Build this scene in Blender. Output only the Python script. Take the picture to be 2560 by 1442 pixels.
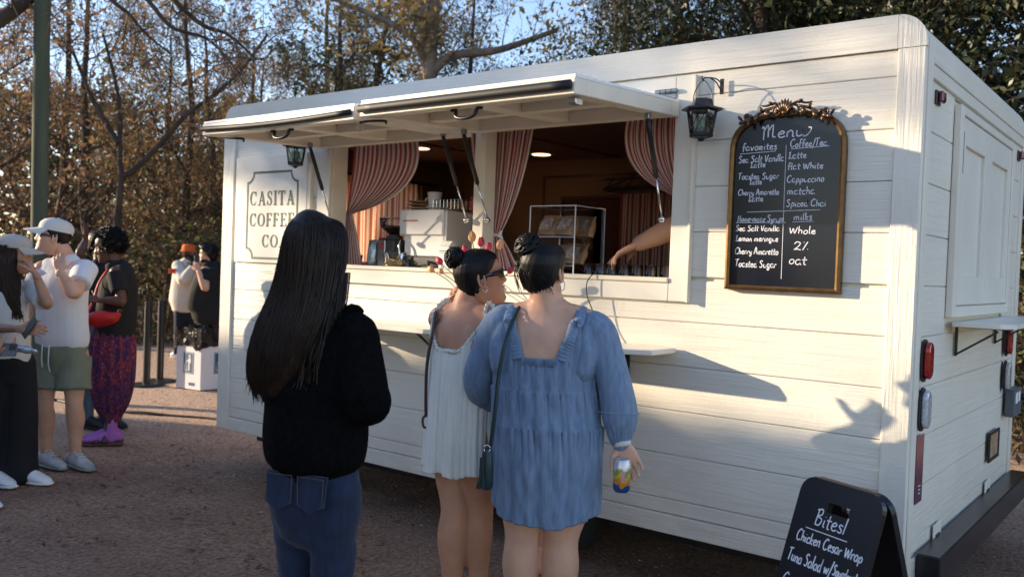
import bpy, math, random
import numpy as np
from mathutils import Vector, Matrix
for o in list(bpy.data.objects): bpy.data.objects.remove(o)
S = bpy.context.scene
COL = S.collection
# ---------------------------------------------------------------- camera
cd = bpy.data.cameras.new('camera'); cam = bpy.data.objects.new('camera', cd); COL.objects.link(cam)
cd.sensor_width = 36.0; cd.lens = 31.43; cd.clip_start = 0.05; cd.clip_end = 2000
Rv = Vector((0.78736, 0.61536, 0.03650)).normalized(); Fv = Vector((-0.61495, 0.78820, -0.0238)).normalized()
Uv = Rv.cross(Fv).normalized(); Rv = Fv.cross(Uv).normalized()
cam.matrix_world = Matrix(((Rv.x, Uv.x, -Fv.x, 0.8917), (Rv.y, Uv.y, -Fv.y, -3.663), (Rv.z, Uv.z, -Fv.z, 1.5), (0, 0, 0, 1)))
cd.dof.use_dof = True; cd.dof.focus_distance = 3.9; cd.dof.aperture_fstop = 3.2
S.camera = cam
# ---------------------------------------------------------------- sky, sun, exposure
SUN = Vector((-2.05, -1.0, 0.52)).normalized()          # towards the sun
w = bpy.data.worlds.new('World'); S.world = w; w.use_nodes = True
nt = w.node_tree; sky = nt.nodes.new('ShaderNodeTexSky'); sky.sky_type = 'NISHITA'; sky.sun_disc = False
sky.sun_elevation = math.radians(13.0); sky.sun_rotation = math.atan2(SUN.x, SUN.y)
sky.air_density = 1.0; sky.dust_density = 0.1; sky.ozone_density = 2.0
wb = nt.nodes.new('ShaderNodeMix'); wb.data_type = 'RGBA'; wb.blend_type = 'MULTIPLY'; wb.inputs[0].default_value = 1; wb.inputs[7].default_value = (1.07, .96, 1.00, 1); nt.links.new(sky.outputs[0], wb.inputs[6]); nt.links.new(wb.outputs[2], nt.nodes['Background'].inputs[0]); nt.nodes['Background'].inputs[1].default_value = 0.15
ld = bpy.data.lights.new('sun', 'SUN'); ld.energy = 3.9; ld.angle = math.radians(0.5); ld.color = (1.0, 0.80, 0.56)
sun = bpy.data.objects.new('sun', ld); COL.objects.link(sun); sun.rotation_euler = SUN.to_track_quat('Z', 'Y').to_euler(); sun.location = (-30, -15, 12)
S.view_settings.view_transform = 'Standard'; S.view_settings.look = 'None'; S.view_settings.gamma = 1.0
S.view_settings.exposure = 1.27; S.view_settings.use_curve_mapping = False
S.render.engine = 'CYCLES'
S.cycles.max_bounces = 8; S.cycles.transparent_max_bounces = 12

# ---------------------------------------------------------------- mesh helpers
rnd = random.Random(7); NR = np.random.RandomState(11)
V3 = lambda p: np.array(p, float)
def nrm(a):
    a = np.array(a, float); return a/(np.linalg.norm(a)+1e-12)
class MB:
    """collects quads/tris in world (or thing-local) coordinates"""
    def __init__(s): s.v = []; s.f = []; s.uv = []; s.mi = []; s.tone = []
    def add(s, vs, fs, mi=0, tone=None):
        b = len(s.v); s.v.extend([tuple(map(float, p)) for p in vs])
        for f in fs: s.f.append(tuple(b+i for i in f)); s.mi.append(mi); s.tone.append(0.5 if tone is None else tone)
    def box(s, lo, hi, b=0.0, mi=0, rot=None, c=None):
        lo = V3(lo); hi = V3(hi); lo, hi = np.minimum(lo, hi), np.maximum(lo, hi)
        b = min(b, 0.45*min(hi-lo))
        if b <= 0:
            vs = [(x, y, z) for x in (lo[0], hi[0]) for y in (lo[1], hi[1]) for z in (lo[2], hi[2])]
            fs = [(0, 1, 3, 2), (4, 6, 7, 5), (0, 4, 5, 1), (2, 3, 7, 6), (0, 2, 6, 4), (1, 5, 7, 3)]
        else:
            vs = []; idx = {}
            for sx in (0, 1):
                for sy in (0, 1):
                    for sz in (0, 1):
                        o = [hi[i] if t else lo[i] for i, t in enumerate((sx, sy, sz))]
                        sg = [-1 if t else 1 for t in (sx, sy, sz)]
                        for ax in range(3):
                            p = list(o)
                            for k in range(3):
                                if k != ax: p[k] += sg[k]*b
                            idx[(sx, sy, sz, ax)] = len(vs); vs.append(p)
            fs = []
            for ax in range(3):
                a1, a2 = [k for k in range(3) if k != ax]
                for t in (0, 1):
                    q = []
                    for (u, w_) in ((0, 0), (1, 0), (1, 1), (0, 1)):
                        key = [0, 0, 0]; key[ax] = t; key[a1] = u; key[a2] = w_; q.append(idx[tuple(key)+(ax,)])
                    fs.append(q if (t == 1) == (ax != 1) else q[::-1])
            for ax in range(3):                                  # edges along ax
                a1, a2 = [k for k in range(3) if k != ax]
                for u in (0, 1):
                    for w_ in (0, 1):
                        k0 = [0, 0, 0]; k1 = [0, 0, 0]; k0[ax] = 0; k1[ax] = 1
                        for kk in (k0, k1): kk[a1] = u; kk[a2] = w_
                        fs.append([idx[tuple(k0)+(a1,)], idx[tuple(k1)+(a1,)], idx[tuple(k1)+(a2,)], idx[tuple(k0)+(a2,)]])
            for sx in (0, 1):
                for sy in (0, 1):
                    for sz in (0, 1): fs.append([idx[(sx, sy, sz, 0)], idx[(sx, sy, sz, 1)], idx[(sx, sy, sz, 2)]])
        if rot is not None:
            cc = V3(c) if c is not None else (lo+hi)/2
            M = np.array(rot.to_3x3()) if hasattr(rot, 'to_3x3') else np.array(rot)
            vs = [M@(V3(p)-cc)+cc for p in vs]
        s.add(vs, fs, mi); return s
    def loft(s, pts, rad, side=(1, 0, 0), n=14, cap=True, sub=0, mi=0, tone=None, start=0.0):
        pts = np.array(pts, float); rad = np.array([(r, r) if np.isscalar(r) else r for r in rad], float)
        if len(rad) == 1: rad = np.repeat(rad, len(pts), 0)
        sd = np.array(side, float)
        if sd.ndim == 1: sd = np.repeat(sd[None], len(pts), 0)
        if sub: pts, rad, sd = crs(pts, sub), crs(rad, sub), crs(sd, sub)
        rad = np.maximum(rad, 1e-4)
        T = np.gradient(pts, axis=0); T /= np.linalg.norm(T, axis=1)[:, None]+1e-12
        rings = []
        for i in range(len(pts)):
            a = sd[i]-T[i]*(sd[i]@T[i])
            if np.linalg.norm(a) < 1e-3: a = np.cross(T[i], (0.3, 0.7, 0.2))
            a = nrm(a); b = np.cross(T[i], a)
            if rings and not np.isfinite(a).all(): a, b = pa, pb
            pa, pb = a, b
            th = start+np.arange(n)*2*math.pi/n
            rings.append(pts[i]+np.outer(np.cos(th)*rad[i, 0], a)+np.outer(np.sin(th)*rad[i, 1], b))
        if cap == 'round':
            for e, sg in ((0, -1), (-1, 1)):
                c = pts[e]; h = min(rad[e]); base = rings[e]
                for k, (q, z) in enumerate(((.87, .5), (.5, .87), (.05, 1.0))):
                    rg = c+(base-c)*q+T[e]*sg*h*z
                    if e == 0: rings.insert(0, rg)
                    else: rings.append(rg)
                if e == 0: T = np.vstack([T[:1]]*3+[T]); pts = np.vstack([pts[:1]]*3+[pts]); rad = np.vstack([rad[:1]]*3+[rad])
        vs = np.concatenate(rings); m = len(rings)
        fs = [(i*n+j, i*n+(j+1) % n, (i+1)*n+(j+1) % n, (i+1)*n+j) for i in range(m-1) for j in range(n)]
        if cap: fs += [tuple(range(n))[::-1], tuple((m-1)*n+j for j in range(n))]
        s.add(vs, fs, mi, tone); return s
    def tube(s, pts, r, n=8, sub=0, cap=True, mi=0, tone=None):
        pts = np.array(pts, float); t = nrm(pts[-1]-pts[0]+1e-6)
        sd = (0, 0, 1) if abs(t[2]) < .8 else (1, 0, 0)
        return s.loft(pts, [r]*len(pts) if np.isscalar(r) else r, side=sd, n=n, cap=cap, sub=sub, mi=mi, tone=tone)
    def lathe(s, c, prof, n=20, axis=(0, 0, 1), mi=0, cap=True, start=0.0):
        c = V3(c); ax = nrm(axis); u = nrm(np.cross(ax, (0, 1, 0) if abs(ax[1]) < .9 else (1, 0, 0))); v = np.cross(ax, u)
        th = start+np.arange(n)*2*math.pi/n; vs = []
        for r, z in prof: vs += list(c+ax*z+np.outer(np.cos(th)*r, u)+np.outer(np.sin(th)*r, v))
        m = len(prof); fs = [(i*n+j, i*n+(j+1) % n, (i+1)*n+(j+1) % n, (i+1)*n+j) for i in range(m-1) for j in range(n)]
        if cap: fs += [tuple(range(n))[::-1], tuple((m-1)*n+j for j in range(n))]
        s.add(vs, fs, mi); return s
    def prism(s, poly, o, u, v, t, mi=0):
        """polygon (2-D) in the plane o,u,v extruded by vector t"""
        o, u, v, t = V3(o), V3(u), V3(v), V3(t); n = len(poly)
        a = [o+u*x+v*y for x, y in poly]; vs = a+[p+t for p in a]
        s.add(vs, [tuple(range(n))[::-1], tuple(range(n, 2*n))]+[(i, (i+1) % n, n+(i+1) % n, n+i) for i in range(n)], mi); return s
    def ribbon(s, line, wid, o, u, v, lift=0.0, mi=0):
        """flat stroke in the plane o,u,v; wid scalar or list"""
        L = np.array(line, float); n = len(L); wd = np.full(n, wid) if np.isscalar(wid) else np.array(wid, float)
        T = np.gradient(L, axis=0); T /= np.linalg.norm(T, axis=1)[:, None]+1e-9; N = np.stack([-T[:, 1], T[:, 0]], 1)
        o, u, v = V3(o), V3(u), V3(v); nn = nrm(np.cross(u, v))
        A = L+N*wd[:, None]/2; B = L-N*wd[:, None]/2
        vs = [o+u*a[0]+v*a[1]+nn*lift for a in A]+[o+u*b[0]+v*b[1]+nn*lift for b in B]
        s.add(vs, [(n+i, n+i+1, i+1, i) for i in range(n-1)], mi); return s
def crs(P, sub):
    P = np.array(P, float)
    if len(P) < 2: return P
    Q = np.vstack([2*P[0]-P[1], P, 2*P[-1]-P[-2]]); out = []
    for i in range(1, len(Q)-2):
        for k in range(sub):
            t = k/sub; a, b, c, d = Q[i-1], Q[i], Q[i+1], Q[i+2]
            out.append(0.5*((2*b)+(c-a)*t+(2*a-5*b+4*c-d)*t*t+(3*b-a-3*c+d)*t**3))
    out.append(P[-1]); return np.array(out)
def grid_mesh(fn, nu, nv, closed=False):
    """fn(u,v)->xyz ; returns verts, faces, uv per vertex"""
    vs = []; uv = []
    for j in range(nv+1):
        for i in range(nu+1): vs.append(fn(i/nu, j/nv)); uv.append((i/nu, j/nv))
    fs = [(j*(nu+1)+i, j*(nu+1)+i+1, (j+1)*(nu+1)+i+1, (j+1)*(nu+1)+i) for j in range(nv) for i in range(nu)]
    return vs, fs, uv
def worldmat(p):
    M = Matrix.Identity(4)
    while p is not None:
        M = Matrix.LocRotScale(p.location, p.rotation_euler, p.scale) @ M; p = p.parent
    return M
def part(name, mb, mat, parent=None, smooth=False, world=True, label=None, kind=None, uv=None):
    me = bpy.data.meshes.new(name)
    if isinstance(mb, MB): vs, fs = mb.v, mb.f
    else: vs, fs = mb
    vs = np.array(vs, np.float32)
    if world and parent is not None:
        Mi = np.array(worldmat(parent).inverted()); vs = vs@Mi[:3, :3].T+Mi[:3, 3]
    me.from_pydata(vs.tolist() if not isinstance(vs, list) else vs, [], [tuple(int(i) for i in f) for f in fs])
    mats = mat if isinstance(mat, (list, tuple)) else [mat]
    for m in mats: me.materials.append(m)
    if isinstance(mb, MB):
        if len(mats) > 1: me.polygons.foreach_set('material_index', mb.mi)
        if any(t != 0.5 for t in mb.tone):
            a = me.attributes.new('tone', 'FLOAT', 'FACE'); a.data.foreach_set('value', mb.tone)
    if uv is not None:
        l = me.uv_layers.new(name='uv'); li = np.zeros(len(me.loops), np.int32); me.loops.foreach_get('vertex_index', li)
        l.data.foreach_set('uv', np.array(uv, np.float32)[li].ravel())
    if smooth: me.polygons.foreach_set('use_smooth', [True]*len(me.polygons))
    me.update()
    o = bpy.data.objects.new(name, me); COL.objects.link(o)
    if parent is not None: o.parent = parent
    if label: o['label'] = label
    if kind: o['kind'] = kind
    return o
def autosmooth(o, ang=35):
    me = o.data
    me.polygons.foreach_set('use_smooth', [True]*len(me.polygons))
    try: me.set_sharp_from_angle(angle=math.radians(ang))
    except Exception: pass
    return o
def tag(o, label, cat, group=None):
    o['label'] = label; o['category'] = cat
    if group: o['group'] = group
    return o
def thing(name, label, cat, loc=(0, 0, 0), rz=0.0, group=None):
    o = bpy.data.objects.new(name, None); COL.objects.link(o); o.location = loc; o.rotation_euler = (0, 0, rz)
    o.empty_display_size = .1
    return tag(o, label, cat, group)
def copy_tree(o, loc, rz=0, label=None, scale=None):
    c = o.copy(); COL.objects.link(c); c.location = loc; c.rotation_euler = (0, 0, rz)
    if scale is not None: c.scale = scale
    if label: c['label'] = label
    def rec(a, b):
        for ch in [x for x in bpy.data.objects if x.parent == a]:
            d = ch.copy(); COL.objects.link(d); d.parent = b; rec(ch, d)
    rec(o, c)
    return c
def remesh(mb, voxel, smooth=4, factor=0.5):
    me = bpy.data.meshes.new('tmp'); me.from_pydata(mb.v, [], mb.f); o = bpy.data.objects.new('tmp', me); COL.objects.link(o)
    m = o.modifiers.new('r', 'REMESH'); m.mode = 'VOXEL'; m.voxel_size = voxel
    if smooth: s = o.modifiers.new('s', 'SMOOTH'); s.iterations = smooth; s.factor = factor
    dg = bpy.context.evaluated_depsgraph_get(); ev = o.evaluated_get(dg); em = ev.to_mesh()
    v = np.zeros(len(em.vertices)*3, np.float32); em.vertices.foreach_get('co', v); v = v.reshape(-1, 3)
    nn = np.zeros(len(em.vertices)*3, np.float32); em.vertices.foreach_get('normal', nn); nn = nn.reshape(-1, 3)
    f = [tuple(p.vertices) for p in em.polygons]
    ev.to_mesh_clear(); bpy.data.objects.remove(o); bpy.data.meshes.remove(me)
    return v.astype(float), nn.astype(float), f
def vnoise(P, sc, seed=0):
    """cheap smooth noise, sum of rotated sines, about -1..1"""
    r = np.random.RandomState(seed); out = 0; P = np.array(P)
    for k in range(6):
        d = r.normal(size=3); d /= np.linalg.norm(d); out = out+np.sin(P@d*sc*(0.7+0.25*k)+r.uniform(0, 6.28))/(1+.25*k)
    return out/3.2

# ---------------------------------------------------------------- materials
def mat(name, col, rough=.6, metal=0, var=0.0, vscale=30, bump=0.0, bscale=200, spec=.5, stretch=(1, 1, 1), sss=0, coat=0, trans=0, alpha=1, col2=None, sheen=0, bdist=0.001, ior=1.45):
    m = bpy.data.materials.new(name); m.use_nodes = True; n = m.node_tree.nodes; l = m.node_tree.links; b = n['Principled BSDF']
    b.inputs['Base Color'].default_value = (*col, 1); b.inputs['Roughness'].default_value = rough; b.inputs['Metallic'].default_value = metal
    b.inputs['Specular IOR Level'].default_value = spec; b.inputs['Coat Weight'].default_value = coat; b.inputs['IOR'].default_value = ior
    b.inputs['Transmission Weight'].default_value = trans; b.inputs['Alpha'].default_value = alpha; b.inputs['Sheen Weight'].default_value = sheen
    if sss: b.inputs['Subsurface Weight'].default_value = sss; b.inputs['Subsurface Radius'].default_value = (.012, .005, .003); b.inputs['Subsurface Scale'].default_value = 1.0
    tc = n.new('ShaderNodeTexCoord'); mp = n.new('ShaderNodeMapping'); mp.inputs['Scale'].default_value = stretch; l.new(tc.outputs['Object'], mp.inputs['Vector'])
    if var > 0 or col2:
        t = n.new('ShaderNodeTexNoise'); t.inputs['Scale'].default_value = vscale; t.inputs['Detail'].default_value = 5; l.new(mp.outputs[0], t.inputs['Vector'])
        r = n.new('ShaderNodeValToRGB'); l.new(t.outputs['Fac'], r.inputs['Fac']); c2 = col2 or tuple(min(1, c*(1+var)) for c in col); c1 = col if col2 else tuple(c*(1-var) for c in col)
        r.color_ramp.elements[0].position = .32; r.color_ramp.elements[1].position = .68
        r.color_ramp.elements[0].color = (*c1, 1); r.color_ramp.elements[1].color = (*c2, 1); l.new(r.outputs[0], b.inputs['Base Color'])
    if bump > 0:
        t = n.new('ShaderNodeTexNoise'); t.inputs['Scale'].default_value = bscale; t.inputs['Detail'].default_value = 6; l.new(mp.outputs[0], t.inputs['Vector'])
        bp = n.new('ShaderNodeBump'); bp.inputs['Strength'].default_value = bump; bp.inputs['Distance'].default_value = bdist; l.new(t.outputs['Fac'], bp.inputs['Height']); l.new(bp.outputs[0], b.inputs['Normal'])
    return m
def wood_paint(name, col, direction, amp=1.0):
    """painted rough-sawn board: embossed grain running along the board"""
    m = mat(name, col, rough=.42, var=.035, vscale=3); n = m.node_tree.nodes; l = m.node_tree.links; b = n['Principled BSDF']
    tc = n.new('ShaderNodeTexCoord'); mp = n.new('ShaderNodeMapping'); l.new(tc.outputs['Object'], mp.inputs['Vector'])
    long = {'x': (1.5, 40, 40), 'y': (40, 1.5, 40), 'z': (40, 40, 1.5)}[direction]; mp.inputs['Scale'].default_value = long
    ns = n.new('ShaderNodeTexNoise'); ns.inputs['Scale'].default_value = 2.6; ns.inputs['Detail'].default_value = 4; ns.inputs['Distortion'].default_value = .6; l.new(mp.outputs[0], ns.inputs['Vector'])
    mp2 = n.new('ShaderNodeMapping'); l.new(tc.outputs['Object'], mp2.inputs['Vector'])
    mp2.inputs['Scale'].default_value = {'x': (.8, 9, 9), 'y': (9, .8, 9), 'z': (9, 9, .8)}[direction]
    wv = n.new('ShaderNodeTexNoise'); wv.inputs['Scale'].default_value = 1.0; wv.inputs['Detail'].default_value = 1.5; l.new(mp2.outputs[0], wv.inputs['Vector'])
    mm = n.new('ShaderNodeMath'); mm.operation = 'MULTIPLY'; mm.inputs[1].default_value = 34; l.new(wv.outputs['Fac'], mm.inputs[0])
    si = n.new('ShaderNodeMath'); si.operation = 'SINE'; l.new(mm.outputs[0], si.inputs[0])
    sz = n.new('ShaderNodeSeparateXYZ'); l.new(tc.outputs['Object'], sz.inputs[0]); dr = n.new('ShaderNodeMapRange'); dr.inputs['From Min'].default_value = .72; dr.inputs['From Max'].default_value = .30; l.new(sz.outputs['Z'], dr.inputs['Value'])
    dn = n.new('ShaderNodeTexNoise'); dn.inputs['Scale'].default_value = 5; dn.inputs['Detail'].default_value = 7; dn.inputs['Roughness'].default_value = .7; l.new(tc.outputs['Object'], dn.inputs['Vector']); dp = n.new('ShaderNodeMath'); dp.operation = 'MULTIPLY'; l.new(dr.outputs[0], dp.inputs[0]); l.new(dn.outputs['Fac'], dp.inputs[1])
    dq = n.new('ShaderNodeMath'); dq.operation = 'MULTIPLY'; dq.inputs[1].default_value = .75; l.new(dp.outputs[0], dq.inputs[0]); dm_ = n.new('ShaderNodeMix'); dm_.data_type = 'RGBA'; dm_.inputs[7].default_value = (.42, .33, .26, 1)
    prev = b.inputs['Base Color'].links[0].from_socket; l.new(dq.outputs[0], dm_.inputs[0]); l.new(prev, dm_.inputs[6]); l.new(dm_.outputs[2], b.inputs['Base Color'])       # road dust near the skirt
    mp3 = n.new('ShaderNodeMapping'); l.new(tc.outputs['Object'], mp3.inputs['Vector'])
    mp3.inputs['Scale'].default_value = {'x': (70, 95, 30), 'y': (95, 95, 22), 'z': (22, 95, 95)}[direction]
    cr = n.new('ShaderNodeTexNoise'); cr.inputs['Scale'].default_value = 1.0; cr.inputs['Detail'].default_value = 2; l.new(mp3.outputs[0], cr.inputs['Vector'])
    a = n.new('ShaderNodeMath'); a.operation = 'MULTIPLY_ADD'; a.inputs[1].default_value = .16; l.new(si.outputs[0], a.inputs[0]); l.new(ns.outputs['Fac'], a.inputs[2])
    a2 = n.new('ShaderNodeMath'); a2.operation = 'MULTIPLY_ADD'; a2.inputs[1].default_value = .36; l.new(cr.outputs['Fac'], a2.inputs[0]); l.new(a.outputs[0], a2.inputs[2])
    bp = n.new('ShaderNodeBump'); bp.inputs['Strength'].default_value = .8*amp; bp.inputs['Distance'].default_value = .0035; l.new(a2.outputs[0], bp.inputs['Height']); l.new(bp.outputs[0], b.inputs['Normal'])
    return m
def glass(name, col=(1, 1, 1), rough=.02, alpha=.18):
    m = bpy.data.materials.new(name); m.use_nodes = True; n = m.node_tree.nodes; l = m.node_tree.links; n.remove(n['Principled BSDF'])
    tr = n.new('ShaderNodeBsdfTransparent'); tr.inputs[0].default_value = (*col, 1); gl = n.new('ShaderNodeBsdfGlossy'); gl.inputs['Roughness'].default_value = rough
    fr = n.new('ShaderNodeLayerWeight'); fr.inputs['Blend'].default_value = alpha; mx = n.new('ShaderNodeMixShader')
    l.new(fr.outputs['Fresnel'], mx.inputs[0]); l.new(tr.outputs[0], mx.inputs[1]); l.new(gl.outputs[0], mx.inputs[2]); l.new(mx.outputs[0], n['Material Output'].inputs[0]); return m
def stripe_mat(name, n_str, c1, c2, translucent=.0, use_x=True):
    m = mat(name, c1, rough=.85); n = m.node_tree.nodes; l = m.node_tree.links; b = n['Principled BSDF']
    uv = n.new('ShaderNodeUVMap'); sp = n.new('ShaderNodeSeparateXYZ'); l.new(uv.outputs[0], sp.inputs[0])
    mu = n.new('ShaderNodeMath'); mu.operation = 'MULTIPLY'; mu.inputs[1].default_value = n_str; l.new(sp.outputs['X' if use_x else 'Y'], mu.inputs[0])
    fr = n.new('ShaderNodeMath'); fr.operation = 'FRACT'; l.new(mu.outputs[0], fr.inputs[0]); gt = n.new('ShaderNodeMath'); gt.operation = 'GREATER_THAN'; gt.inputs[1].default_value = .5; l.new(fr.outputs[0], gt.inputs[0])
    mx = n.new('ShaderNodeMix'); mx.data_type = 'RGBA'; l.new(gt.outputs[0], mx.inputs[0]); mx.inputs[6].default_value = (*c1, 1); mx.inputs[7].default_value = (*c2, 1)
    l.new(mx.outputs[2], b.inputs['Base Color'])
    if translucent:
        t = n.new('ShaderNodeBsdfTranslucent'); l.new(mx.outputs[2], t.inputs[0]); ms = n.new('ShaderNodeMixShader'); ms.inputs[0].default_value = translucent
        l.new(b.outputs[0], ms.inputs[1]); l.new(t.outputs[0], ms.inputs[2]); l.new(ms.outputs[0], n['Material Output'].inputs[0])
    return m
def tone_mat(name, stops, rough=.7, transl=.35, noise=0.0):
    """colour picked per face from the 'tone' attribute: the leaves' own colours"""
    m = mat(name, stops[0][1], rough=rough); n = m.node_tree.nodes; l = m.node_tree.links; b = n['Principled BSDF']
    at = n.new('ShaderNodeAttribute'); at.attribute_name = 'tone'; r = n.new('ShaderNodeValToRGB'); l.new(at.outputs['Fac'], r.inputs[0])
    e = r.color_ramp.elements
    while len(e) < len(stops): e.new(.5)
    for k, (p, c) in enumerate(stops): e[k].position = p; e[k].color = (*c, 1)
    l.new(r.outputs[0], b.inputs['Base Color'])
    if transl:
        t = n.new('ShaderNodeBsdfTranslucent'); l.new(r.outputs[0], t.inputs[0]); ms = n.new('ShaderNodeMixShader'); ms.inputs[0].default_value = transl
        l.new(b.outputs[0], ms.inputs[1]); l.new(t.outputs[0], ms.inputs[2]); l.new(ms.outputs[0], n['Material Output'].inputs[0])
    return m
def emit(name, col, st):
    m = mat(name, col); b = m.node_tree.nodes['Principled BSDF']; b.inputs['Emission Color'].default_value = (*col, 1); b.inputs['Emission Strength'].default_value = st; return m
CREAM = (.79, .745, .645)
M = dict(
 sidx=wood_paint('painted siding', CREAM, 'x'), sidy=wood_paint('painted siding end', CREAM, 'y'), sidz=wood_paint('painted corner board', CREAM, 'z', 1.3),
 smooth_paint=mat('smooth cream paint', (.79, .755, .665), rough=.38, var=.03, vscale=4, bump=.12, bscale=60),
 under=mat('white painted panel', (.89, .89, .88), rough=.4, var=.03, vscale=5, bump=.1, bscale=50, stretch=(1, 8, 1)),
 frame_wood=mat('cream painted lumber', (.80, .73, .60), rough=.45, var=.05, vscale=6, bump=.15, bscale=40),
 joint=mat('cream joint', (.80, .73, .58), rough=.9, var=.05),  # cream colour of the backing that shows in the board gaps
 blackmetal=mat('black powder coat', (.018, .018, .02), rough=.38, bump=.1, bscale=300),
 rubber=mat('black rubber', (.012, .012, .015), rough=.55, bump=.08, bscale=90),
 chrome=mat('chrome rod', (.75, .75, .76), rough=.15, metal=1), zinc=mat('zinc hinge', (.30, .34, .38), rough=.35, metal=.8),
 interior=mat('interior tan paint', (.19, .115, .07), rough=.6, var=.08, vscale=3), ceiling=mat('interior ceiling', (.17, .105, .065), rough=.55, var=.05, vscale=2),
 darkwood=mat('dark stained wood', (.07, .03, .02), rough=.35, var=.3, vscale=20, stretch=(1, 1, 8)), counter=mat('counter top', (.42, .30, .2), rough=.4, var=.1),
 green=mat('sage green sign paint', (.10, .14, .11), rough=.6, var=.12, vscale=40),
 chalk=mat('chalkboard', (.006, .008, .016), rough=.22, var=.15, vscale=6, bump=.03, bscale=20), chalkmark=mat('chalk marker', (.80, .80, .86), rough=.8, var=.1, vscale=300),
 aboard=mat('black sign plastic', (.008, .008, .012), rough=.35, bump=.1, bscale=400),
 brass=mat('aged gold frame', (.19, .105, .04), rough=.38, metal=.75, var=.2, vscale=30), bronze=mat('antique bronze', (.15, .09, .055), rough=.36, metal=.85, var=.5, vscale=120),
 redlens=mat('red lens', (.38, .012, .012), rough=.12, coat=.6, var=.2, vscale=120), clearlens=mat('clear lens', (.55, .57, .6), rough=.1, coat=.8, var=.3, vscale=90), maroon=mat('dark red lens', (.13, .008, .012), rough=.1, coat=1),
 bumper=mat('black bumper steel', (.022, .02, .024), rough=.28, bump=.06, bscale=50, var=.3, vscale=8), greybox=mat('grey plastic', (.10, .115, .13), rough=.5), paper=mat('white paper', (.75, .75, .75), rough=.8), tyre=mat('tyre rubber', (.016, .016, .017), rough=.75, bump=.3, bscale=60),
 white=mat('white paint', (.8, .8, .8), rough=.35), glass=glass('clear glass', (.97, .98, .99), alpha=.38), acrylic=glass('clear acrylic', (.97, .98, 1), alpha=.16), acr_edge=mat('acrylic edge', (.62, .66, .72), rough=.15, coat=.6),
 steel=mat('brushed steel', (.55, .56, .58), rough=.28, metal=.9, bump=.06, bscale=30, stretch=(1, 1, 12)), machine=mat('white enamel', (.84, .83, .82), rough=.22, coat=.3), darkplastic=mat('dark grey plastic', (.05, .05, .05), rough=.45),
 kraft=mat('kraft bag', (.42, .25, .13), rough=.7, var=.25, vscale=25, bump=.5, bscale=40), film=mat('bag window film', (.45, .36, .28), rough=.12, coat=.6, var=.5, vscale=60), beans=mat('coffee beans', (.035, .018, .012), rough=.5, bump=.8, bscale=160, bdist=.004), noodle=mat('wrapped treats', (.45, .33, .15), rough=.5, var=.5, vscale=80, bump=.6, bscale=90), wicker=mat('wicker', (.32, .17, .07), rough=.7, var=.4, vscale=90, bump=.8, bscale=150),
 redprint=mat('red print', (.5, .03, .05), rough=.5), pinkglass=mat('pink candle jar', (.55, .06, .12), rough=.25, coat=.5), milk=mat('carton', (.78, .78, .76), rough=.5), blueprint=mat('blue print', (.04, .12, .3), rough=.6),
)
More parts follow.
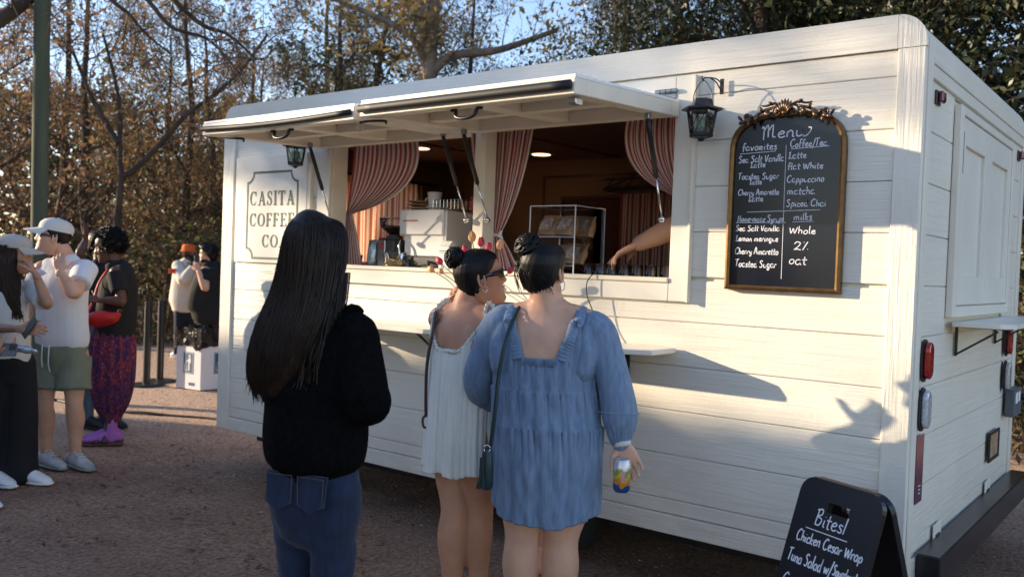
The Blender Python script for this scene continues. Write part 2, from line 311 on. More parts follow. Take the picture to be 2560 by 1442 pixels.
# ---------------------------------------------------------------- ground
def ground_mat():
    m = mat('red gravel dirt', (.24, .15, .105), rough=.95); n = m.node_tree.nodes; l = m.node_tree.links; b = n['Principled BSDF']
    tc = n.new('ShaderNodeTexCoord')
    def noise(sc, det=6, rough=.6):
        t = n.new('ShaderNodeTexNoise'); t.inputs['Scale'].default_value = sc; t.inputs['Detail'].default_value = det; t.inputs['Roughness'].default_value = rough; l.new(tc.outputs['Object'], t.inputs['Vector']); return t
    a = noise(1.1, 8, .68); f = noise(38, 8, .75); vo = n.new('ShaderNodeTexVoronoi'); vo.inputs['Scale'].default_value = 75; l.new(tc.outputs['Object'], vo.inputs['Vector'])
    r1 = n.new('ShaderNodeValToRGB'); l.new(a.outputs['Fac'], r1.inputs[0]); r1.color_ramp.elements[0].position = .35; r1.color_ramp.elements[1].position = .65
    r1.color_ramp.elements[0].color = (.25, .142, .098, 1); r1.color_ramp.elements[1].color = (.40, .255, .172, 1)
    r2 = n.new('ShaderNodeValToRGB'); l.new(f.outputs['Fac'], r2.inputs[0]); r2.color_ramp.elements[0].position = .36; r2.color_ramp.elements[1].position = .66
    r2.color_ramp.elements[0].color = (.40, .36, .34, 1); r2.color_ramp.elements[1].color = (1.35, 1.3, 1.25, 1)
    sp = n.new('ShaderNodeSeparateXYZ'); l.new(tc.outputs['Object'], sp.inputs[0])          # paler far ground: sunlit brightness put into the colour, broken up by noise
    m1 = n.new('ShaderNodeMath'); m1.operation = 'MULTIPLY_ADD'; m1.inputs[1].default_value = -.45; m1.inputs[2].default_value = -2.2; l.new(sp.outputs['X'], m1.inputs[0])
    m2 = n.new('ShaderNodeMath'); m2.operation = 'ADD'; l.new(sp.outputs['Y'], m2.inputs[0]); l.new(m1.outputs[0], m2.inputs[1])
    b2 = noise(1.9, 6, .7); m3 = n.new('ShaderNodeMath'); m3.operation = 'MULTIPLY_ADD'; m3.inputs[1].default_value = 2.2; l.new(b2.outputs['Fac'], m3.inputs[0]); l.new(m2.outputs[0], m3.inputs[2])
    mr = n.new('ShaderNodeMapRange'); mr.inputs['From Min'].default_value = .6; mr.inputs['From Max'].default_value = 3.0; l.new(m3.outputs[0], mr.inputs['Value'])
    lit_mix = n.new('ShaderNodeMix'); lit_mix.data_type = 'RGBA'; l.new(mr.outputs[0], lit_mix.inputs[0]); l.new(r1.outputs[0], lit_mix.inputs[6]); lit_mix.inputs[7].default_value = (.66, .47, .33, 1); r1 = lit_mix; r1out = lit_mix.outputs[2]
    mx = n.new('ShaderNodeMix'); mx.data_type = 'RGBA'; mx.blend_type = 'MULTIPLY'; mx.inputs[0].default_value = 1; l.new(r1out, mx.inputs[6]); l.new(r2.outputs[0], mx.inputs[7]); l.new(mx.outputs[2], b.inputs['Base Color'])
    ad = n.new('ShaderNodeMath'); ad.operation = 'MULTIPLY_ADD'; ad.inputs[1].default_value = -.5; l.new(vo.outputs['Distance'], ad.inputs[0]); l.new(f.outputs['Fac'], ad.inputs[2])
    bp = n.new('ShaderNodeBump'); bp.inputs['Strength'].default_value = .9; bp.inputs['Distance'].default_value = .012; l.new(ad.outputs[0], bp.inputs['Height']); l.new(bp.outputs[0], b.inputs['Normal'])
    return m
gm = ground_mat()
def gz(x, y):
    p = np.stack([np.asarray(x, float), np.asarray(y, float), 0*np.asarray(x, float)], -1)
    return .012*vnoise(p, 2.2, 3)+.007*vnoise(p, 7, 4)+.004*vnoise(p, 15, 6)
xs = np.concatenate([[-600, -200, -80, -45], np.arange(-32, -14, .6), np.arange(-14, 3, .13), np.arange(3, 20, 1.0), [40, 90, 250, 600]])
ys = np.concatenate([[-600, -150, -50, -20, -10], np.arange(-6, 8, .13), np.arange(8, 26, 1.0), [40, 90, 250, 600]])
X, Y = np.meshgrid(xs, ys); Z = gz(X, Y); Z[np.hypot(X+5, Y) > 30] = 0
gv = np.stack([X, Y, Z], -1).reshape(-1, 3); nx = len(xs); ny = len(ys)
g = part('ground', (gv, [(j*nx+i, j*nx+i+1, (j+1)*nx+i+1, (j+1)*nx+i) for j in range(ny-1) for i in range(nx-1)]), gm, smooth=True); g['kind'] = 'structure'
# pebbles, twigs and fallen leaves lying on the dirt
mb = MB(); r = np.random.RandomState(5)
for i in range(9000):
    d = 1.6+12*r.rand()**1.3; a = math.radians(r.uniform(93, 162)); x, y = .89+d*math.cos(a), -3.66+d*math.sin(a)
    s = r.uniform(.003, .009)*(1+.06*d)*(2.0 if r.rand() < .04 else 1); z = float(gz(x, y))
    q = r.normal(size=(4, 3)); vs = [np.array((x, y, z+s*.2))+np.array(k)*s*np.array((1, .8, .6))*r.uniform(.6, 1.1) for k in ((1, 0, 0), (-.4, .8, 0), (-.5, -.8, 0), (0, 0, 1))]
    mb.add(vs, [(0, 1, 3), (1, 2, 3), (2, 0, 3)], tone=r.uniform(.05, .95))
o = part('gravel', mb, tone_mat('gravel colours', [(0, (.13, .08, .06)), (.5, (.30, .20, .14)), (.9, (.42, .33, .26))], rough=.95, transl=0), kind='stuff')
mb = MB()
for i in range(5200):
    d = 1.6+13*r.rand()**1.1; a = math.radians(r.uniform(93, 162)); x, y = .89+d*math.cos(a), -3.66+d*math.sin(a); z = float(gz(x, y))+.004
    if r.rand() < .75:
        s = r.uniform(.008, .022)*(1.5 if r.rand() < .2 else 1); t = r.uniform(0, 6.28); u = np.array((math.cos(t), math.sin(t), r.uniform(-.2, .4))); v = np.array((-math.sin(t), math.cos(t), r.uniform(-.2, .3)))
        c = np.array((x, y, z+s*.25)); mb.add([c-u*s, c-v*s*.5, c+u*s, c+v*s*.5], [(0, 1, 2, 3)], tone=r.uniform(0, 1))
    else:
        t = r.uniform(0, 6.28); L = r.uniform(.02, .07); p = np.array((x, y, z+.002)); q = p+np.array((math.cos(t)*L, math.sin(t)*L, .003)); mb.tube([p, (p+q)/2+(.004, -.003, .004), q], .0016, n=4, tone=.05)
part('leaf_litter', mb, tone_mat('litter colours', [(0, (.05, .03, .02)), (.4, (.12, .065, .035)), (.8, (.24, .13, .06)), (1, (.34, .22, .11))], rough=.9, transl=.1), kind='stuff')

# ---------------------------------------------------------------- coffee trailer
L0, W0, ZT, ZB = 4.5236, 2.2776, 2.5275, .3134
TR = thing('food_trailer', 'cream wooden coffee trailer with rounded roof ends and open serving windows', 'food trailer', (-2.2, 1.1, 0))
G = lambda k: 1.078+.203*k
edges = [.402, G(-3), G(-2), G(-1), G(0), G(1), G(2), G(3), G(4), G(5), G(6), 2.40]
def board(lo, hi, m): part('siding_board', MB().box(lo, hi, .0035), m, TR)
gp = .0011
for a, b_ in zip(edges[:-1], edges[1:]):
    if b_ > 1.5 and a < 2.25:
        board((-4.40, -.0, a+gp), (-3.46, .014, b_-gp), M['sidx']); board((-1.0, -.0, a+gp), (-.102, .014, b_-gp), M['sidx'])
    else: board((-4.40, -.0, a+gp), (-.102, .014, min(b_, 1.47 if abs(a-G(1)) < .01 else 9)-gp), M['sidx'])
# end boards (short ones beside the shuttered window)
for a, b_ in zip(edges[:-1], edges[1:]):
    if b_ > 1.40 and a < 2.2:
        board((-.014, .075, a+gp), (.0, .50, b_-gp), M['sidy']); board((-.014, 1.84, a+gp), (.0, W0-.075, b_-gp), M['sidy'])
    else: board((-.014, .075, a+gp), (.0, W0-.075, min(b_, 2.345)-gp), M['sidy'])
# backing behind the boards, with the two window openings
XL, XR, OZ0, OZ1 = -3.40, -1.05, 1.475, 2.262
mb = MB()
mb.box((-L0+.02, .0145, ZB+.005), (XL, .10, ZT-.14)); mb.box((XR, .0145, ZB+.005), (-.02, .10, ZT-.14)); mb.box((XL, .0145, ZB+.005), (XR, .10, OZ0)); mb.box((XL, .0145, OZ1), (XR, .10, ZT-.14))
part('wall_backing', mb, M['joint'], TR)
mb = MB().box((-.10, .10, ZB+.005), (-.0145, W0-.02, ZT-.14)); part('end_backing', mb, M['joint'], TR)
mb = MB(); mb.box((-L0, W0-.10, ZB), (-.001, W0, ZT-.14)); part('rear_wall', mb, M['smooth_paint'], TR)
mb = MB()                                               # far end wall with a window
for lo, hi in (((-L0, .101, ZB), (-L0+.1, .35, ZT-.14)), ((-L0, 1.75, ZB), (-L0+.1, W0-.101, ZT-.14)), ((-L0, .35, ZB), (-L0+.1, 1.75, 1.3)), ((-L0, .35, 2.15), (-L0+.1, 1.75, ZT-.14))): mb.box(lo, hi)
part('far_end_wall', mb, M['smooth_paint'], TR)
# interior skin
mb = MB(); mb.box((-L0+.1, W0-.106, .66), (-.101, W0-.101, 2.42)); mb.box((-.106, .101, .66), (-.1015, W0-.106, 2.42)); mb.box((-L0+.1005, 1.75, .66), (-L0+.105, W0-.106, 2.42)); mb.box((-L0+.1005, .101, .66), (-L0+.105, .35, 2.42)); mb.box((-L0+.1005, .35, .66), (-L0+.105, 1.75, 1.3)); mb.box((-L0+.1005, .35, 2.15), (-L0+.105, 1.75, 2.42))
mb.box((XL, .101, .66), (XR, .106, OZ0)); mb.box((-L0+.105, .101, .66), (XL, .106, 2.42)); mb.box((XR, .101, .66), (-.106, .106, 2.42)); mb.box((XL, .101, OZ1), (XR, .106, 2.42))
part('interior_wall', mb, M['interior'], TR)
part('interior_floor', MB().box((-L0+.1, .106, .60), (-.106, W0-.106, .66)), M['darkwood'], TR)
mb = MB().box((-L0+.1, .106, 2.36), (-.106, W0-.106, 2.385)); o = part('interior_ceiling', mb, M['ceiling'], TR)
for x in (-3.6, -2.7, -1.8): part('ceiling_batten', MB().box((x, .106, 2.35), (x+.03, W0-.106, 2.3595), .002), M['ceiling'], TR)
# roof with rounded ends (profile along x, extruded along y)
def arc(cx, cz, r_, a0, a1, n=8): return [(cx+r_*math.cos(math.radians(a0+(a1-a0)*i/n)), cz+r_*math.sin(math.radians(a0+(a1-a0)*i/n))) for i in range(n+1)]
rr = .11
prof = [(-L0, ZT-.14)]+arc(-L0+rr, ZT-rr, rr, 180, 90)+arc(-rr, ZT-rr, rr, 90, 0)+[(0, ZT-.14)]
part('roof', MB().prism(prof, (0, .011, 0), (1, 0, 0), (0, 0, 1), (0, W0-.022, 0)), M['sidy'], TR)
prof2 = [(-L0-.004, 2.401)]+arc(-L0+rr-.004, ZT-rr+.004, rr, 180, 90)+[(-.105, ZT+.004), (-.105, 2.401)]
part('fascia_board', MB().prism(prof2, (0, -.014, 0), (1, 0, 0), (0, 0, 1), (0, .024, 0)), M['sidx'], TR)
prof3 = [(-.1035, 2.401), (-.1035, ZT+.004)]+arc(-rr+.004, ZT-rr+.004, rr, 90, 0)+[(.004, 2.401)]
part('fascia_corner', MB().prism(prof3, (0, -.015, 0), (1, 0, 0), (0, 0, 1), (0, .025, 0)), M['sidz'], TR)
# corner posts, skirts and end trim
part('corner_board', MB().box((-.101, -.015, ZB), (.004, .010, 2.3995), .004), M['sidz'], TR)
part('corner_board', MB().box((-L0-.004, -.015, ZB), (-4.401, .010, 2.3995), .004), M['sidz'], TR)
part('skirt_board', MB().box((-4.40, -.012, ZB), (-.102, .0135, .400), .003), M['sidx'], TR)
part('end_corner_board', MB().box((-.012, .0105, ZB), (.012, .074, 2.44), .004), M['sidz'], TR)
part('end_corner_board', MB().box((-.012, W0-.074, ZB), (.012, W0, 2.44), .004), M['sidz'], TR)
part('end_skirt_board', MB().box((-.012, .0745, ZB), (.010, W0-.0745, .400), .003), M['sidy'], TR)
part('end_fascia_board', MB().box((-.012, .0745, 2.346), (.016, W0-.0745, 2.372), .003), M['sidy'], TR)
part('end_fascia_board', MB().box((-.012, .0745, 2.2915), (.013, W0-.0745, 2.344), .003), M['sidy'], TR)
part('end_fascia_board', MB().box((-.02, .0745, 2.374), (.005, W0-.0745, 2.44), .003), M['sidy'], TR)
for y in (.0745, W0-.11): part('chamfered_lip', MB().box((.0125, y-.03, 2.30), (.03, y+.0, 2.34), .003), M['sidy'], TR) if False else None
# serving window casing, sill, mullion
cs = M['smooth_paint']
part('window_casing', MB().box((-3.515, -.024, 1.372), (-3.402, .0, 2.385), .003), cs, TR); part('window_casing', MB().box((-1.048, -.024, 1.372), (-.945, .0, 2.385), .003), cs, TR)
part('window_casing', MB().box((-3.401, -.024, 1.372), (-1.049, .0, 1.455), .003), cs, TR); part('window_casing', MB().box((-3.401, -.024, 2.262), (-1.049, .0, 2.385), .003), cs, TR)
part('window_sill', MB().box((-3.401, -.034, 1.4555), (-1.049, .12, 1.478), .004), M['frame_wood'], TR)
part('window_jamb', MB().box((-3.415, -.0, 1.4785), (-3.395, .115, 2.2615), .002), M['frame_wood'], TR); part('window_jamb', MB().box((-1.052, .0, 1.4785), (-1.035, .115, 2.2615), .002), M['frame_wood'], TR)
part('window_mullion', MB().box((-2.236, -.020, 1.4785), (-2.163, .075, 2.2615), .003), M['frame_wood'], TR)
part('drip_strip', MB().box((-.957, -.036, 1.37), (-.944, -.0245, 2.385), .002), M['frame_wood'], TR)
# sign panel on the left with painted notched frame and lettering
part('sign_panel', MB().box((-4.375, -.016, 1.468), (-3.625, -.0005, 2.175), .002), M['smooth_paint'], TR)
part('panel_batten', MB().box((-3.60, -.030, 1.478), (-3.572, -.0005, 2.10), .002), M['frame_wood'], TR)
so = (-3.975, -.0165, 1.782); wl, hl, nr = .262, .283, .066
def notched(wl, hl, nr):
    P = []
    for sx, sz, a0 in ((1, 1, 270), (-1, 1, 0), (-1, -1, 90), (1, -1, 180)):
        pts = [(sx*wl+nr*math.cos(math.radians(a0-90*i/6)), sz*hl+nr*math.sin(math.radians(a0-90*i/6))) for i in range(7)]
        P += pts
    return P
def fix_notch():
    """closed outline with concave quarter-round corners"""
    P = []
    def q(cx, cz, a0, a1):
        return [(cx+nr*math.cos(math.radians(a0+(a1-a0)*i/7)), cz+nr*math.sin(math.radians(a0+(a1-a0)*i/7))) for i in range(8)]
    P += q(wl, hl, 270, 180); P += q(-wl, hl, 360, 270); P += q(-wl, -hl, 90, 0); P += q(wl, -hl, 180, 90)
    return P
ol = fix_notch(); ol = ol+[ol[0]]
sg = MB()
for i in range(len(ol)-1):
    a = np.array(ol[i]); b_ = np.array(ol[i+1]); d = b_-a; 
    if np.hypot(*d) < 1e-6: continue
    d = d/np.hypot(*d); sg.ribbon([a-d*.0045, b_+d*.0045], .0145, so, (1, 0, 0), (0, 0, 1), lift=.0012+.0002*(i % 2))
part('painted_frame', sg, M['green'], TR)
def serif(text, x0, z0, x1, h, y):
    """roman capitals with thick and thin strokes"""
    mb = MB(); T, t = .185, .08
    def st(p, w_): mb.ribbon(p, w_, O, UX, UZ, lift=.0014)
    def ell(cx, cz, rx, rz, a0, a1, n=22): return [(cx+rx*math.cos(math.radians(a0+(a1-a0)*i/n)), cz+rz*math.sin(math.radians(a0+(a1-a0)*i/n))) for i in range(n+1)]
    wd = dict(C=.76, A=.84, S=.58, I=.34, T=.74, O=.82, F=.64, E=.68); wd['.'] = .25
    tot = sum(wd[c] for c in text)+.16*(len(text)-1); cw = (x1-x0)/tot; x = x0
    for c in text:
        O = (x, y, z0); UX = (cw, 0, 0); UZ = (0, 0, h); W_ = wd[c]
        ser = lambda cx, z, half=.15: st([(cx-half, z), (cx+half, z)], t*.9)
        if c in 'CO':
            p = ell(W_/2, .5, W_/2-.07, .475, 48 if c == 'C' else 0, 312 if c == 'C' else 360, 30)
            st(p, [t+(T-t)*abs((q[0]-W_/2)/(W_/2-.07))**2 for q in p])
            if c == 'C': st([(W_*.80, .83), (W_*.86, .98)], t); st([(W_*.86, .66), (W_*.86, .98)], t*.8); st([(W_*.80, .16), (W_*.90, .27)], t*.8)
        if c == 'S':
            p = crs([(W_*.84, .78), (W_*.74, .93), (W_*.48, .975), (W_*.2, .86), (W_*.22, .66), (W_*.5, .52), (W_*.78, .36), (W_*.78, .13), (W_*.48, .025), (W_*.2, .08), (W_*.12, .25)], 4)
            n_ = len(p); st(p, [t+(T-t)*math.exp(-((i/n_-.5)/.2)**2) for i in range(n_)]); st([(W_*.86, .68), (W_*.86, .98)], t*.8); st([(W_*.1, .02), (W_*.1, .32)], t*.8)
        if c == 'A':
            st([(W_*.17, .02), (W_*.5, .99)], t); st([(W_*.47, .99), (W_*.83, .02)], T); st([(W_*.26, .34), (W_*.68, .34)], t); ser(W_*.15, .02); ser(W_*.85, .02)
        if c in 'ITFE':
            cx = W_/2 if c in 'IT' else W_*.27
            st([(cx, .02), (cx, .98)], T); ser(cx, .02, .17)
            if c == 'I': ser(cx, .98, .17)
            if c == 'T': st([(.03, .97), (W_-.03, .97)], t*1.1); st([(.05, .76), (.03, .97)], t); st([(W_-.05, .76), (W_-.03, .97)], t)
            if c in 'FE':
                st([(.03, .98), (W_*.92, .98)], t); st([(W_*.9, .78), (W_*.92, .98)], t); st([(cx, .52), (W_*.72, .52)], t); st([(W_*.72, .42), (W_*.72, .62)], t)
                if c == 'E': st([(.03, .02), (W_*.95, .02)], t); st([(W_*.93, .02), (W_*.97, .24)], t)
        if c == '.': st([(.12, .0), (.12, .14)], .14)
        x += cw*(W_+.16)
    return mb
for txt, x0, z0, x1, h in (('CASITA', -4.208, 1.848, -3.742, .092), ('COFFEE', -4.206, 1.709, -3.742, .086), ('CO.', -4.065, 1.572, -3.865, .082)):
    part('painted_lettering', serif(txt, x0, z0, x1, h, -.0168), M['green'], TR)
# lift-up window flaps
def flap(x0, x1, zh, zo, bow=0.0):
    yo = -.87; n = 4
    def P(x, y, dz): return (x, y, zh+(zo-zh)*(y+.04)/(yo+.04)+dz)
    root = bpy.data.objects.new('window_flap', None); COL.objects.link(root); root.parent = TR; root.location = (0, 0, 0)
    def bar(xa, xb, ya, yb, za, zb_, name, m):
        b = MB().box((xa, ya, 0), (xb, yb, 1), .0)
        b = MB(); c = .003
        vs = [P(x, y, z) for x in (xa, xb) for y in (ya, yb) for z in (za, zb_)]
        b.add(vs, [(0, 1, 3, 2), (4, 6, 7, 5), (0, 4, 5, 1), (2, 3, 7, 6), (0, 2, 6, 4), (1, 5, 7, 3)]); o = part(name, b, m, TR)
        o.parent = root; me = o.data; me.transform(Matrix.Translation(TR.location)); bv = o.modifiers.new('b', 'BEVEL'); bv.width = c; bv.segments = 1; return o
    root.location = (-TR.location[0], -TR.location[1], -TR.location[2])
    nb = 5; ys_ = np.linspace(-.04, yo, nb+1)
    for i in range(nb): bar(x0, x1, ys_[i]-.001, ys_[i+1]+.001, 0, .014, 'panel_board', M['under'])
    fw = .075; D = -.062; fm = M['frame_wood']
    bar(x0, x1, yo-.004, yo+fw, D, -.0005, 'flap_rail', fm); bar(x0, x1, -.04-fw, -.04, D, -.0005, 'flap_rail', fm)
    bar(x0, x0+fw, -.04-fw, yo+fw, D, -.0005, 'flap_stile', fm); bar(x1-fw, x1, -.04-fw, yo+fw, D, -.0005, 'flap_stile', fm)
    xm = (x0+x1)/2; bar(xm-.045, xm+.045, -.04-fw, yo+fw, D+.012, -.0005, 'flap_stile', fm)
    ym = (-.04+yo)/2; bar(x0+fw, xm-.045, ym-.035, ym+.035, D+.012, -.0005, 'flap_rail', fm); bar(xm+.045, x1-fw, ym-.035, ym+.035, D+.012, -.0005, 'flap_rail', fm)
    for xa, xb in ((x0+fw, xm-.045), (xm+.045, x1-fw)):
        for yy in (ym+.14, ym-.14): bar(xa, xb, yy-.002, yy+.002, -.006, -.0005, 'board_joint', M['darkplastic'])
    def add(name, mb_, m, sm=False):
        o = part(name, mb_, m, TR, smooth=sm); o.parent = root; o.data.transform(Matrix.Translation(TR.location)); return o
    xx = np.linspace(x0+.01, x1-.01, 14); s = [P(x, yo-.018, -.028-bow*math.sin(math.pi*(x-x0)/(x1-x0))*1.0) for x in xx]
    add('rubber_seal', MB().loft(s, [(.0185, .013)] if bow == 0 else [(.0135, .011)], side=(0, 0, 1), n=10), M['rubber'], True)
    hx = xm+.0; h = [P(hx-.085, yo+.06, D-.004), P(hx-.06, yo+.06, D-.006), P(hx-.05, yo+.05, D-.035), P(hx, yo+.045, D-.045), P(hx+.05, yo+.05, D-.035), P(hx+.06, yo+.06, D-.006), P(hx+.085, yo+.06, D-.004)]
    add('pull_handle', MB().tube(h, .0085, n=8, sub=3), M['blackmetal'], True)
    return root
f1 = flap(-3.455, -2.243, 2.245, 2.213, .012); f2 = flap(-2.205, -1.02, 2.262, 2.222, 0)
# latch hook and bolts at the meeting corner, catch on the outer corner
part('latch', MB().tube([(-2.28, -.80, 2.15), (-2.20, -.81, 2.15), (-2.12, -.79, 2.147), (-2.12, -.79, 2.135)], .006, sub=3), M['blackmetal'], TR)
part('latch', MB().tube([(-3.48, -.78, 2.16), (-3.40, -.72, 2.155), (-3.33, -.70, 2.15), (-3.33, -.70, 2.135)], .006, sub=3), M['blackmetal'], TR)
part('hook_eye', MB().tube([(-2.30+.018*math.cos(t), -.78, 2.13+.018*math.sin(t)) for t in np.linspace(0, 6.3, 14)], .0025), M['steel'], TR, smooth=True)
part('spring_catch', MB().box((-1.09, -.82, 2.135), (-1.05, -.77, 2.158), .004), M['steel'], TR)
hg = MB().box((-1.16, -.030, 2.288), (-1.045, -.0245, 2.322), .002)
for k in range(4): hg.lathe((-1.145+k*.028, -.036, 2.322), [(.010, 0), (.010, .024)], n=10, axis=(1, 0, 0))
hg.box((-1.12, -.12, 2.285), (-1.06, -.035, 2.291), .001); part('flap_hinge', hg, M['zinc'], TR)
for xt, xb, dx in ((-3.335, -3.355, 0), (-2.272, -2.262, 0), (-2.130, -2.115, 0), (-1.068, -1.085, 0)):
    t = V3((xt, -.235, 2.165)); b_ = V3((xb, -.038, 1.742)); m_ = t*.43+b_*.57
    root = part('gas_strut', MB().loft([t, t*.9+b_*.1, m_], [.0095, .0115, .0115], n=10, cap=True), M['blackmetal'], TR, smooth=True)
    part('strut_rod', MB().tube([m_, b_], .0045), M['chrome'], root, smooth=True) if False else None
    o = part('strut_rod', MB().tube([m_, b_], .0045), M['chrome'], TR, smooth=True)
    o.parent = root
    e = MB().box(t-(.012, .012, .0), t+(.012, .014, .026), .003); o = part('strut_bracket', e, M['zinc'], TR); o.parent = root
    e = MB().lathe(b_, [(.002, -.02), (.014, -.015), (.016, .0), (.010, .012), (.002, .014)], n=12, axis=(0, 1, 0)); o = part('strut_ball', e, M['chrome'], TR, smooth=True); o.parent = root
# folding shelves under the windows
def shelf(poly, z, t, name='serving_shelf'):
    o = part(name, MB().prism(poly, (0, 0, z-t), (1, 0, 0), (0, 1, 0), (0, 0, t)), M['smooth_paint'], TR); bv = o.modifiers.new('b', 'BEVEL'); bv.width = .003; return o
sh1 = shelf([(-3.32, -.016), (-3.32, -.24), (-3.24, -.315), (-2.29, -.315), (-2.22, -.24), (-2.22, -.016)], 1.163, .024)
sh2 = shelf([(-2.18, -.016), (-2.18, -.24), (-2.10, -.315), (-1.13, -.315), (-1.0, -.235), (-1.0, -.016)], 1.163, .024)
def bracket(x, y, z, ax, s=1.0):
    """folding bracket: ax='y' sticks out along -y, ax='x' along +x"""
    d = V3((0, -1, 0)) if ax == 'y' else V3((1, 0, 0)); p = V3((x, y, z)); sd = V3((1, 0, 0)) if ax == 'y' else V3((0, 1, 0)); u = V3((0, 0, 1))
    mb = MB()
    def bar(a, b, w_, t_): mb.loft([a, b], [(w_/2, t_/2)], side=sd, n=4, start=math.pi/4)
    bar(p, p+d*.22*s, .034, .010); bar(p+d*.006, p+d*.006-u*.13*s, .034, .012); bar(p+d*.012-u*.12*s, p+d*.17*s-u*.012, .022, .012)
    return part('shelf_bracket', mb, M['blackmetal'], TR)
for x in (-3.1, -2.46, -2.03, -1.255): bracket(x, -.004, 1.137, 'y', 1.05)
# glazed shutter doors on the end wall
end = M['smooth_paint']
part('end_window_casing', MB().box((-.0, .501, 1.352), (.030, .565, 2.262), .003), M['sidz'], TR); part('end_window_casing', MB().box((0, 1.775, 1.352), (.030, 1.84, 2.262), .003), M['sidz'], TR)
part('end_window_casing', MB().box((0, .5655, 2.225), (.030, 1.7745, 2.262), .003), end, TR); part('end_window_casing', MB().box((0, .5655, 1.352), (.030, 1.7745, 1.40), .003), end, TR)
part('shutter_panel', MB().box((-.03, .5655, 1.40), (.0, 1.7745, 2.225)), end, TR)
for ya, yb in ((.57, 1.168), (1.172, 1.772)):
    root = part('shutter_door', MB().box((.0005, ya, 1.405), (.022, ya+.085, 2.222), .002), end, TR)
    for lo, hi in (((.0005, yb-.085, 1.405), (.022, yb, 2.222)), ((.0005, ya+.0855, 2.105), (.022, yb-.0855, 2.222)), ((.0005, ya+.0855, 1.405), (.022, yb-.0855, 1.535)), ((.0005, ya+.0855, 1.535), (.006, yb-.0855, 2.105))):
        o = part('door_rail', MB().box(lo, hi, .002), end, TR); o.parent = root
part('window_slot', MB().box((.022, .60, 1.98), (.0235, .606, 2.16)), M['darkplastic'], TR)
shelf([(.012, .585), (.20, .585), (.25, .66), (.25, 1.95), (.012, 1.95)], 1.333, .022)
bracket(.004, .70, 1.308, 'x', 1.0); bracket(.004, 1.62, 1.308, 'x', .9)
# lights, sticker, plate, hatches on the end wall
def pill(yc, z0, z1, w_, x0, x1, s=1.0):
    h = w_/2; p = [(yc+h*math.cos(math.radians(a)), z1-h+h*math.sin(math.radians(a))) for a in range(0, 181, 20)]+[(yc+h*math.cos(math.radians(a)), z0+h+h*math.sin(math.radians(a))) for a in range(180, 361, 20)]
    c = np.mean(p, 0); p = [tuple(c+(np.array(q)-c)*s) for q in p]
    return MB().prism(p, (x0, 0, 0), (0, 1, 0), (0, 0, 1), (x1-x0, 0, 0))
for yc in (.118, 1.93):
    for z0, z1, mm, nm in ((1.107, 1.276, 'redlens', 'tail_light'), (.912, 1.085, 'clearlens', 'reverse_light')):
        yy = yc; root = part(nm, pill(yy, z0, z1, .105, .0125, .020), M['rubber'], TR)
        o = part('lens', pill(yy+.006, z0+.012, z1-.010, .075, .020, .043), M[mm], TR); o.parent = root; bv = o.modifiers.new('b', 'BEVEL'); bv.width = .007; bv.segments = 2
for y in (.185, 2.10):
    root = part('marker_light', MB().box((.0005, y-.034, 2.205), (.010, y+.034, 2.262), .003), M['darkplastic'], TR); o = part('lens', MB().box((.010, y-.026, 2.212), (.032, y+.026, 2.258), .007), M['maroon'], TR); o.parent = root
stk = mat('bumper sticker', (.30, .10, .10), rough=.4, var=.3, vscale=90); n = stk.node_tree.nodes; l = stk.node_tree.links
tc = n.new('ShaderNodeTexCoord'); sp = n.new('ShaderNodeSeparateXYZ'); l.new(tc.outputs['Generated'], sp.inputs[0]); rp = n.new('ShaderNodeValToRGB')
ad = n.new('ShaderNodeMath'); ad.operation = 'MULTIPLY_ADD'; ad.inputs[1].default_value = .5; nz = n.new('ShaderNodeTexNoise'); nz.inputs['Scale'].default_value = 60; l.new(tc.outputs['Object'], nz.inputs['Vector']); l.new(nz.outputs['Fac'], ad.inputs[0]); l.new(sp.outputs['Z'], ad.inputs[2])
l.new(ad.outputs[0], rp.inputs[0]); e = rp.color_ramp.elements; e[0].position = .2; e[0].color = (.07, .035, .09, 1); e[1].position = 1.2; e[1].color = (.34, .12, .11, 1); e.new(.65).color = (.12, .03, .05, 1); l.new(rp.outputs[0], n['Principled BSDF'].inputs['Base Color'])
root = part('sticker', MB().box((.0005+.012, .076, .625), (.0135+.001, .185, .895)), stk, TR)
mb = MB()
for k, (y0, y1, z) in enumerate(((.125, .15, .66), (.125, .15, .675), (.12, .155, .69))): mb.box((.0146, y0, z), (.0152, y1, z+.004))
o = part('sticker_print', mb, M['paper'], TR)
pb = part('licence_plate', MB().box((.012, 1.56, .585), (.018, 1.80, .712), .003), mat('licence plate', (.40, .26, .17), rough=.35, var=.5, vscale=30), TR)
fr = MB(); [fr.box(lo, hi, .002) for lo, hi in (((.0125, 1.545, .570), (.024, 1.815, .585)), ((.0125, 1.545, .712), (.024, 1.815, .727)), ((.0125, 1.545, .5855), (.024, 1.56, .7115)), ((.0125, 1.80, .5855), (.024, 1.815, .7115)))]
part('plate_frame', fr, M['blackmetal'], TR)
for y in (.42, 1.52): part('hatch', MB().box((.0105, y, .385), (.016, y+.13, .475), .003), M['smooth_paint'], TR); part('hatch_slot', MB().box((.0165, y+.03, .405), (.019, y+.10, .43), .003), M['darkplastic'], TR)
part('grey_meter_box', MB().box((.0125, 1.98, .765), (.062, 2.22, .92), .005), M['greybox'], TR)
part('box_label', MB().box((.0622, 2.01, .84), (.0630, 2.09, .90)), M['paper'], TR); part('box_label', MB().box((.0622, 2.11, .845), (.0630, 2.16, .90)), M['paper'], TR)
part('power_lead', MB().tube([(.06, 2.2, .86), (.12, 2.34, .88), (.16, 2.5, .86), (.18, 2.7, .6), (.18, 2.9, .1), (.3, 3.3, .03)], .02, sub=4), M['blackmetal'], TR, smooth=True)
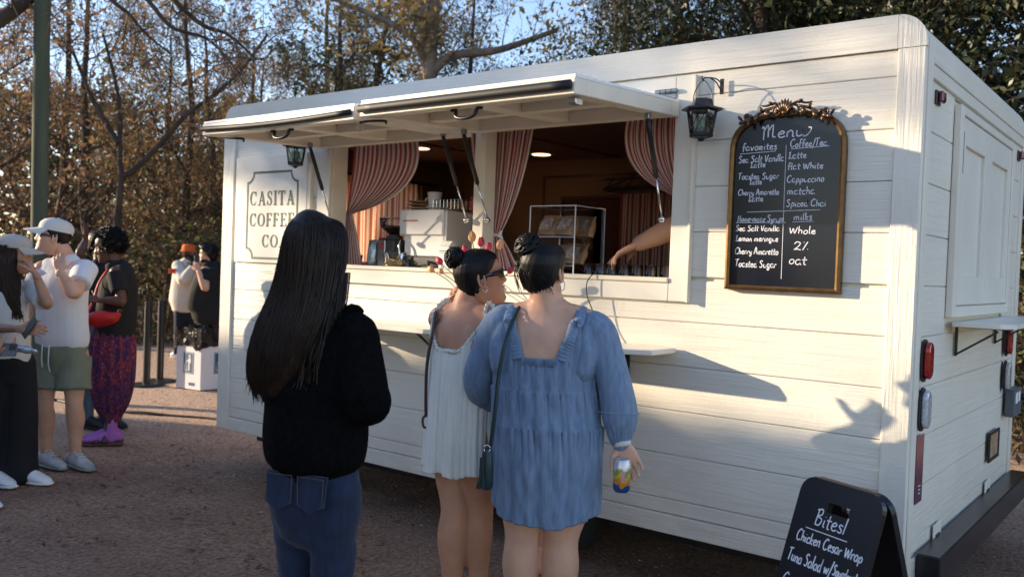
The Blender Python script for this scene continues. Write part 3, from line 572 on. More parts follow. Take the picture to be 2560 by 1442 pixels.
part('power_plug', MB().loft([(.12, 2.36, .86), (.17, 2.48, .855)], [.03], n=12), mat('green connector', (.02, .12, .06), rough=.4), TR, smooth=True)
# bumper, chassis, wheels
bp = part('bumper', MB().box((.013, .145, .285), (.105, W0+.02, .42), .006), M['bumper'], TR)
part('chassis_rail', MB().box((-L0+.1, .25, .20), (-.02, .35, ZB-.002), .004), M['bumper'], TR); part('chassis_rail', MB().box((-L0+.1, W0-.35, .20), (-.02, W0-.25, ZB-.002), .004), M['bumper'], TR)
part('underfloor', MB().box((-L0+.03, .101, ZB-.03+.001), (-.03, W0-.101, .60)), M['blackmetal'], TR)
for x in (-1.79,):
    for y in (.13, W0-.13-.18):
        root = part('wheel', MB().lathe((x, y, .315), [(.19, 0), (.27, .0), (.305, .025), (.315, .06), (.315, .12), (.305, .155), (.27, .18), (.19, .18)], n=40, axis=(0, 1, 0)), M['tyre'], TR, smooth=True)
        o = part('whitewall_band', MB().lathe((x, y-.004, .315), [(.212, .003), (.218, -.001), (.236, -.001), (.242, .003)], n=40, axis=(0, 1, 0), cap=False), M['white'], TR); o.parent = root
        o = part('rim', MB().lathe((x, y+.01, .315), [(.0, .03), (.05, .0), (.07, .03), (.15, .05), (.19, .0), (.195, -.005)], n=28, axis=(0, 1, 0), cap=False), M['white'], TR); o.parent = root
# ceiling lamps inside (lit)
for x, y in ((-3.75, 1.12), (-3.1, 1.75), (-1.7, 1.2)):
    root = part('ceiling_lamp', MB().lathe((x, y, 2.349), [(.085, 0), (.085, .009), (.07, .011)], n=20), M['white'], TR)
    o = part('lamp_lens', MB().lathe((x, y, 2.3465), [(.07, 0), (.07, .002)], n=20), emit('warm lamp glow', (1, .66, .34), 1.5), TR); o.parent = root
# curtains
def curtain(top0, top1, tie, bot0, bot1, ztop, ztie, zbot, y, np_, nm, mt, sag=.5, amp=.018, side=1):
    """gathered cloth: pleats run from the rail to the tie, flare below it"""
    def fn(u, v):
        xt = top0+(top1-top0)*u; vt = .72
        ph = math.sin(u*np_*2*math.pi)*amp*(1-.5*min(1, abs(v-vt)/.3)*0)
        if v <= vt:
            t = v/vt; xe = tie+(u-.5)*.05*side
            # rail -> tie along a hanging curve; outer folds swing lower before sweeping in
            cx = xt*(1-t)**1+xe*t; bulge = math.sin(math.pi*t)*(xt-tie)*sag*.55
            z = ztop+(ztie-ztop)*t-abs(xt-tie)*0.10*math.sin(math.pi*min(1, t*1.0))*t*1.6+(.5-u)*0*.02-(u if side > 0 else u)*0
            return (cx+bulge, y+ph*(1-.45*t)-.01*t, z)
        t = (v-vt)/(1-vt); xb = bot0+(bot1-bot0)*u
        xe = tie+(u-.5)*.05*side
        return (xe+(xb-xe)*t**.8, y+ph*(.55+.6*t)-.012*(1-t), ztie+(zbot-ztie)*t)
    vs, fs, uv = grid_mesh(fn, np_*12, 40); o = part(nm, (vs, fs), mt, TR, smooth=True, uv=uv)
    t = part('curtain_tie', MB().loft([(tie-.045, y-.004, ztie), (tie-.03, y-.036, ztie), (tie+.03, y-.036, ztie), (tie+.045, y-.004, ztie)], [(.008, .012)], side=(0, 0, 1), sub=3), mt, TR, smooth=True) if False else None
    return o
RW = [(.80, .72, .68), (.46, .11, .10)]
cm = lambda n_, tr=.25: stripe_mat('striped curtain %d' % n_, n_, RW[1], RW[0], tr)
c34 = cm(30)
curtain(-3.40, -2.86, -3.42, -3.45, -3.30, 2.27, 1.80, 1.48, .17, 8, 'curtain', c34, sag=.75)
curtain(-2.30, -2.42, -2.23, -2.28, -2.36, 2.27, 1.75, 1.48, .15, 3, 'curtain', cm(9), sag=.4)
curtain(-2.25, -1.97, -2.195, -2.27, -2.04, 2.27, 1.672, 1.485, .15, 6, 'curtain', cm(22), sag=.25)
curtain(-1.05, -1.40, -1.09, -1.06, -1.10, 2.27, 1.86, 1.48, .15, 7, 'curtain', cm(26), sag=.7, side=-1)
part('curtain_bow', MB().loft([(-2.245, .13, 1.668), (-2.20, .10, 1.672), (-2.15, .13, 1.668)], [(.010, .008)], side=(0, 0, 1), sub=3).loft([(-2.15, .11, 1.67), (-2.125, .10, 1.655)], [.014, .006], cap='round').loft([(-2.15, .11, 1.67), (-2.135, .105, 1.690)], [.013, .006], cap='round'), M['paper'], TR, smooth=True)
def flat_curtain(axis, a0, a1, fixed, z0, z1, np_, mt, amp=.022):
    def fn(u, v):
        c = a0+(a1-a0)*u; d = fixed+amp*math.sin(u*np_*2*math.pi)+.006*math.sin(u*31+v*3)
        return (d, c, z1+(z0-z1)*v) if axis == 'y' else (c, d, z1+(z0-z1)*v)
    vs, fs, uv = grid_mesh(fn, np_*8, 8); return part('curtain', (vs, fs), mt, TR, smooth=True, uv=uv)
flat_curtain('y', .25, 1.80, -4.36, 1.2, 2.16, 13, stripe_mat('backlit curtain', 52, (.50, .16, .10), (.80, .60, .42), .62))
flat_curtain('x', -2.62, -1.9, W0-.16, 1.1, 2.10, 8, cm(30))
part('curtain_rod', MB().tube([(-4.36, .2, 2.17), (-4.36, 1.95, 2.17)], .012).lathe((-4.36, 1.97, 2.17), [(.0, -.02), (.02, 0), (0, .02)], n=8, axis=(0, 1, 0)), M['blackmetal'], TR, smooth=True)
part('curtain_rod', MB().tube([(-2.72, W0-.17, 2.12), (-1.85, W0-.17, 2.12)], .012), M['blackmetal'], TR, smooth=True)
part('curtain_rod', MB().tube([(XL+.005, .16, 2.256), (-2.24, .16, 2.256)], .007), M['brass'], TR); part('curtain_rod', MB().tube([(-2.16, .16, 2.256), (XR-.005, .16, 2.256)], .007), M['brass'], TR)
# counter and fittings inside
part('counter', MB().box((-4.3, .1065, 1.40), (-.2, .60, 1.4545), .004), M['counter'], TR)
part('back_counter', MB().box((-4.1, 1.62, .66), (-1.9, W0-.107, 1.42), .004), M['darkwood'], TR)
part('door_outline', MB().box((-3.38, W0-.112, .7), (-3.36, W0-.1065, 2.24)).box((-3.36, W0-.112, 2.22), (-2.3, W0-.1065, 2.24)), M['darkwood'], TR)
print('trailer done')
# ---------------------------------------------------------------- handwriting: a single-stroke hand font
GL = {  # glyph: (advance, [strokes]); x-height .5, cap height 1, descender -.35
'a': (.50, [[(.40, .44), (.22, .5), (.06, .34), (.08, .08), (.24, .0), (.38, .16), (.41, .46), (.40, .1), (.48, .0)]]),
'b': (.48, [[(.1, 1), (.08, .05), (.1, .3), (.26, .48), (.42, .3), (.34, .04), (.1, .03)]]),
'c': (.42, [[(.38, .4), (.24, .5), (.07, .3), (.12, .05), (.28, .0), (.40, .08)]]),
'd': (.50, [[(.40, .42), (.2, .5), (.06, .25), (.18, .0), (.36, .12), (.42, .4), (.44, 1), (.42, .1), (.5, .0)]]),
'e': (.44, [[(.08, .26), (.3, .3), (.36, .42), (.24, .5), (.08, .34), (.1, .08), (.26, .0), (.42, .1)]]),
'f': (.38, [[(.40, .9), (.28, 1), (.18, .85), (.16, .3), (.14, -.1)], [(.02, .48), (.36, .52)]]),
'g': (.50, [[(.38, .42), (.2, .5), (.07, .3), (.16, .06), (.34, .12), (.40, .46), (.40, -.1), (.28, -.34), (.12, -.22), (.44, .06)]]),
'h': (.48, [[(.1, 1), (.09, .0)], [(.09, .25), (.24, .48), (.37, .38), (.38, .0)]]),
'i': (.24, [[(.11, .46), (.1, .08), (.2, .0)], [(.115, .68), (.12, .71)]]),
'k': (.44, [[(.1, 1), (.09, .0)], [(.38, .48), (.12, .22), (.38, .0)]]),
'l': (.24, [[(.12, 1), (.1, .12), (.2, .0)]]),
'm': (.72, [[(.08, .46), (.08, .0)], [(.08, .3), (.22, .5), (.32, .36), (.32, .0)], [(.32, .3), (.46, .5), (.57, .36), (.58, .06), (.66, .0)]]),
'n': (.48, [[(.08, .46), (.08, .0)], [(.08, .3), (.24, .5), (.36, .36), (.37, .06), (.46, .0)]]),
'o': (.46, [[(.24, .5), (.08, .34), (.1, .06), (.26, .0), (.40, .2), (.36, .44), (.22, .5)]]),
'p': (.48, [[(.1, .46), (.08, -.35)], [(.09, .3), (.25, .5), (.41, .32), (.33, .05), (.1, .06)]]),
'r': (.38, [[(.08, .46), (.08, .0)], [(.08, .28), (.2, .46), (.36, .46)]]),
's': (.38, [[(.34, .44), (.2, .5), (.1, .38), (.3, .2), (.26, .02), (.06, .06)]]),
't': (.36, [[(.18, .85), (.16, .1), (.3, .0)], [(.02, .52), (.36, .54)]]),
'u': (.48, [[(.08, .46), (.09, .1), (.22, .0), (.37, .16), (.38, .46), (.38, .1), (.47, .0)]]),
'v': (.44, [[(.06, .48), (.2, .0), (.38, .5)]]), 'w': (.64, [[(.06, .48), (.17, .02), (.31, .4), (.44, .02), (.58, .5)]]),
'y': (.46, [[(.07, .46), (.12, .12), (.28, .1), (.38, .46), (.36, -.1), (.22, -.34), (.06, -.2)]]),
'x': (.4, [[(.05, .48), (.35, .0)], [(.35, .48), (.05, .0)]]),
'M': (.86, [[(.02, .72), (.14, .8), (.16, -.15)], [(.15, .5), (.36, .95), (.40, .05)], [(.40, .5), (.62, .95), (.64, .12), (.8, .04)]]),
'C': (.62, [[(.56, .86), (.34, 1), (.08, .6), (.14, .1), (.36, .0), (.56, .14)]]),
'T': (.56, [[(.02, .95), (.56, 1)], [(.28, .97), (.24, .0)]]), 'S': (.56, [[(.48, .88), (.3, 1), (.1, .8), (.4, .42), (.34, .02), (.04, .08)]]),
'V': (.56, [[(.06, .9), (.24, .0), (.5, .95)]]), 'A': (.62, [[(.04, .0), (.3, 1), (.54, .0)], [(.1, .35), (.5, .38)]]),
'H': (.62, [[(.1, .95), (.08, .0)], [(.48, .98), (.46, .0)], [(.02, .5), (.56, .55)]]), 'L': (.48, [[(.3, .95), (.08, .85), (.2, .6), (.1, .0), (.3, .05), (.46, .0)]]),
'W': (.78, [[(.04, .8), (.18, .02), (.36, .7), (.52, .02), (.74, .85)]]), 'B': (.6, [[(.06, .9), (.4, 1), (.44, .7), (.2, .52), (.5, .4), (.42, .02), (.14, .0)], [(.18, .92), (.14, .0)]]),
'G': (.66, [[(.56, .86), (.34, 1), (.08, .6), (.12, .1), (.38, .0), (.56, .2), (.56, .46), (.34, .44)]]),
'P': (.52, [[(.1, .95), (.08, .0)], [(.04, .92), (.38, 1), (.44, .7), (.1, .5)]]),
'R': (.5, [[(.08, .5), (.08, .0)], [(.04, .52), (.34, .54), (.34, .3), (.1, .26), (.42, .0)]]),
'2': (.52, [[(.06, .7), (.2, .95), (.42, .8), (.3, .4), (.06, .02), (.24, .1), (.48, .0)]]),
'%': (.4, [[(.34, .95), (.06, -.05)], [(.10, .86), (.12, .9)], [(.36, .06), (.38, .1)]]), '/': (.34, [[(.36, 1.1), (.06, -.3)]]), '-': (.3, [[(.04, .34), (.26, .36)]]),
'!': (.2, [[(.14, 1), (.08, .0)]]), "'": (.1, [[(.06, 1), (.04, .85)]]), '.': (.15, [[(.06, .0), (.08, .03)]]), ' ': (.30, [])}
def write(mb, text, x0, z0, x1, h, o, u, v, pen, slope=0.0, seed=0, scale=None):
    tot = sum(GL[c][0] for c in text); sx = (x1-x0)/tot; x = x0; rr_ = random.Random(seed)
    for c in text:
        adv, st = GL[c]; jz = rr_.uniform(-.04, .04)*h; js = rr_.uniform(.94, 1.08)
        for s in st:
            p = crs(s, 4) if len(s) > 2 else np.array(s, float)
            q = [(x+a*sx*.98+b*h*.06, z0+(x-x0)*slope+b*h*js+jz) for a, b in p]
            mb.ribbon(q, [pen*(.85+.3*abs(math.sin(i*1.3+x*40))) for i in range(len(q))], o, u, v, lift=.0008+.00005*(hash(c) % 5))
        x += adv*sx
# ---------------------------------------------------------------- menu board
MN = thing('menu_board', 'arched gold framed chalkboard headed Menu with a bronze leaf crest', 'menu board', (-.525, -.017, 1.75))
def arch(xl, xr, zb, zs, zt, n=18):
    cx = (xl+xr)/2; a = (xr-xl)/2; P = [(xl, zb), (xr, zb)]
    for i in range(n+1):
        t = math.pi*i/n; ce, se = math.cos(t), math.sin(t); e = .72
        P.append((cx+a*math.copysign(abs(ce)**e, ce), zs+(zt-zs)*abs(se)**e))
    return P
ou = arch(-.772, -.278, 1.440, 2.02, 2.188); inn = arch(-.752, -.298, 1.460, 2.018, 2.168)
bd = MB().prism(arch(-.756, -.294, 1.456, 2.018, 2.172), (0, -.020, 0), (1, 0, 0), (0, 0, 1), (0, .0165, 0)); part('chalkboard_panel', bd, M['chalk'], MN)
fr = MB(); n = len(ou)
for i in range(n):
    j = (i+1) % n; a, b_, c, d = ou[i], ou[j], inn[j], inn[i]; m1 = tuple((np.array(a)*.5+np.array(d)*.5)); m2 = tuple((np.array(b_)*.5+np.array(c)*.5))
    y0, y1, y2 = -.002, -.034, -.040
    vs = [(a[0], y0, a[1]), (b_[0], y0, b_[1]), (b_[0], y1, b_[1]), (a[0], y1, a[1]), (m1[0], y2, m1[1]), (m2[0], y2, m2[1]), (d[0], y1+.002, d[1]), (c[0], y1+.002, c[1]), (d[0], y0, d[1]), (c[0], y0, c[1])]
    fr.add(vs, [(0, 1, 2, 3), (3, 2, 5, 4), (4, 5, 7, 6), (6, 7, 9, 8)])
part('frame', fr, M['brass'], MN)
tx = MB(); Oc, UX, UZ = (0, -.0205, 0), (1, 0, 0), (0, 0, 1)
rows = [('Menu', -.640, 2.083, -.452, .054), ('favoRites', -.722, 2.035, -.566, .031), ('Coffee/Tea', -.511, 2.039, -.356, .030),
('Sea Salt Vanilla', -.736, 1.984, -.533, .029), ('Latte', -.681, 1.962, -.613, .025), ('Toasted Sugar', -.735, 1.912, -.552, .027), ('Latte', -.681, 1.890, -.626, .023),
('Cherry Amaretto', -.732, 1.845, -.549, .026), ('Latte', -.683, 1.818, -.617, .024), ('Latte', -.516, 1.993, -.439, .028), ('flat White', -.518, 1.947, -.368, .028), ('Cappuccino', -.519, 1.894, -.362, .028),
('matcha', -.516, 1.844, -.397, .027), ('Spiced Chai', -.517, 1.794, -.350, .028), ('Home-made Syrups', -.729, 1.731, -.523, .027), ('milks', -.483, 1.737, -.404, .026), ('Sea Salt Vanilla', -.736, 1.692, -.540, .024),
('Lemon meringue', -.734, 1.648, -.544, .024), ('Cherry Amaretto', -.735, 1.593, -.541, .027), ('Toasted Sugar', -.733, 1.538, -.547, .030), ('Whole', -.499, 1.681, -.387, .029), ('2%', -.479, 1.615, -.415, .034), ('oat', -.496, 1.555, -.419, .034)]
for i, (t, x0, z0, x1, h) in enumerate(rows): write(tx, t, x0, z0, x1, h*(1.15 if t in ('matcha', 'oat', 'milks') else 1), Oc, UX, UZ, .0052 if t == 'Menu' else .0036, seed=i)
tx.ribbon(crs([(-.466, 2.087), (-.448, 2.083), (-.43, 2.098), (-.424, 2.116), (-.436, 2.118)], 4), .004, Oc, UX, UZ, .001)
for a, b_ in (((-.729, 2.022), (-.569, 2.027)), ((-.506, 2.032), (-.346, 2.037)), ((-.527, 2.05), (-.524, 1.492)), ((-.687, 1.772), (-.373, 1.779)), ((-.734, 1.7265), (-.515, 1.7275)), ((-.487, 1.730), (-.398, 1.732))): tx.ribbon([a, b_], .0022, Oc, UX, UZ, .0012)
part('chalk_lettering', tx, M['chalkmark'], MN)
# the crest: scrolls, leaves and a central palmette following the arch
cr = MB(); yc = -.048
def cpt(a, lift=0.0):
    t = math.radians(a); ce, se = math.cos(t), math.sin(t); e = .72
    return np.array((-.525+.247*math.copysign(abs(ce)**e, ce), yc, 2.02+.168*abs(se)**e+lift))
def scroll(c, r_, turns, a0, sgn, th):
    p = []
    for i in range(24):
        t = i/23; a = math.radians(a0)+sgn*turns*2*math.pi*t; q = r_*(1-.86*t); p.append((c[0]+q*math.cos(a), c[1]-.006*t, c[2]+q*math.sin(a)))
    cr.loft(p, [th*(1-.45*i/23) for i in range(24)], side=(0, 1, 0), n=6, cap='round')
def leaf(p0, p1, w_, curl=.0):
    p0, p1 = V3(p0), V3(p1); d = p1-p0; nl = np.array((-d[2], 0, d[0])); m_ = (p0+p1)/2+nl*curl+(0, -.010, 0)
    cr.loft([p0, p0*.6+m_*.4, m_, m_*.35+p1*.65, p1], [(w_*.3, .004), (w_*.85, .007), (w_, .008), (w_*.7, .006), (w_*.08, .002)], side=nrm(nl), n=8, sub=2)
for sx in (-1, 1):
    X = lambda x: -.525+sx*x
    scroll((X(.035), yc, 2.187), .024, 1.3, 90 if sx > 0 else 90, -sx, .0055); scroll((X(.165), yc-.002, 2.176), .018, 1.2, 200 if sx > 0 else -20, sx, .0055)
    cr.lathe((X(.035), yc-.004, 2.187), [(.0, -.008), (.007, -.004), (.008, .004), (0, .008)], n=8, axis=(0, 1, 0)); cr.lathe((X(.166), yc-.004, 2.176), [(.0, -.008), (.008, -.004), (.009, .004), (0, .008)], n=8, axis=(0, 1, 0))
    cr.loft([(X(.008), yc, 2.166), (X(.02), yc, 2.205), (X(.05), yc, 2.222), (X(.085), yc, 2.214), (X(.11), yc, 2.218)], [.005, .006, .006, .005, .003], side=(0, 1, 0), n=6, sub=3)
    cr.loft([(X(.05), yc, 2.205), (X(.09), yc, 2.196), (X(.12), yc, 2.182), (X(.15), yc, 2.160), (X(.185), yc, 2.150)], [.006, .007, .007, .006, .003], side=(0, 1, 0), n=6, sub=3)
    for (x, z, dx, dz, w_) in ((.07, 2.20, .012, -.040, .009), (.075, 2.195, -.008, -.035, .008), (.10, 2.188, .010, .022, .007), (.115, 2.180, .016, -.040, .010), (.125, 2.176, -.004, -.030, .008), (.14, 2.166, .020, .014, .008), (.15, 2.160, .036, -.016, .009), (.165, 2.152, .038, -.008, .009), (.155, 2.160, .0, -.034, .008), (.19, 2.160, .016, .018, .007), (.055, 2.215, .018, .012, .007), (.06, 2.185, .018, -.022, .008)):
        leaf((X(x), yc, z), (X(x+dx), yc-.004, z+dz), w_, .1*sx)
for a in (-62, -40, -20, 0, 20, 40, 62):
    t = math.radians(a); leaf((-.525+.004*math.sin(t), yc-.004, 2.172), (-.525+.042*math.sin(t), yc-.010, 2.186+.052*math.cos(t)), .008)
leaf((-.525, yc-.006, 2.168), (-.525, yc-.006, 2.19), .012)
part('crest', cr, M['bronze'], MN, smooth=True)

# ---------------------------------------------------------------- lanterns hung on brackets
def lantern(x, y, z, label, bracket=True):
    T = thing('hanging_lantern', label, 'lantern', (x, y, z), 0, 'black lanterns hung on the trailer')
    k = 6; C = lambda: (x, y, z)
    mb = MB().lathe((x, y, z), [(.010, .183), (.040, .180), (.050, .150), (.088, .140), (.090, .132), (.050, .130)], n=6, start=.26); part('roof', mb, M['blackmetal'], T)
    mb = MB().lathe((x, y, z), [(.0, -.004), (.012, .0), (.016, .008), (.048, .016), (.052, .022), (.050, .030), (.0, .030)], n=6, start=.26); part('base', mb, M['blackmetal'], T)
    mb = MB(); pt = lambda a, r_, zz: (x+r_*math.cos(a), y+r_*math.sin(a), z+zz)
    # lathe's ring starts along the cross of axis and Y; rebuild the six posts on the same corners
    ax = np.array((0, 0, 1.)); u = nrm(np.cross(ax, (0, 1, 0))); v = np.cross(ax, u)
    q = lambda i, r_, zz: V3(C())+(u*math.cos(.26+i*math.pi/3)+v*math.sin(.26+i*math.pi/3))*r_+ax*zz
    for i in range(6):
        mb.tube([q(i, .064, .132), q(i, .047, .028)], .0032, n=5); mb.tube([q(i, .064, .130), q(i+1, .047, .03)], .0018, n=4); mb.tube([q(i+1, .064, .130), q(i, .047, .03)], .0018, n=4)
        mb.tube([q(i, .065, .128), q(i+1, .065, .128)], .0028, n=5); mb.tube([q(i, .048, .032), q(i+1, .048, .032)], .0028, n=5)
    part('cage', mb, M['blackmetal'], T)
    mb = MB()
    for i in range(6): mb.add([q(i, .060, .129), q(i+1, .060, .129), q(i+1, .044, .031), q(i, .044, .031)], [(0, 1, 2, 3)])
    part('pane', mb, glass('lantern glass', (.80, .86, .80), alpha=.3), T)
    part('candle', MB().lathe((x, y, z), [(.0, .03), (.022, .031), (.024, .10), (.0, .102)], n=14), mat('green glass candle', (.34, .40, .33), rough=.3, var=.4, vscale=50), T, smooth=True)
    part('wire_handle', MB().tube([q(0, .045, .150), (x-.045, y, z+.165), (x-.038, y, z+.215), (x, y, z+.262), (x+.038, y, z+.215), (x+.045, y, z+.165)], .0022, n=5, sub=3), M['blackmetal'], T)
    if bracket:
        b = MB().box((x+.030, -.0205, z+.215), (x+.048, -.0155, z+.282), .001)
        b.tube([(x+.039, -.020, z+.262), (x+.03, y*.55, z+.276), (x+.006, y, z+.270), (x, y, z+.258)], .003, n=5, sub=3); b.tube([(x+.039, -.020, z+.228), (x+.03, y*.5, z+.262), (x+.02, y*.75, z+.272)], .003, n=5, sub=3)
        b.tube([(x, y, z+.258), (x-.006, y-.004, z+.268), (x-.002, y-.008, z+.278)], .003, n=5); part('wall_bracket', b, M['blackmetal'], T)
lantern(-.868, -.120, 2.073, 'black hexagonal lantern hanging between serving window and menu board')
lantern(-3.612, -.120, 2.066, 'black hexagonal lantern hanging under the flap above the painted sign')

# ---------------------------------------------------------------- folding black sign in front of the corner
a0, a1 = V3((-.199, -.506, .80)), V3((.101, -.643, .80)); hd = nrm(a1-a0); hw = np.linalg.norm(a1-a0)/2+.01; hc = (a0+a1)/2; out = np.array((hd[1], -hd[0], 0.)); 
AF = thing('folding_sign', 'black A-frame sign with handwritten Bites menu by the trailer corner', 'sign', (hc[0], hc[1], 0))
def asheet(sgn, name):
    d = nrm(out*sgn*.26+np.array((0, 0, -.80))); nn = nrm(np.cross(d, hd))*1.0
    if nn@(out*sgn) < 0: nn = -nn
    top = hc+np.array((0, 0, .002))+out*sgn*.006; H = .85; rc = .055
    P = [(-hw, H), (-hw, rc)]+[(-hw+rc-rc*math.cos(math.radians(a)), rc-rc*math.sin(math.radians(a))) for a in range(15, 90, 15)]+[(-hw+rc, 0), (hw-rc, 0)]+[(hw-rc+rc*math.sin(math.radians(a)), rc-rc*math.cos(math.radians(a))) for a in range(15, 90, 15)]+[(hw, rc), (hw, H)]
    # panel with a hand slot: four strips around the slot
    t = nn*.022; o_ = top-t*.5; mb = MB(); s0, s1, y0, y1 = -.038, .052, .070, .103
    def cell(poly): mb.prism(poly, o_, hd, d, t)
    cell([p for p in P if p[1] <= rc+1e-6]+[] if False else [(-hw, rc)]+P[2:2+5]+[(-hw+rc, 0), (hw-rc, 0)]+P[9:9+5]+[(hw, rc)])
    cell([(-hw, rc), (hw, rc), (hw, y0), (-hw, y0)]); cell([(-hw, y0), (s0, y0), (s0, y1), (-hw, y1)]); cell([(s1, y0), (hw, y0), (hw, y1), (s1, y1)]); cell([(-hw, y1), (hw, y1), (hw, H), (-hw, H)])
    o2 = part(name, mb, M['aboard'], AF); return o_+t*(1 if nn@out*sgn > 0 else 0), d, nn
of, df, nf = asheet(1, 'front_panel'); asheet(-1, 'rear_panel')
nf = nrm(np.cross(hd, -df)); face = of
if nf@out < 0: nf = -nf
part('hinge_bar', MB().tube([hc+hd*.8*hw-(0, 0, .008), hc-hd*.8*hw-(0, 0, .008)], .012), M['aboard'], AF)
tb = MB(); Of = face+nf*.0006; up = -df
chk = np.cross(hd, up); hdw = hd if chk@nf > 0 else hd
for t, x0, z0, x1, h in (('Bites!', -.080, -.175, .058, .052), ('Chicken Cesar Wrap', -.135, -.243, .150, .038), ('Tuna Salad w/', -.150, -.318, .045, .042), ('Sourdough', .050, -.310, .152, .034), ('Wasa', .062, -.352, .122, .034), ('Grinder Pasta', -.145, -.405, .100, .044), ('Salad', -.145, -.47, -.03, .042)):
    write(tb, t, x0, z0+.020, x1, h, Of, hd, up, .0046, seed=len(t))
tb.ribbon([(-.105, -.174), (.075, -.174)], .003, Of, hd, up, .001)
part('chalk_lettering', tb, M['chalkmark'], AF)

# ---------------------------------------------------------------- things on the counter (top 1.4545)
CT = 1.4548
T = thing('espresso_machine', 'large white espresso machine with red lettering on the counter', 'coffee machine', (-2.8, .4, CT))
part('upper_body', MB().box((-3.008, .20, 1.672), (-2.652, .62, 1.822), .006), M['machine'], T); part('side_cheek', MB().box((-2.6515, .215, 1.475), (-2.635, .62, 1.815), .004), M['machine'], T)
part('back_panel', MB().box((-2.975, .214, 1.545), (-2.655, .60, 1.6715), .005), M['machine'], T); part('drip_base', MB().box((-2.955, .205, CT), (-2.655, .60, 1.5445), .006), M['darkplastic'], T)
part('cup_rail', MB().tube([(-2.99, .22, 1.822), (-2.99, .22, 1.835), (-2.67, .22, 1.835), (-2.67, .22, 1.822)], .003).tube([(-2.67, .22, 1.835), (-2.67, .6, 1.835)], .003), M['chrome'], T)
part('steam_wand', MB().tube([(-2.985, .19, 1.642), (-2.975, .17, 1.60), (-2.965, .17, 1.53)], .006, sub=3), M['chrome'], T, smooth=True)
mb = MB(); 
for i, x in enumerate(np.linspace(-2.975, -2.862, 11)): mb.box((x, .1992, 1.752), (x+.008, .1996, 1.762)); mb.box((x, .1992, 1.7525), (x+.002+.004*(i % 2), .1990, 1.7615))
part('red_lettering', mb, M['redprint'], T)
T = thing('coffee_grinder', 'steel coffee grinder with clear hopper of dark beans', 'coffee grinder', (-3.15, .25, CT))
part('body', MB().box((-3.165, .165, CT), (-3.020, .33, 1.640), .006), M['darkplastic'], T); part('face_plate', MB().box((-3.148, .158, CT+.006), (-3.085, .1648, 1.636), .003), M['steel'], T)
part('neck', MB().lathe((-3.09, .24, 1.640), [(.055, 0), (.05, .02), (.03, .035), (.03, .05)], n=20), M['darkplastic'], T, smooth=True)
part('beans', MB().lathe((-3.09, .24, 1.665), [(.022, 0), (.03, .012), (.075, .05), (.086, .062), (.0, .066)], n=24), M['beans'], T, smooth=True)
part('hopper', MB().lathe((-3.09, .24, 1.662), [(.024, 0), (.036, .014), (.082, .050), (.092, .062), (.094, .112), (.090, .113)], n=28, cap=False), M['glass'], T, smooth=True)
part('hopper_lid', MB().lathe((-3.09, .24, 1.775), [(.0, .004), (.095, .002), (.095, -.004), (.0, -.003)], n=28), M['glass'], T, smooth=True)
part('badge', MB().prism([(-.012, .018), (0, .021), (.012, .018), (.011, -.006), (0, -.02), (-.011, -.006)], (-3.117, .1578, 1.60), (1, 0, 0), (0, 0, 1), (0, -.002, 0)).prism([(-.004, .008), (.004, .008), (0, -.01)], (-3.117, .1556, 1.60), (1, 0, 0), (0, 0, 1), (0, -.001, 0)), M['redprint'], T)
part('red_switch', MB().box((-3.155, .17, 1.6405), (-3.12, .2, 1.652), .003), M['redprint'], T)
tag(part('foil_bag', MB().loft([(-3.225, .19, CT), (-3.225, .19, 1.52), (-3.222, .19, 1.58), (-3.225, .19, 1.638)], [(.038, .03), (.040, .034), (.038, .026), (.036, .003)], n=12), mat('crinkled foil', (.45, .52, .55), rough=.22, metal=.6, bump=.9, bscale=25, bdist=.01), None, smooth=True), 'crinkled silver coffee bag beside the grinder', 'bag')
T = thing('plastic_tub', 'clear plastic tub of wrapped treats by the grinder', 'tub', (-2.97, .13, CT))
part('tub_wall', MB().lathe((-2.972, .13, CT+.003), [(.054, 0), (.066, .078), (.074, .100), (.076, .104), (.072, .106)], n=26, cap=False), M['glass'], T, smooth=True)
mb = MB(); r = np.random.RandomState(3)
for i in range(46):
    a = r.uniform(0, 6.28); q = .05*math.sqrt(r.rand()); c = V3((-2.972+q*math.cos(a), .13+q*math.sin(a), CT+.01+.05*r.rand())); d = r.normal(size=3)*.016; mb.tube([c-d, c+(0, 0, .006), c+d], .0035, n=5, tone=.5)
part('wrapped_treats', mb, M['noodle'], T)
T = thing('plastic_cup', 'clear plastic cup with dark lid beside the espresso machine', 'cup', (-2.875, .13, CT))
part('cup_wall', MB().lathe((-2.870, .13, CT), [(.016, 0), (.024, .085), (.022, .086)], n=18, cap=False), M['glass'], T, smooth=True); part('lid', MB().lathe((-2.870, .13, CT+.086), [(.024, 0), (.024, .006), (.012, .010)], n=16), M['darkplastic'], T)
T = thing('glass_jar', 'small jar of red syrup on the counter beside the grinder bag', 'jar', (-3.30, .20, CT))
part('jar_wall', MB().lathe((-3.30, .20, CT), [(.030, 0), (.036, .012), (.036, .06), (.028, .078), (.028, .088)], n=18, cap=False), M['glass'], T, smooth=True); part('syrup', MB().lathe((-3.30, .20, CT), [(.028, .002), (.033, .014), (.033, .045), (.0, .046)], n=18), M['pinkglass'], T, smooth=True)
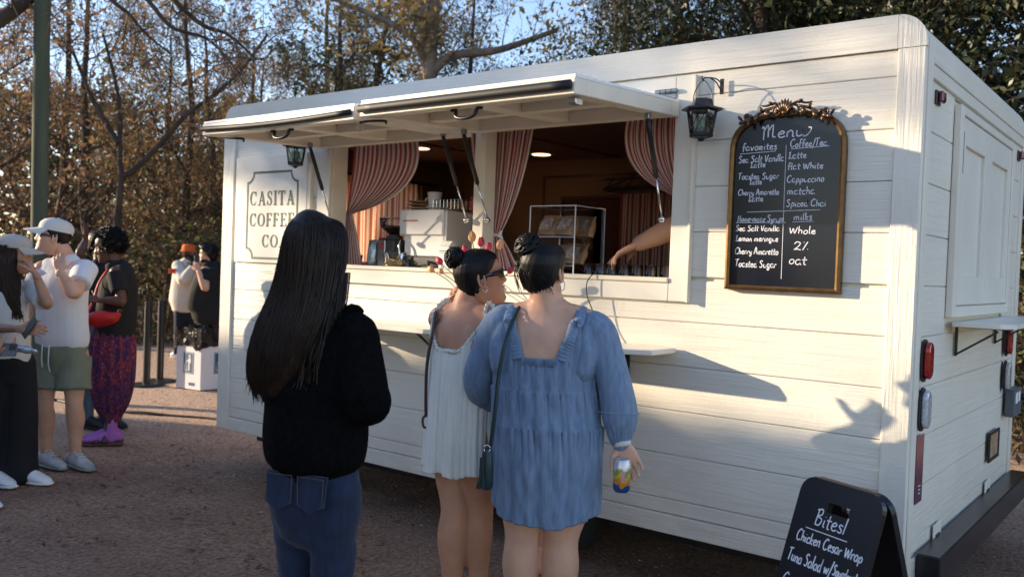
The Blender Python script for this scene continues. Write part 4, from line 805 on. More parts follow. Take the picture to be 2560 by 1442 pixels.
# on top of the machine (1.822)
T = thing('paper_tray', 'stack of tan paper plates on top of the espresso machine', 'paper tray', (-3.0, .4, 1.823))
for k in range(3): part('plate', MB().lathe((-2.955, .33, 1.8255+.0205*k), [(.046, 0), (.075+.004*k, .013), (.082+.003*k, .017), (.075, .018), (.046, .004)], n=22), M['kraft'], T, smooth=True)
T = thing('white_mug', 'white ceramic mug standing on the espresso machine', 'mug', (-2.84, .32, 1.824))
part('mug_body', MB().lathe((-2.835, .32, 1.824), [(.0, 0), (.034, .001), (.037, .02), (.039, .06), (.046, .11), (.043, .111), (.036, .06), (.0, .02)], n=28), M['machine'], T, smooth=True)
part('mug_handle', MB().tube([(-2.872, .32, 1.905), (-2.905, .32, 1.895), (-2.910, .32, 1.86), (-2.875, .32, 1.845)], .006, sub=4), M['machine'], T, smooth=True)
T = thing('wire_basket', 'low wire basket with a wicker bowl on the espresso machine', 'basket', (-2.72, .36, 1.824))
mb = MB(); x0, x1, y0, y1 = -2.80, -2.60, .27, .45
for zz in (1.828, 1.858, 1.885): mb.tube([(x0, y0, zz), (x1, y0, zz), (x1, y1, zz), (x0, y1, zz), (x0, y0, zz)], .0022, n=5)
for x in np.linspace(x0, x1, 8): mb.tube([(x, y0, 1.826), (x, y0, 1.886)], .0014, n=4); mb.tube([(x, y1, 1.826), (x, y1, 1.886)], .0014, n=4)
for y in np.linspace(y0, y1, 6): mb.tube([(x1, y, 1.826), (x1, y, 1.886)], .0014, n=4)
part('wire_frame', mb, M['chrome'], T); part('wicker_bowl', MB().lathe((-2.70, .36, 1.828), [(.05, 0), (.068, .022), (.075, .045), (.070, .046), (.0, .012)], n=24), M['wicker'], T, smooth=True)
T = thing('pink_bow_jar', 'bright pink lidded jar standing at the back of the espresso machine', 'jar', (-2.575, .40, 1.824))
part('jar_body', MB().lathe((-2.575, .40, 1.824), [(.026, 0), (.034, .01), (.034, .055), (.028, .066)], n=20), M['pinkglass'], T, smooth=True); part('jar_lid', MB().lathe((-2.575, .40, 1.890), [(.03, 0), (.031, .016), (.012, .024), (.012, .032), (0, .036)], n=20), M['pinkglass'], T, smooth=True)
T = thing('milk_carton', 'white carton with blue print beside the espresso machine', 'carton', (-2.53, .14, CT))
part('carton_box', MB().box((-2.585, .10, CT), (-2.505, .17, 1.604), .003), M['milk'], T); part('carton_top', MB().prism([(-.035, 0), (.035, 0), (.004, .03), (-.004, .03)], (-2.583, .135, 1.6045), (0, 1, 0), (0, 0, 1), (.076, 0, 0)), M['milk'], T)
part('blue_stripe', MB().box((-2.580, .0990, 1.575), (-2.51, .0998, 1.580)).box((-2.580, .0990, 1.565), (-2.51, .0998, 1.568)).box((-2.56, .0990, 1.475), (-2.553, .0998, 1.50)).box((-2.548, .0990, 1.475), (-2.541, .0998, 1.50)), M['blueprint'], T)
# acrylic pastry case
T = thing('pastry_case', 'clear acrylic two-shelf pastry case on the counter', 'display case', (-1.75, .26, CT))
x0, x1, y0, y1, z0, z1 = -1.955, -1.668, .12, .40, CT, 1.822
mb = MB()
for lo, hi in (((x0, y0, z0), (x1, y0+.004, z1)), ((x0, y1-.004, z0), (x1, y1, z1)), ((x0, y0+.004, z0), (x0+.004, y1-.004, z1)), ((x1-.004, y0+.004, z0), (x1, y1-.004, z1)), ((x0, y0, z1+.001), (x1, y1, z1+.005))): mb.box(lo, hi)
part('acrylic_walls', mb, M['acrylic'], T)
mb = MB()
for x in (x0, x1):
    for y in (y0, y1): mb.box((x-.003, y-.003, z0), (x+.003, y+.003, z1+.006), .001)
for z in (z1+.003,):
    for y in (y0, y1): mb.box((x0+.0035, y-.003, z-.003), (x1-.0035, y+.003, z+.003), .001)
    for x in (x0, x1): mb.box((x-.003, y0+.0035, z-.003), (x+.003, y1-.0035, z+.003), .001)
part('polished_edge', mb, M['acr_edge'], T)
for z in (1.515, 1.662): part('case_shelf', MB().box((x0+.005, y0+.005, z), (x1-.005, y1-.005, z+.006)), M['acrylic'], T); part('shelf_edge', MB().box((x0+.005, y0+.004, z), (x1-.005, y0+.0085, z+.006)), M['acr_edge'], T)
def bag(x, y, z, w_, h, tilt, label, rz=0):
    root = thing('pastry_bag', label, 'pastry bag', (x, y, z), rz, 'bagged pastries in the acrylic case')
    n1 = 10
    def fn(u, v):
        a = u*2*math.pi; t = .034*(math.sin(math.pi*min(1, .12+v*.95)))**.6*(1-.55*v); cx = (w_/2)*(1-.06*math.sin(v*9)); ca, sa = math.cos(a), math.sin(a)
        p = np.array((cx*np.sign(ca)*abs(ca)**.5, t*np.sign(sa)*abs(sa)**.8, v*h)); p += .004*vnoise(p[None]*1.0, 60, int(w_*1e4) % 97)[0]
        R = Matrix.Rotation(tilt, 3, 'X'); return tuple(R @ Vector(p))
    vs, fs, uv = grid_mesh(fn, 20, 12); part('paper_bag', (vs, fs), M['kraft'], root, smooth=True, world=False)
    R = Matrix.Rotation(tilt, 3, 'X'); q = [R @ Vector(p) for p in ((-w_*.3, -.031, h*.18), (w_*.3, -.031, h*.18), (w_*.28, -.026, h*.74), (-w_*.28, -.026, h*.74))]
    R2 = [tuple(Vector(p)+R @ Vector((0, -.004, 0))) for p in q]; part('film_window', MB().add(R2+[tuple((Vector(R2[0])+Vector(R2[2]))/2+R @ Vector((0, -.007, .0)))], [(0, 1, 4), (1, 2, 4), (2, 3, 4), (3, 0, 4)]) or None, M['film'], root, world=False) if False else None
    mb = MB(); mb.add([tuple(p) for p in R2]+[tuple((Vector(R2[0])+Vector(R2[2]))/2+R @ Vector((0, -.007, 0)))], [(0, 1, 4), (1, 2, 4), (2, 3, 4), (3, 0, 4)]); part('film_window', mb, M['film'], root, world=False)
    return root
for (x, y, z, w_, h, t, lb) in ((-1.885, .18, 1.669, .11, .105, -.45, 'brown pastry bag leaning at the left of the upper shelf'), (-1.775, .18, 1.669, .11, .105, -.5, 'brown pastry bag in the middle of the upper shelf'), (-1.715, .27, 1.669, .10, .10, -.35, 'brown pastry bag behind at the right of the upper shelf'), (-1.845, .18, 1.522, .12, .10, -.5, 'brown pastry bag with window on the lower shelf, left'), (-1.73, .20, 1.522, .12, .105, -.45, 'brown pastry bag at the right end of the lower shelf')): bag(x, y, z, w_*1.16, h*1.2, t, lb)
# upturned glasses in two rows
gx = [(-1.60, .16), (-1.53, .16), (-1.458, .15), (-1.385, .15), (-1.315, .15), (-1.24, .155), (-1.57, .235), (-1.49, .235), (-1.41, .235), (-1.33, .235), (-1.25, .23), (-1.165, .17)]
lb = ['leftmost front glass in front of the pastry case', 'second glass of the front row from the left', 'third glass of the front row, near the cable', 'fourth glass of the front row under the reaching hand', 'fifth glass of the front row, right of the fingers', 'sixth glass of the front row from the left', 'leftmost glass of the rear row', 'second glass of the rear row', 'third glass of the rear row', 'fourth glass of the rear row behind the thumb', 'rightmost glass of the rear row', 'lone glass next to the right window jamb']
g0 = MB().lathe((0, 0, 0), [(.031, .0), (.032, .02), (.029, .075), (.026, .078), (.0, .079)], n=20, cap=False)
proto = None
for (x, y), b_ in zip(gx, lb):
    if proto is None: proto = tag(part('drinking_glass', g0, M['glass'], None, smooth=True), b_, 'glass', 'upturned glasses on the counter'); o = proto
    else: o = proto.copy(); COL.objects.link(o); o['label'] = b_
    o.location = (x, y, CT)
for i, o in enumerate([x for x in bpy.data.objects if x.name.startswith('drinking_glass')]): pass
tag(part('charging_cable', MB().tube([(-1.36, .10, 1.487), (-1.40, .03, 1.482), (-1.437, -.036, 1.484), (-1.462, -.052, 1.455), (-1.47, -.056, 1.42), (-1.462, -.055, 1.37), (-1.44, -.05, 1.32), (-1.41, -.045, 1.25), (-1.385, -.05, 1.20), (-1.37, -.06, 1.17)], .0028, n=6, sub=3), M['rubber'], None, smooth=True), 'thin black cable hanging over the window sill', 'cable')
T = thing('card_reader', 'dark blue tablet lying on the shelf between the two women', 'tablet', (-1.84, -.2, 1.165))
part('tablet_body', MB().box((-1.905, -.22, 1.24), (-1.78, -.205, 1.328), .003), mat('navy case', (.02, .025, .06), rough=.4), T); part('stand', MB().box((-1.88, -.205, 1.1645), (-1.81, -.13, 1.24), .004), M['darkplastic'], T)
# things at the back of the trailer
T = thing('picture_frame', 'dark framed picture leaning on the back counter inside', 'picture', (-2.9, 2.1, 1.5))
part('frame', MB().box((-3.19, W0-.135, 1.50), (-3.165, W0-.1075, 2.07), .002).box((-2.63, W0-.135, 1.50), (-2.605, W0-.1075, 2.07), .002).box((-3.1645, W0-.135, 2.045), (-2.6305, W0-.1075, 2.07), .002).box((-3.1645, W0-.135, 1.50), (-2.6305, W0-.1075, 1.525), .002), M['darkwood'], T)
part('picture_sheet', MB().box((-3.1645, W0-.120, 1.526), (-2.6305, W0-.108, 2.044)), mat('dark red picture', (.05, .012, .01), rough=.3, var=.2, vscale=5), T)
T = thing('wall_rack', 'dark iron rack mounted high inside the trailer', 'rack', (-2.2, 1.7, 2.05))
mb = MB(); mb.box((-2.42, 1.55, 2.045), (-1.9, 1.80, 2.06), .002)
for x in np.linspace(-2.40, -1.92, 7): mb.tube([(x, 1.56, 2.06), (x+.04, 1.60, 2.14)], .004, n=5)
mb.tube([(-2.42, 1.56, 2.06), (-2.30, 1.58, 2.10), (-2.15, 1.6, 2.17)], .005); mb.tube([(-2.42, 1.56, 2.12), (-1.9, 1.6, 2.14)], .005); part('iron_frame', mb, M['blackmetal'], T)
T = thing('taper_candle', 'thin lit candle in a holder at the back of the trailer', 'candle', (-3.6, 1.9, 1.43))
part('holder', MB().lathe((-3.75, 1.85, 1.421), [(.05, 0), (.02, .02), (.012, .3), (.02, .33)], n=12), M['brass'], T, smooth=True); part('wax', MB().lathe((-3.75, 1.85, 1.752), [(.010, 0), (.010, .30)], n=10), M['paper'], T, smooth=True); part('flame', MB().lathe((-3.75, 1.85, 2.055), [(.0, 0), (.008, .012), (.0, .035)], n=8, cap=False), emit('flame', (1, .5, .15), 8), T, smooth=True)
T = thing('small_tree_figure', 'dark conical ornament on the back counter beside the candle', 'ornament', (-3.9, 1.9, 1.421)); part('cone', MB().lathe((-3.95, 1.85, 1.421), [(.02, 0), (.02, .2), (.10, .2), (.05, .42), (.07, .42), (.0, .72)], n=14), M['darkwood'], T, smooth=True); part('foot', MB().lathe((-3.95, 1.85, 1.4205), [(.06, 0), (.05, .012)], n=14), M['darkwood'], T)
tag(part('low_fridge', MB().box((-3.0, 1.2, .665), (-2.35, 1.6, 1.50), .01).box((-2.98, 1.192, .70), (-2.37, 1.1985, 1.46), .003).box((-2.42, 1.17, 1.0), (-2.40, 1.19, 1.4), .003), M['blackmetal'], None), 'black under-counter fridge inside behind the pastry case', 'fridge')
# ---------------------------------------------------------------- tulips in a jar on the serving shelf
T = thing('tulip_bouquet', 'pink and yellow tulips in a glass jar on the serving shelf', 'flowers', (-2.04, -.17, 1.164))
part('vase', MB().lathe((-2.04, -.17, 1.164), [(.035, 0), (.045, .01), (.045, .10), (.032, .13), (.034, .15)], n=20, cap=False), M['glass'], T, smooth=True)
pk = mat('pink tulip petal', (.62, .05, .10), rough=.45, var=.35, vscale=30, sss=.1); yl = mat('yellow tulip petal', (.80, .48, .16), rough=.45, col2=(.80, .38, .24), vscale=26, sss=.1); st = mat('tulip stem', (.07, .13, .035), rough=.5)
for (x, y, z, m_, s) in ((-2.118, -.15, 1.622, yl, 1.1), (-2.062, -.15, 1.598, pk, 1.0), (-2.005, -.16, 1.572, pk, .95), (-1.945, -.15, 1.588, yl, 1.05), (-2.10, -.22, 1.565, pk, .8), (-2.318, -.16, 1.503, pk, 1.0), (-2.375, -.16, 1.462, yl, .95), (-2.30, -.17, 1.455, yl, .8), (-1.845, -.19, 1.470, pk, .8), (-1.92, -.24, 1.50, yl, .8)):
    p = V3((x, y, z)); b0 = V3((-2.04, -.17, 1.19)); ctl = b0*.45+p*.55+(0, 0, .05); d = nrm(p-ctl); root = part('tulip_stem', MB().tube([b0, ctl, p-d*.0], .0028, n=6, sub=5), st, T, smooth=True)
    fb = MB(); L = .048*s; fb.loft([p, p+d*L*.12, p+d*L*.45, p+d*L*.8, p+d*L*1.0], [.004, .013*s, .0185*s, .014*s, .007*s], n=12, sub=3)
    u = nrm(np.cross(d, (0.3, .2, 1))); v = np.cross(d, u)
    for k in range(3):
        a = k*2.094; o_ = (u*math.cos(a)+v*math.sin(a)); fb.loft([p+d*L*.1+o_*.008*s, p+d*L*.45+o_*.0135*s, p+d*L*.85+o_*.011*s, p+d*L*1.1+o_*.006*s], [(.008*s, .002), (.014*s, .003), (.010*s, .002), (.002, .001)], side=np.cross(d, o_), n=8, sub=2)
    o = part('tulip_bloom', fb, m_, T, smooth=True); o.parent = root
for (a, b_) in (((-2.04, -.17, 1.25), (-1.93, -.22, 1.42)), ((-2.04, -.17, 1.25), (-2.20, -.20, 1.42))):
    a, b_ = V3(a), V3(b_); part('tulip_leaf', MB().loft([a, a*.6+b_*.4+(0, 0, .03), b_], [(.008, .002), (.017, .002), (.002, .001)], side=(0, 1, 0), n=8, sub=4), st, T, smooth=True)

# ---------------------------------------------------------------- things on the ground at the left
# cardboard bin with black liner, corner towards the camera
bc = V3((-7.871, 2.02, 0)); 
BN = thing('event_bin', 'white cardboard litter bin with black bag and blue recycling figures', 'bin', (-7.95, 2.25, 0), math.radians(0))
dl = nrm(V3((-8.22, 1.976, 0))-bc); th = math.atan2(dl[1], dl[0]); dr = np.array((math.cos(th-math.radians(95)), math.sin(th-math.radians(95)), 0)); 
if dr[1] < 0: dr = -dr
Lw = .40; c0, c1, c2, c3 = bc, bc+dl*Lw, bc+dl*Lw+dr*Lw, bc+dr*Lw; Hh = .64
mb = MB(); q = lambda c, z: (c[0], c[1], z)
cs4 = [c0, c1, c2, c3]
for i in range(4):
    a, b_ = cs4[i], cs4[(i+1) % 4]; mb.add([q(a, 0.01), q(b_, .01), q(b_, Hh), q(a, Hh)], [(0, 1, 2, 3)])
root = part('cardboard_box', mb, mat('white corrugated board', (.74, .73, .76), rough=.7, var=.03), BN)
mid = (c0+c2)/2
lin = mat('black bin liner', (.012, .012, .014), rough=.2, bump=1.0, bscale=14, bdist=.02)
def bl(u, v):
    i = int(u*4) % 4; f = u*4-int(u*4); a, b_ = cs4[i], cs4[(i+1) % 4]; p = a*(1-f)+b_*f; d = (p-mid); p = mid+d*(1.055+.025*math.sin(u*60+v*5))
    z = Hh+.06-(.225+.022*math.sin(u*25+1)+.008*math.sin(u*50))*abs(v); return (p[0], p[1], z+.006*math.sin(u*90))
vs, fs, uv = grid_mesh(bl, 96, 6); part('bin_liner', (vs, fs), lin, BN, smooth=True)
mb = MB(); mb.add([q(mid+(c-mid)*.99, Hh-.02) for c in cs4], [(0, 1, 2, 3)]); part('liner_mouth', mb, lin, BN)
blue = mat('blue recycling print', (.03, .09, .20), rough=.6)
def pict(o_, ux, s=1):
    o_ = V3(o_); n_ = np.array((ux[1], -ux[0], 0.)); n_ = n_ if n_@(o_-mid) > 0 else -n_
    def quad(x0, z0, x1, z1, lift, mb): mb.add([o_+ux*x0+n_*lift+(0, 0, z0), o_+ux*x1+n_*lift+(0, 0, z0), o_+ux*x1+n_*lift+(0, 0, z1), o_+ux*x0+n_*lift+(0, 0, z1)], [(0, 1, 2, 3)])
    a = MB(); quad(-.085, -.12, .085, .12, .002, a); part('print_panel', a, blue, BN)
    w_ = MB(); quad(-.077, -.112, .077, -.108, .004, w_); quad(-.077, .108, .077, .112, .004, w_); quad(-.077, -.108, -.073, .108, .004, w_); quad(.073, -.108, .077, .108, .004, w_)
    quad(.0, -.085, .022, .0, .004, w_); quad(.0, .0, .04, .055, .004, w_); quad(-.03, .015, .0, .03, .004, w_)
    w_.add([o_+n_*.004+ux*(.02+.016*math.cos(t))+(0, 0, .078+.016*math.sin(t)) for t in np.linspace(0, 5.6, 9)], [tuple(range(9))])
    for x in (-.055, -.022): quad(x-.003, -.085, x+.003, -.02, .004, w_)
    quad(-.055, -.088, -.022, -.080, .004, w_); quad(-.045, -.01, -.032, .003, .004, w_); part('recycling_figure', w_, M['paper'], BN)
pict(c0*.5+c1*.5+(0, 0, .30), -dl); pict(c0*.36+c3*.64+(0, 0, .30), dr)
mb = MB(); n_ = np.array((dl[1], -dl[0], 0)); n_ = n_ if n_[1] < 0 else -n_
for a in (0,): o_ = c0+dl*.09+n_*.002; mb.add([o_+(0, 0, .05), o_+dl*.10+(0, 0, .05), o_+dl*.10+(0, 0, .085), o_+(0, 0, .085)], [(0, 1, 2, 3)])
part('maker_mark', mb, blue, BN)
for (x, y, lb) in ((-8.595, 1.80, 'black crowd post nearest the bin line, in front'), (-8.79, 2.08, 'black crowd post just behind the front one')):
    T = thing('stanchion', lb, 'crowd post', (x, y, 0), 0, 'black crowd posts by the path')
    part('post', MB().lathe((x, y, 0), [(.040, .025), (.040, .90), (.036, .905), (.036, .925), (.040, .93), (.040, .955), (.030, .965), (0, .967)], n=20), M['blackmetal'], T, smooth=False); part('base', MB().lathe((x, y, .003), [(.20, 0), (.20, .014), (.16, .026), (.05, .034), (.04, .036)], n=32), M['blackmetal'], T)
tag(part('ground_cable', MB().tube([(-9.5, .45, .012), (-8.204, .567, .012), (-7.695, .599, .014), (-7.151, .71, .012), (-6.9, .80, .02), (-6.626, .928, .012), (-6.188, 1.122, .014), (-5.6, 1.2, .012), (-4.9, 1.3, .012)], .014, n=8, sub=5), M['rubber'], None, smooth=True), 'black cable lying across the gravel towards the trailer', 'cable')
tag(part('utility_pole', MB().loft([(-8.38, .506, -.3), (-8.43, .503, 2.0), (-8.485, .508, 4.0), (-8.55, .51, 7.0)], [.080, .078, .076, .072], n=24, sub=4), mat('weathered green pole', (.085, .092, .055), rough=.85, var=.25, vscale=9, stretch=(1, 1, .08), bump=.6, bscale=30, bdist=.004), None, smooth=True), 'tall greenish timber pole behind the people at the left', 'pole')
print('objects done')
# ---------------------------------------------------------------- trees
BARK = mat('grey brown bark', (.062, .047, .036), rough=.95, var=.35, vscale=8, stretch=(1, 1, .25), bump=.8, bscale=14, bdist=.02)
BARKL = mat('pale lichened bark', (.20, .165, .13), rough=.95, var=.3, vscale=6, stretch=(1, 1, .3), bump=.8, bscale=14, bdist=.02)
LM = dict(
 rust=tone_mat('rust leaves', [(0, (.075, .05, .04)), (.3, (.19, .12, .085)), (.55, (.31, .18, .105)), (.75, (.44, .25, .11)), (.85, (.22, .20, .09)), (1, (.12, .14, .06))], transl=.4),
 gold=tone_mat('gold leaves', [(0, (.13, .09, .045)), (.35, (.33, .24, .10)), (.7, (.52, .35, .13)), (1, (.13, .14, .045))], transl=.4),
 olive=tone_mat('olive leaves', [(0, (.045, .05, .025)), (.4, (.13, .13, .055)), (.75, (.23, .195, .085)), (.92, (.33, .24, .10)), (1, (.28, .13, .04))], transl=.35),
 oak=tone_mat('dark oak leaves', [(0, (.012, .018, .009)), (.45, (.03, .042, .017)), (.8, (.055, .070, .026)), (1, (.12, .10, .035))], rough=.42, transl=.15),
 pine=tone_mat('pine needles', [(0, (.02, .035, .025)), (.6, (.045, .075, .045)), (1, (.08, .11, .05))], transl=.2),
 brush=tone_mat('dry brush', [(0, (.05, .035, .022)), (.35, (.13, .09, .05)), (.6, (.18, .13, .08)), (.72, (.07, .085, .03)), (1, (.13, .15, .05))], transl=.3))
def leaves(centers, size, rs, flat=.3, tone=None):
    n = len(centers); a = rs.normal(size=(n, 3)); a /= np.linalg.norm(a, axis=1)[:, None]; b = rs.normal(size=(n, 3)); b -= a*(a*b).sum(1)[:, None]; b /= np.linalg.norm(b, axis=1)[:, None]
    s = size*rs.uniform(.55, 1.35, n)[:, None]; c = np.cross(a, b)*s*.12
    s = s*np.exp(rs.normal(size=n)*.28)[:, None]; v = np.stack([centers-a*s, centers-b*s*.45+c, centers+a*s, centers+b*s*.45+c], 1).reshape(-1, 3)
    me_f = np.arange(4*n).reshape(n, 4); t = rs.rand(n) if tone is None else tone
    return v, me_f, t
def leaf_part(name, centers, size, material, parent, rs, tone=None, kind=None):
    v, f, t = leaves(centers, size, rs, tone=tone); n = len(f); me = bpy.data.meshes.new(name)
    me.vertices.add(len(v)); me.vertices.foreach_set('co', v.astype(np.float32).ravel()); me.loops.add(4*n); me.loops.foreach_set('vertex_index', f.astype(np.int32).ravel())
    me.polygons.add(n); me.polygons.foreach_set('loop_start', np.arange(0, 4*n, 4, dtype=np.int32)); me.update(calc_edges=True); me.materials.append(material)
    a = me.attributes.new('tone', 'FLOAT', 'FACE'); a.data.foreach_set('value', t.astype(np.float32))
    o = bpy.data.objects.new(name, me); COL.objects.link(o); o.parent = parent
    if kind: o['kind'] = kind
    return o
def grow(mb, p, d, L, r_, lev, rs, anchors, up=.15, nsub=9, n=5, wander=.22, ang=.9, leaflev=1):
    k = 5 if lev > 0 else 3; pts = [V3(p)]; d = nrm(d); dirs = [d]
    for i in range(k):
        d = nrm(d+rs.normal(size=3)*wander+np.array((0, 0, up))); pts.append(pts[-1]+d*L/k); dirs.append(d)
    rad = [max(.008, r_*(1-.78*i/k)) for i in range(k+1)]
    mb.tube(pts, [q*(.62 if lev > 0 else .5) for q in rad], n=n if lev > 1 else (4 if lev == 1 else 3), cap=False)
    if lev <= leaflev:
        for i in range(1, k+1): anchors.append(pts[i]); anchors.append((pts[i]+pts[i-1])/2)
    if lev > 0:
        for j in range(nsub):
            t = .22+.78*(j+rs.rand())/nsub; i = min(k-1, int(t*k)); q = pts[i]+(pts[i+1]-pts[i])*(t*k-i)
            s = rs.normal(size=3); s -= dirs[i]*(s@dirs[i]); nd = dirs[i]*math.cos(ang)+nrm(s)*math.sin(ang)
            grow(mb, q, nd, L*rs.uniform(.42, .62)*(1.05-.4*t), rad[i]*.55, lev-1, rs, anchors, up, max(4, nsub-2), n, wander, ang, leaflev)
def proto_tree(name, label, seed, H, r0, kind, nleaf, lsize, bark=BARK, limbs=9, first=.25, spread=.36, lean=(0, 0), clump=.22, lev=2, custom=None, up=.15, group='trees behind the trailer and the path', drop=0.0):
    rs = np.random.RandomState(seed); T = thing(name, label, 'tree', (0, 0, 0), 0, group); mb = MB(); anc = []
    if custom is None:
        pts = [np.zeros(3)]; 
        for i in range(8): pts.append(pts[-1]+np.array((rs.normal()*.035*H/4+lean[0]*H/8, rs.normal()*.035*H/4+lean[1]*H/8, H*.92/8)))
        rad = [r0*(1.25 if i == 0 else 1)*(1-.82*i/8) for i in range(9)]; mb.loft(pts, rad, n=10, sub=2)
        for j in range(limbs):
            t = first+(1-first)*(j+rs.rand()*.8)/limbs; i = min(7, int(t*8)); q = pts[i]+(pts[i+1]-pts[i])*(t*8-i); a = j*2.4+rs.rand()
            grow(mb, q, (math.cos(a), math.sin(a), rs.uniform(.15, .8)), H*spread*(1.15-.75*t)*rs.uniform(.8, 1.15), rad[i]*.5, lev, rs, anc, up)
    else:
        for pts, r1, r2, nsub in custom:
            P = crs(pts, 3); mb.tube(P, [r1+(r2-r1)*i/(len(P)-1) for i in range(len(P))], n=8, cap=False)
            for j in range(nsub):
                t = .15+.85*(j+rs.rand())/nsub; i = min(len(P)-2, int(t*(len(P)-1))); d = nrm(P[i+1]-P[i]); s = rs.normal(size=3); s = nrm(s-d*(s@d))
                grow(mb, P[i], d*.5+s*.8+(0, 0, .15), spread*rs.uniform(1.0, 2.2), max(.012, (r1+(r2-r1)*t)*.4), lev, rs, anc, up)
    part('trunk', mb, bark, T, smooth=True, world=False)
    anc = np.array(anc)
    if nleaf:
        c = anc[rs.randint(0, len(anc), nleaf)]+rs.normal(size=(nleaf, 3))*clump; c[:, 2] -= drop*rs.rand(nleaf)
        c = c[(vnoise(c, 2.6, seed+3)+.5*vnoise(c, 6.0, seed+4)) > -.22]; nleaf = len(c); base = vnoise(c, 1.6, seed)*.30+.5; leaf_part('crown', c, lsize, LM[kind], T, rs, tone=np.clip(base+rs.normal(size=nleaf)*.24, 0, 1))
    return T
GR = 'trees behind the trailer and the path'
PT = {}
PT['rustA'] = proto_tree('autumn_tree', '', 1, 8.5, .14, 'rust', 16000, .029, limbs=13, spread=.34, clump=.16, first=.12)
PT['rustB'] = proto_tree('autumn_tree', '', 2, 10.5, .17, 'rust', 17000, .030, limbs=13, spread=.33, clump=.18, first=.15)
PT['gold'] = proto_tree('autumn_tree', '', 3, 8.0, .13, 'gold', 15000, .030, limbs=11, spread=.33, clump=.20, first=.12)
PT['olive'] = proto_tree('broadleaf_tree', '', 4, 9.5, .16, 'olive', 22000, .030, limbs=13, spread=.34, clump=.22, first=.12)
PT['oak'] = proto_tree('live_oak', '', 5, 8.5, .24, 'oak', 62000, .038, limbs=13, spread=.46, clump=.24, first=.14)
PT['pine'] = proto_tree('pine_tree', '', 6, 13.5, .17, 'pine', 9000, .075, limbs=16, spread=.24, clump=.10, first=.35, up=.02)
used = set()
def put(k, x, y, s, rz, label, tz=1.0, name=None):
    T = PT[k]
    if k not in used: used.add(k); T.location = (x, y, 0); T.rotation_euler = (0, 0, rz); T.scale = (s, s, s*tz); T['label'] = label; return T
    c = copy_tree(T, (x, y, 0), rz, label, (s, s, s*tz)); return c
# left thicket, front row then deeper rows (world metres; the path runs in front of them)
for k, x, y, s, rz, lb in (
 ('rustA', -15.6, 2.9, 1.0, .3, 'rust leaved tree at the far left edge beside the pole'), ('rustB', -14.6, 4.3, .70, 1.2, 'reddish brown tree rising behind the green pole'), ('gold', -14.3, 5.6, .92, 2.2, 'golden leaved tree right of the pole'),
 ('rustA', -13.4, 6.5, .72, 3.4, 'brown leaved tree above the orange hat man'), ('gold', -13.2, 8.3, .74, .8, 'yellow brown tree just left of the trailer roof'), ('olive', -12.4, 7.7, .8, 4.2, 'olive green tree touching the left end of the trailer'),
 ('rustA', -16.0, 7.9, .84, 5.2, 'tall brown tree in the second row above the skirt'), ('pine', -14.2, 10.4, .80, 1.5, 'dark pine standing in the sky gap left of the roof'), ('rustB', -12.0, 10.0, .72, 2.1, 'rust topped tree right of the pine over the roof'), ('olive', -18.0, 12.0, 1.05, 3.9, 'olive tree deep in the thicket behind the pine'),
 ('olive', -17.2, 7.2, .72, .1, 'olive tree in the second row behind the pole'), ('rustB', -18.6, 5.2, .82, 4.4, 'tall rust tree in the second row at the far left'), ('rustA', -18.5, 10.2, .82, .7, 'brown tree deep in the thicket, mid left'), ('gold', -16.2, 11.5, .80, 3.3, 'golden brown tree deep in the thicket left of the pine'),
 ('rustA', -21.0, 4.2, 1.25, 2.5, 'rust tree deep in the thicket at the far left edge'),
 ('olive', -10.6, 9.6, .78, 5.5, 'loose olive tree behind the left roof'), ('olive', -7.4, 10.0, .95, 1.3, 'olive tree right of the forked trunk'), ('gold', -8.8, 12.0, 1.0, 4.6, 'golden green tree behind the forked trunk'), ('olive', -6.0, 9.0, .92, 3.1, 'green tree left of the dark oaks'), ('pine', -6.9, 13.5, .8, .4, 'pine rising behind the green trees'),
 ('oak', -4.3, 8.2, .98, .5, 'dark live oak behind the middle of the roof'), ('oak', -1.9, 8.8, 1.08, 2.3, 'dark live oak behind the lantern and menu'), ('oak', .6, 8.0, 1.10, 4.0, 'dark live oak over the right corner of the trailer'), ('oak', 2.6, 8.6, 1.0, 5.4, 'dark live oak beyond the right end of the trailer'),
 ('oak', -3.2, 11.6, 1.25, 1.7, 'tall dark oak in the second row behind the roof'), ('oak', .4, 12.0, 1.3, .9, 'tall dark oak in the second row at the right'), ('olive', -4.9, 11.5, 1.2, .6, 'tall olive tree between pine and oaks')):
    put(k, x, y, s, rz, lb)
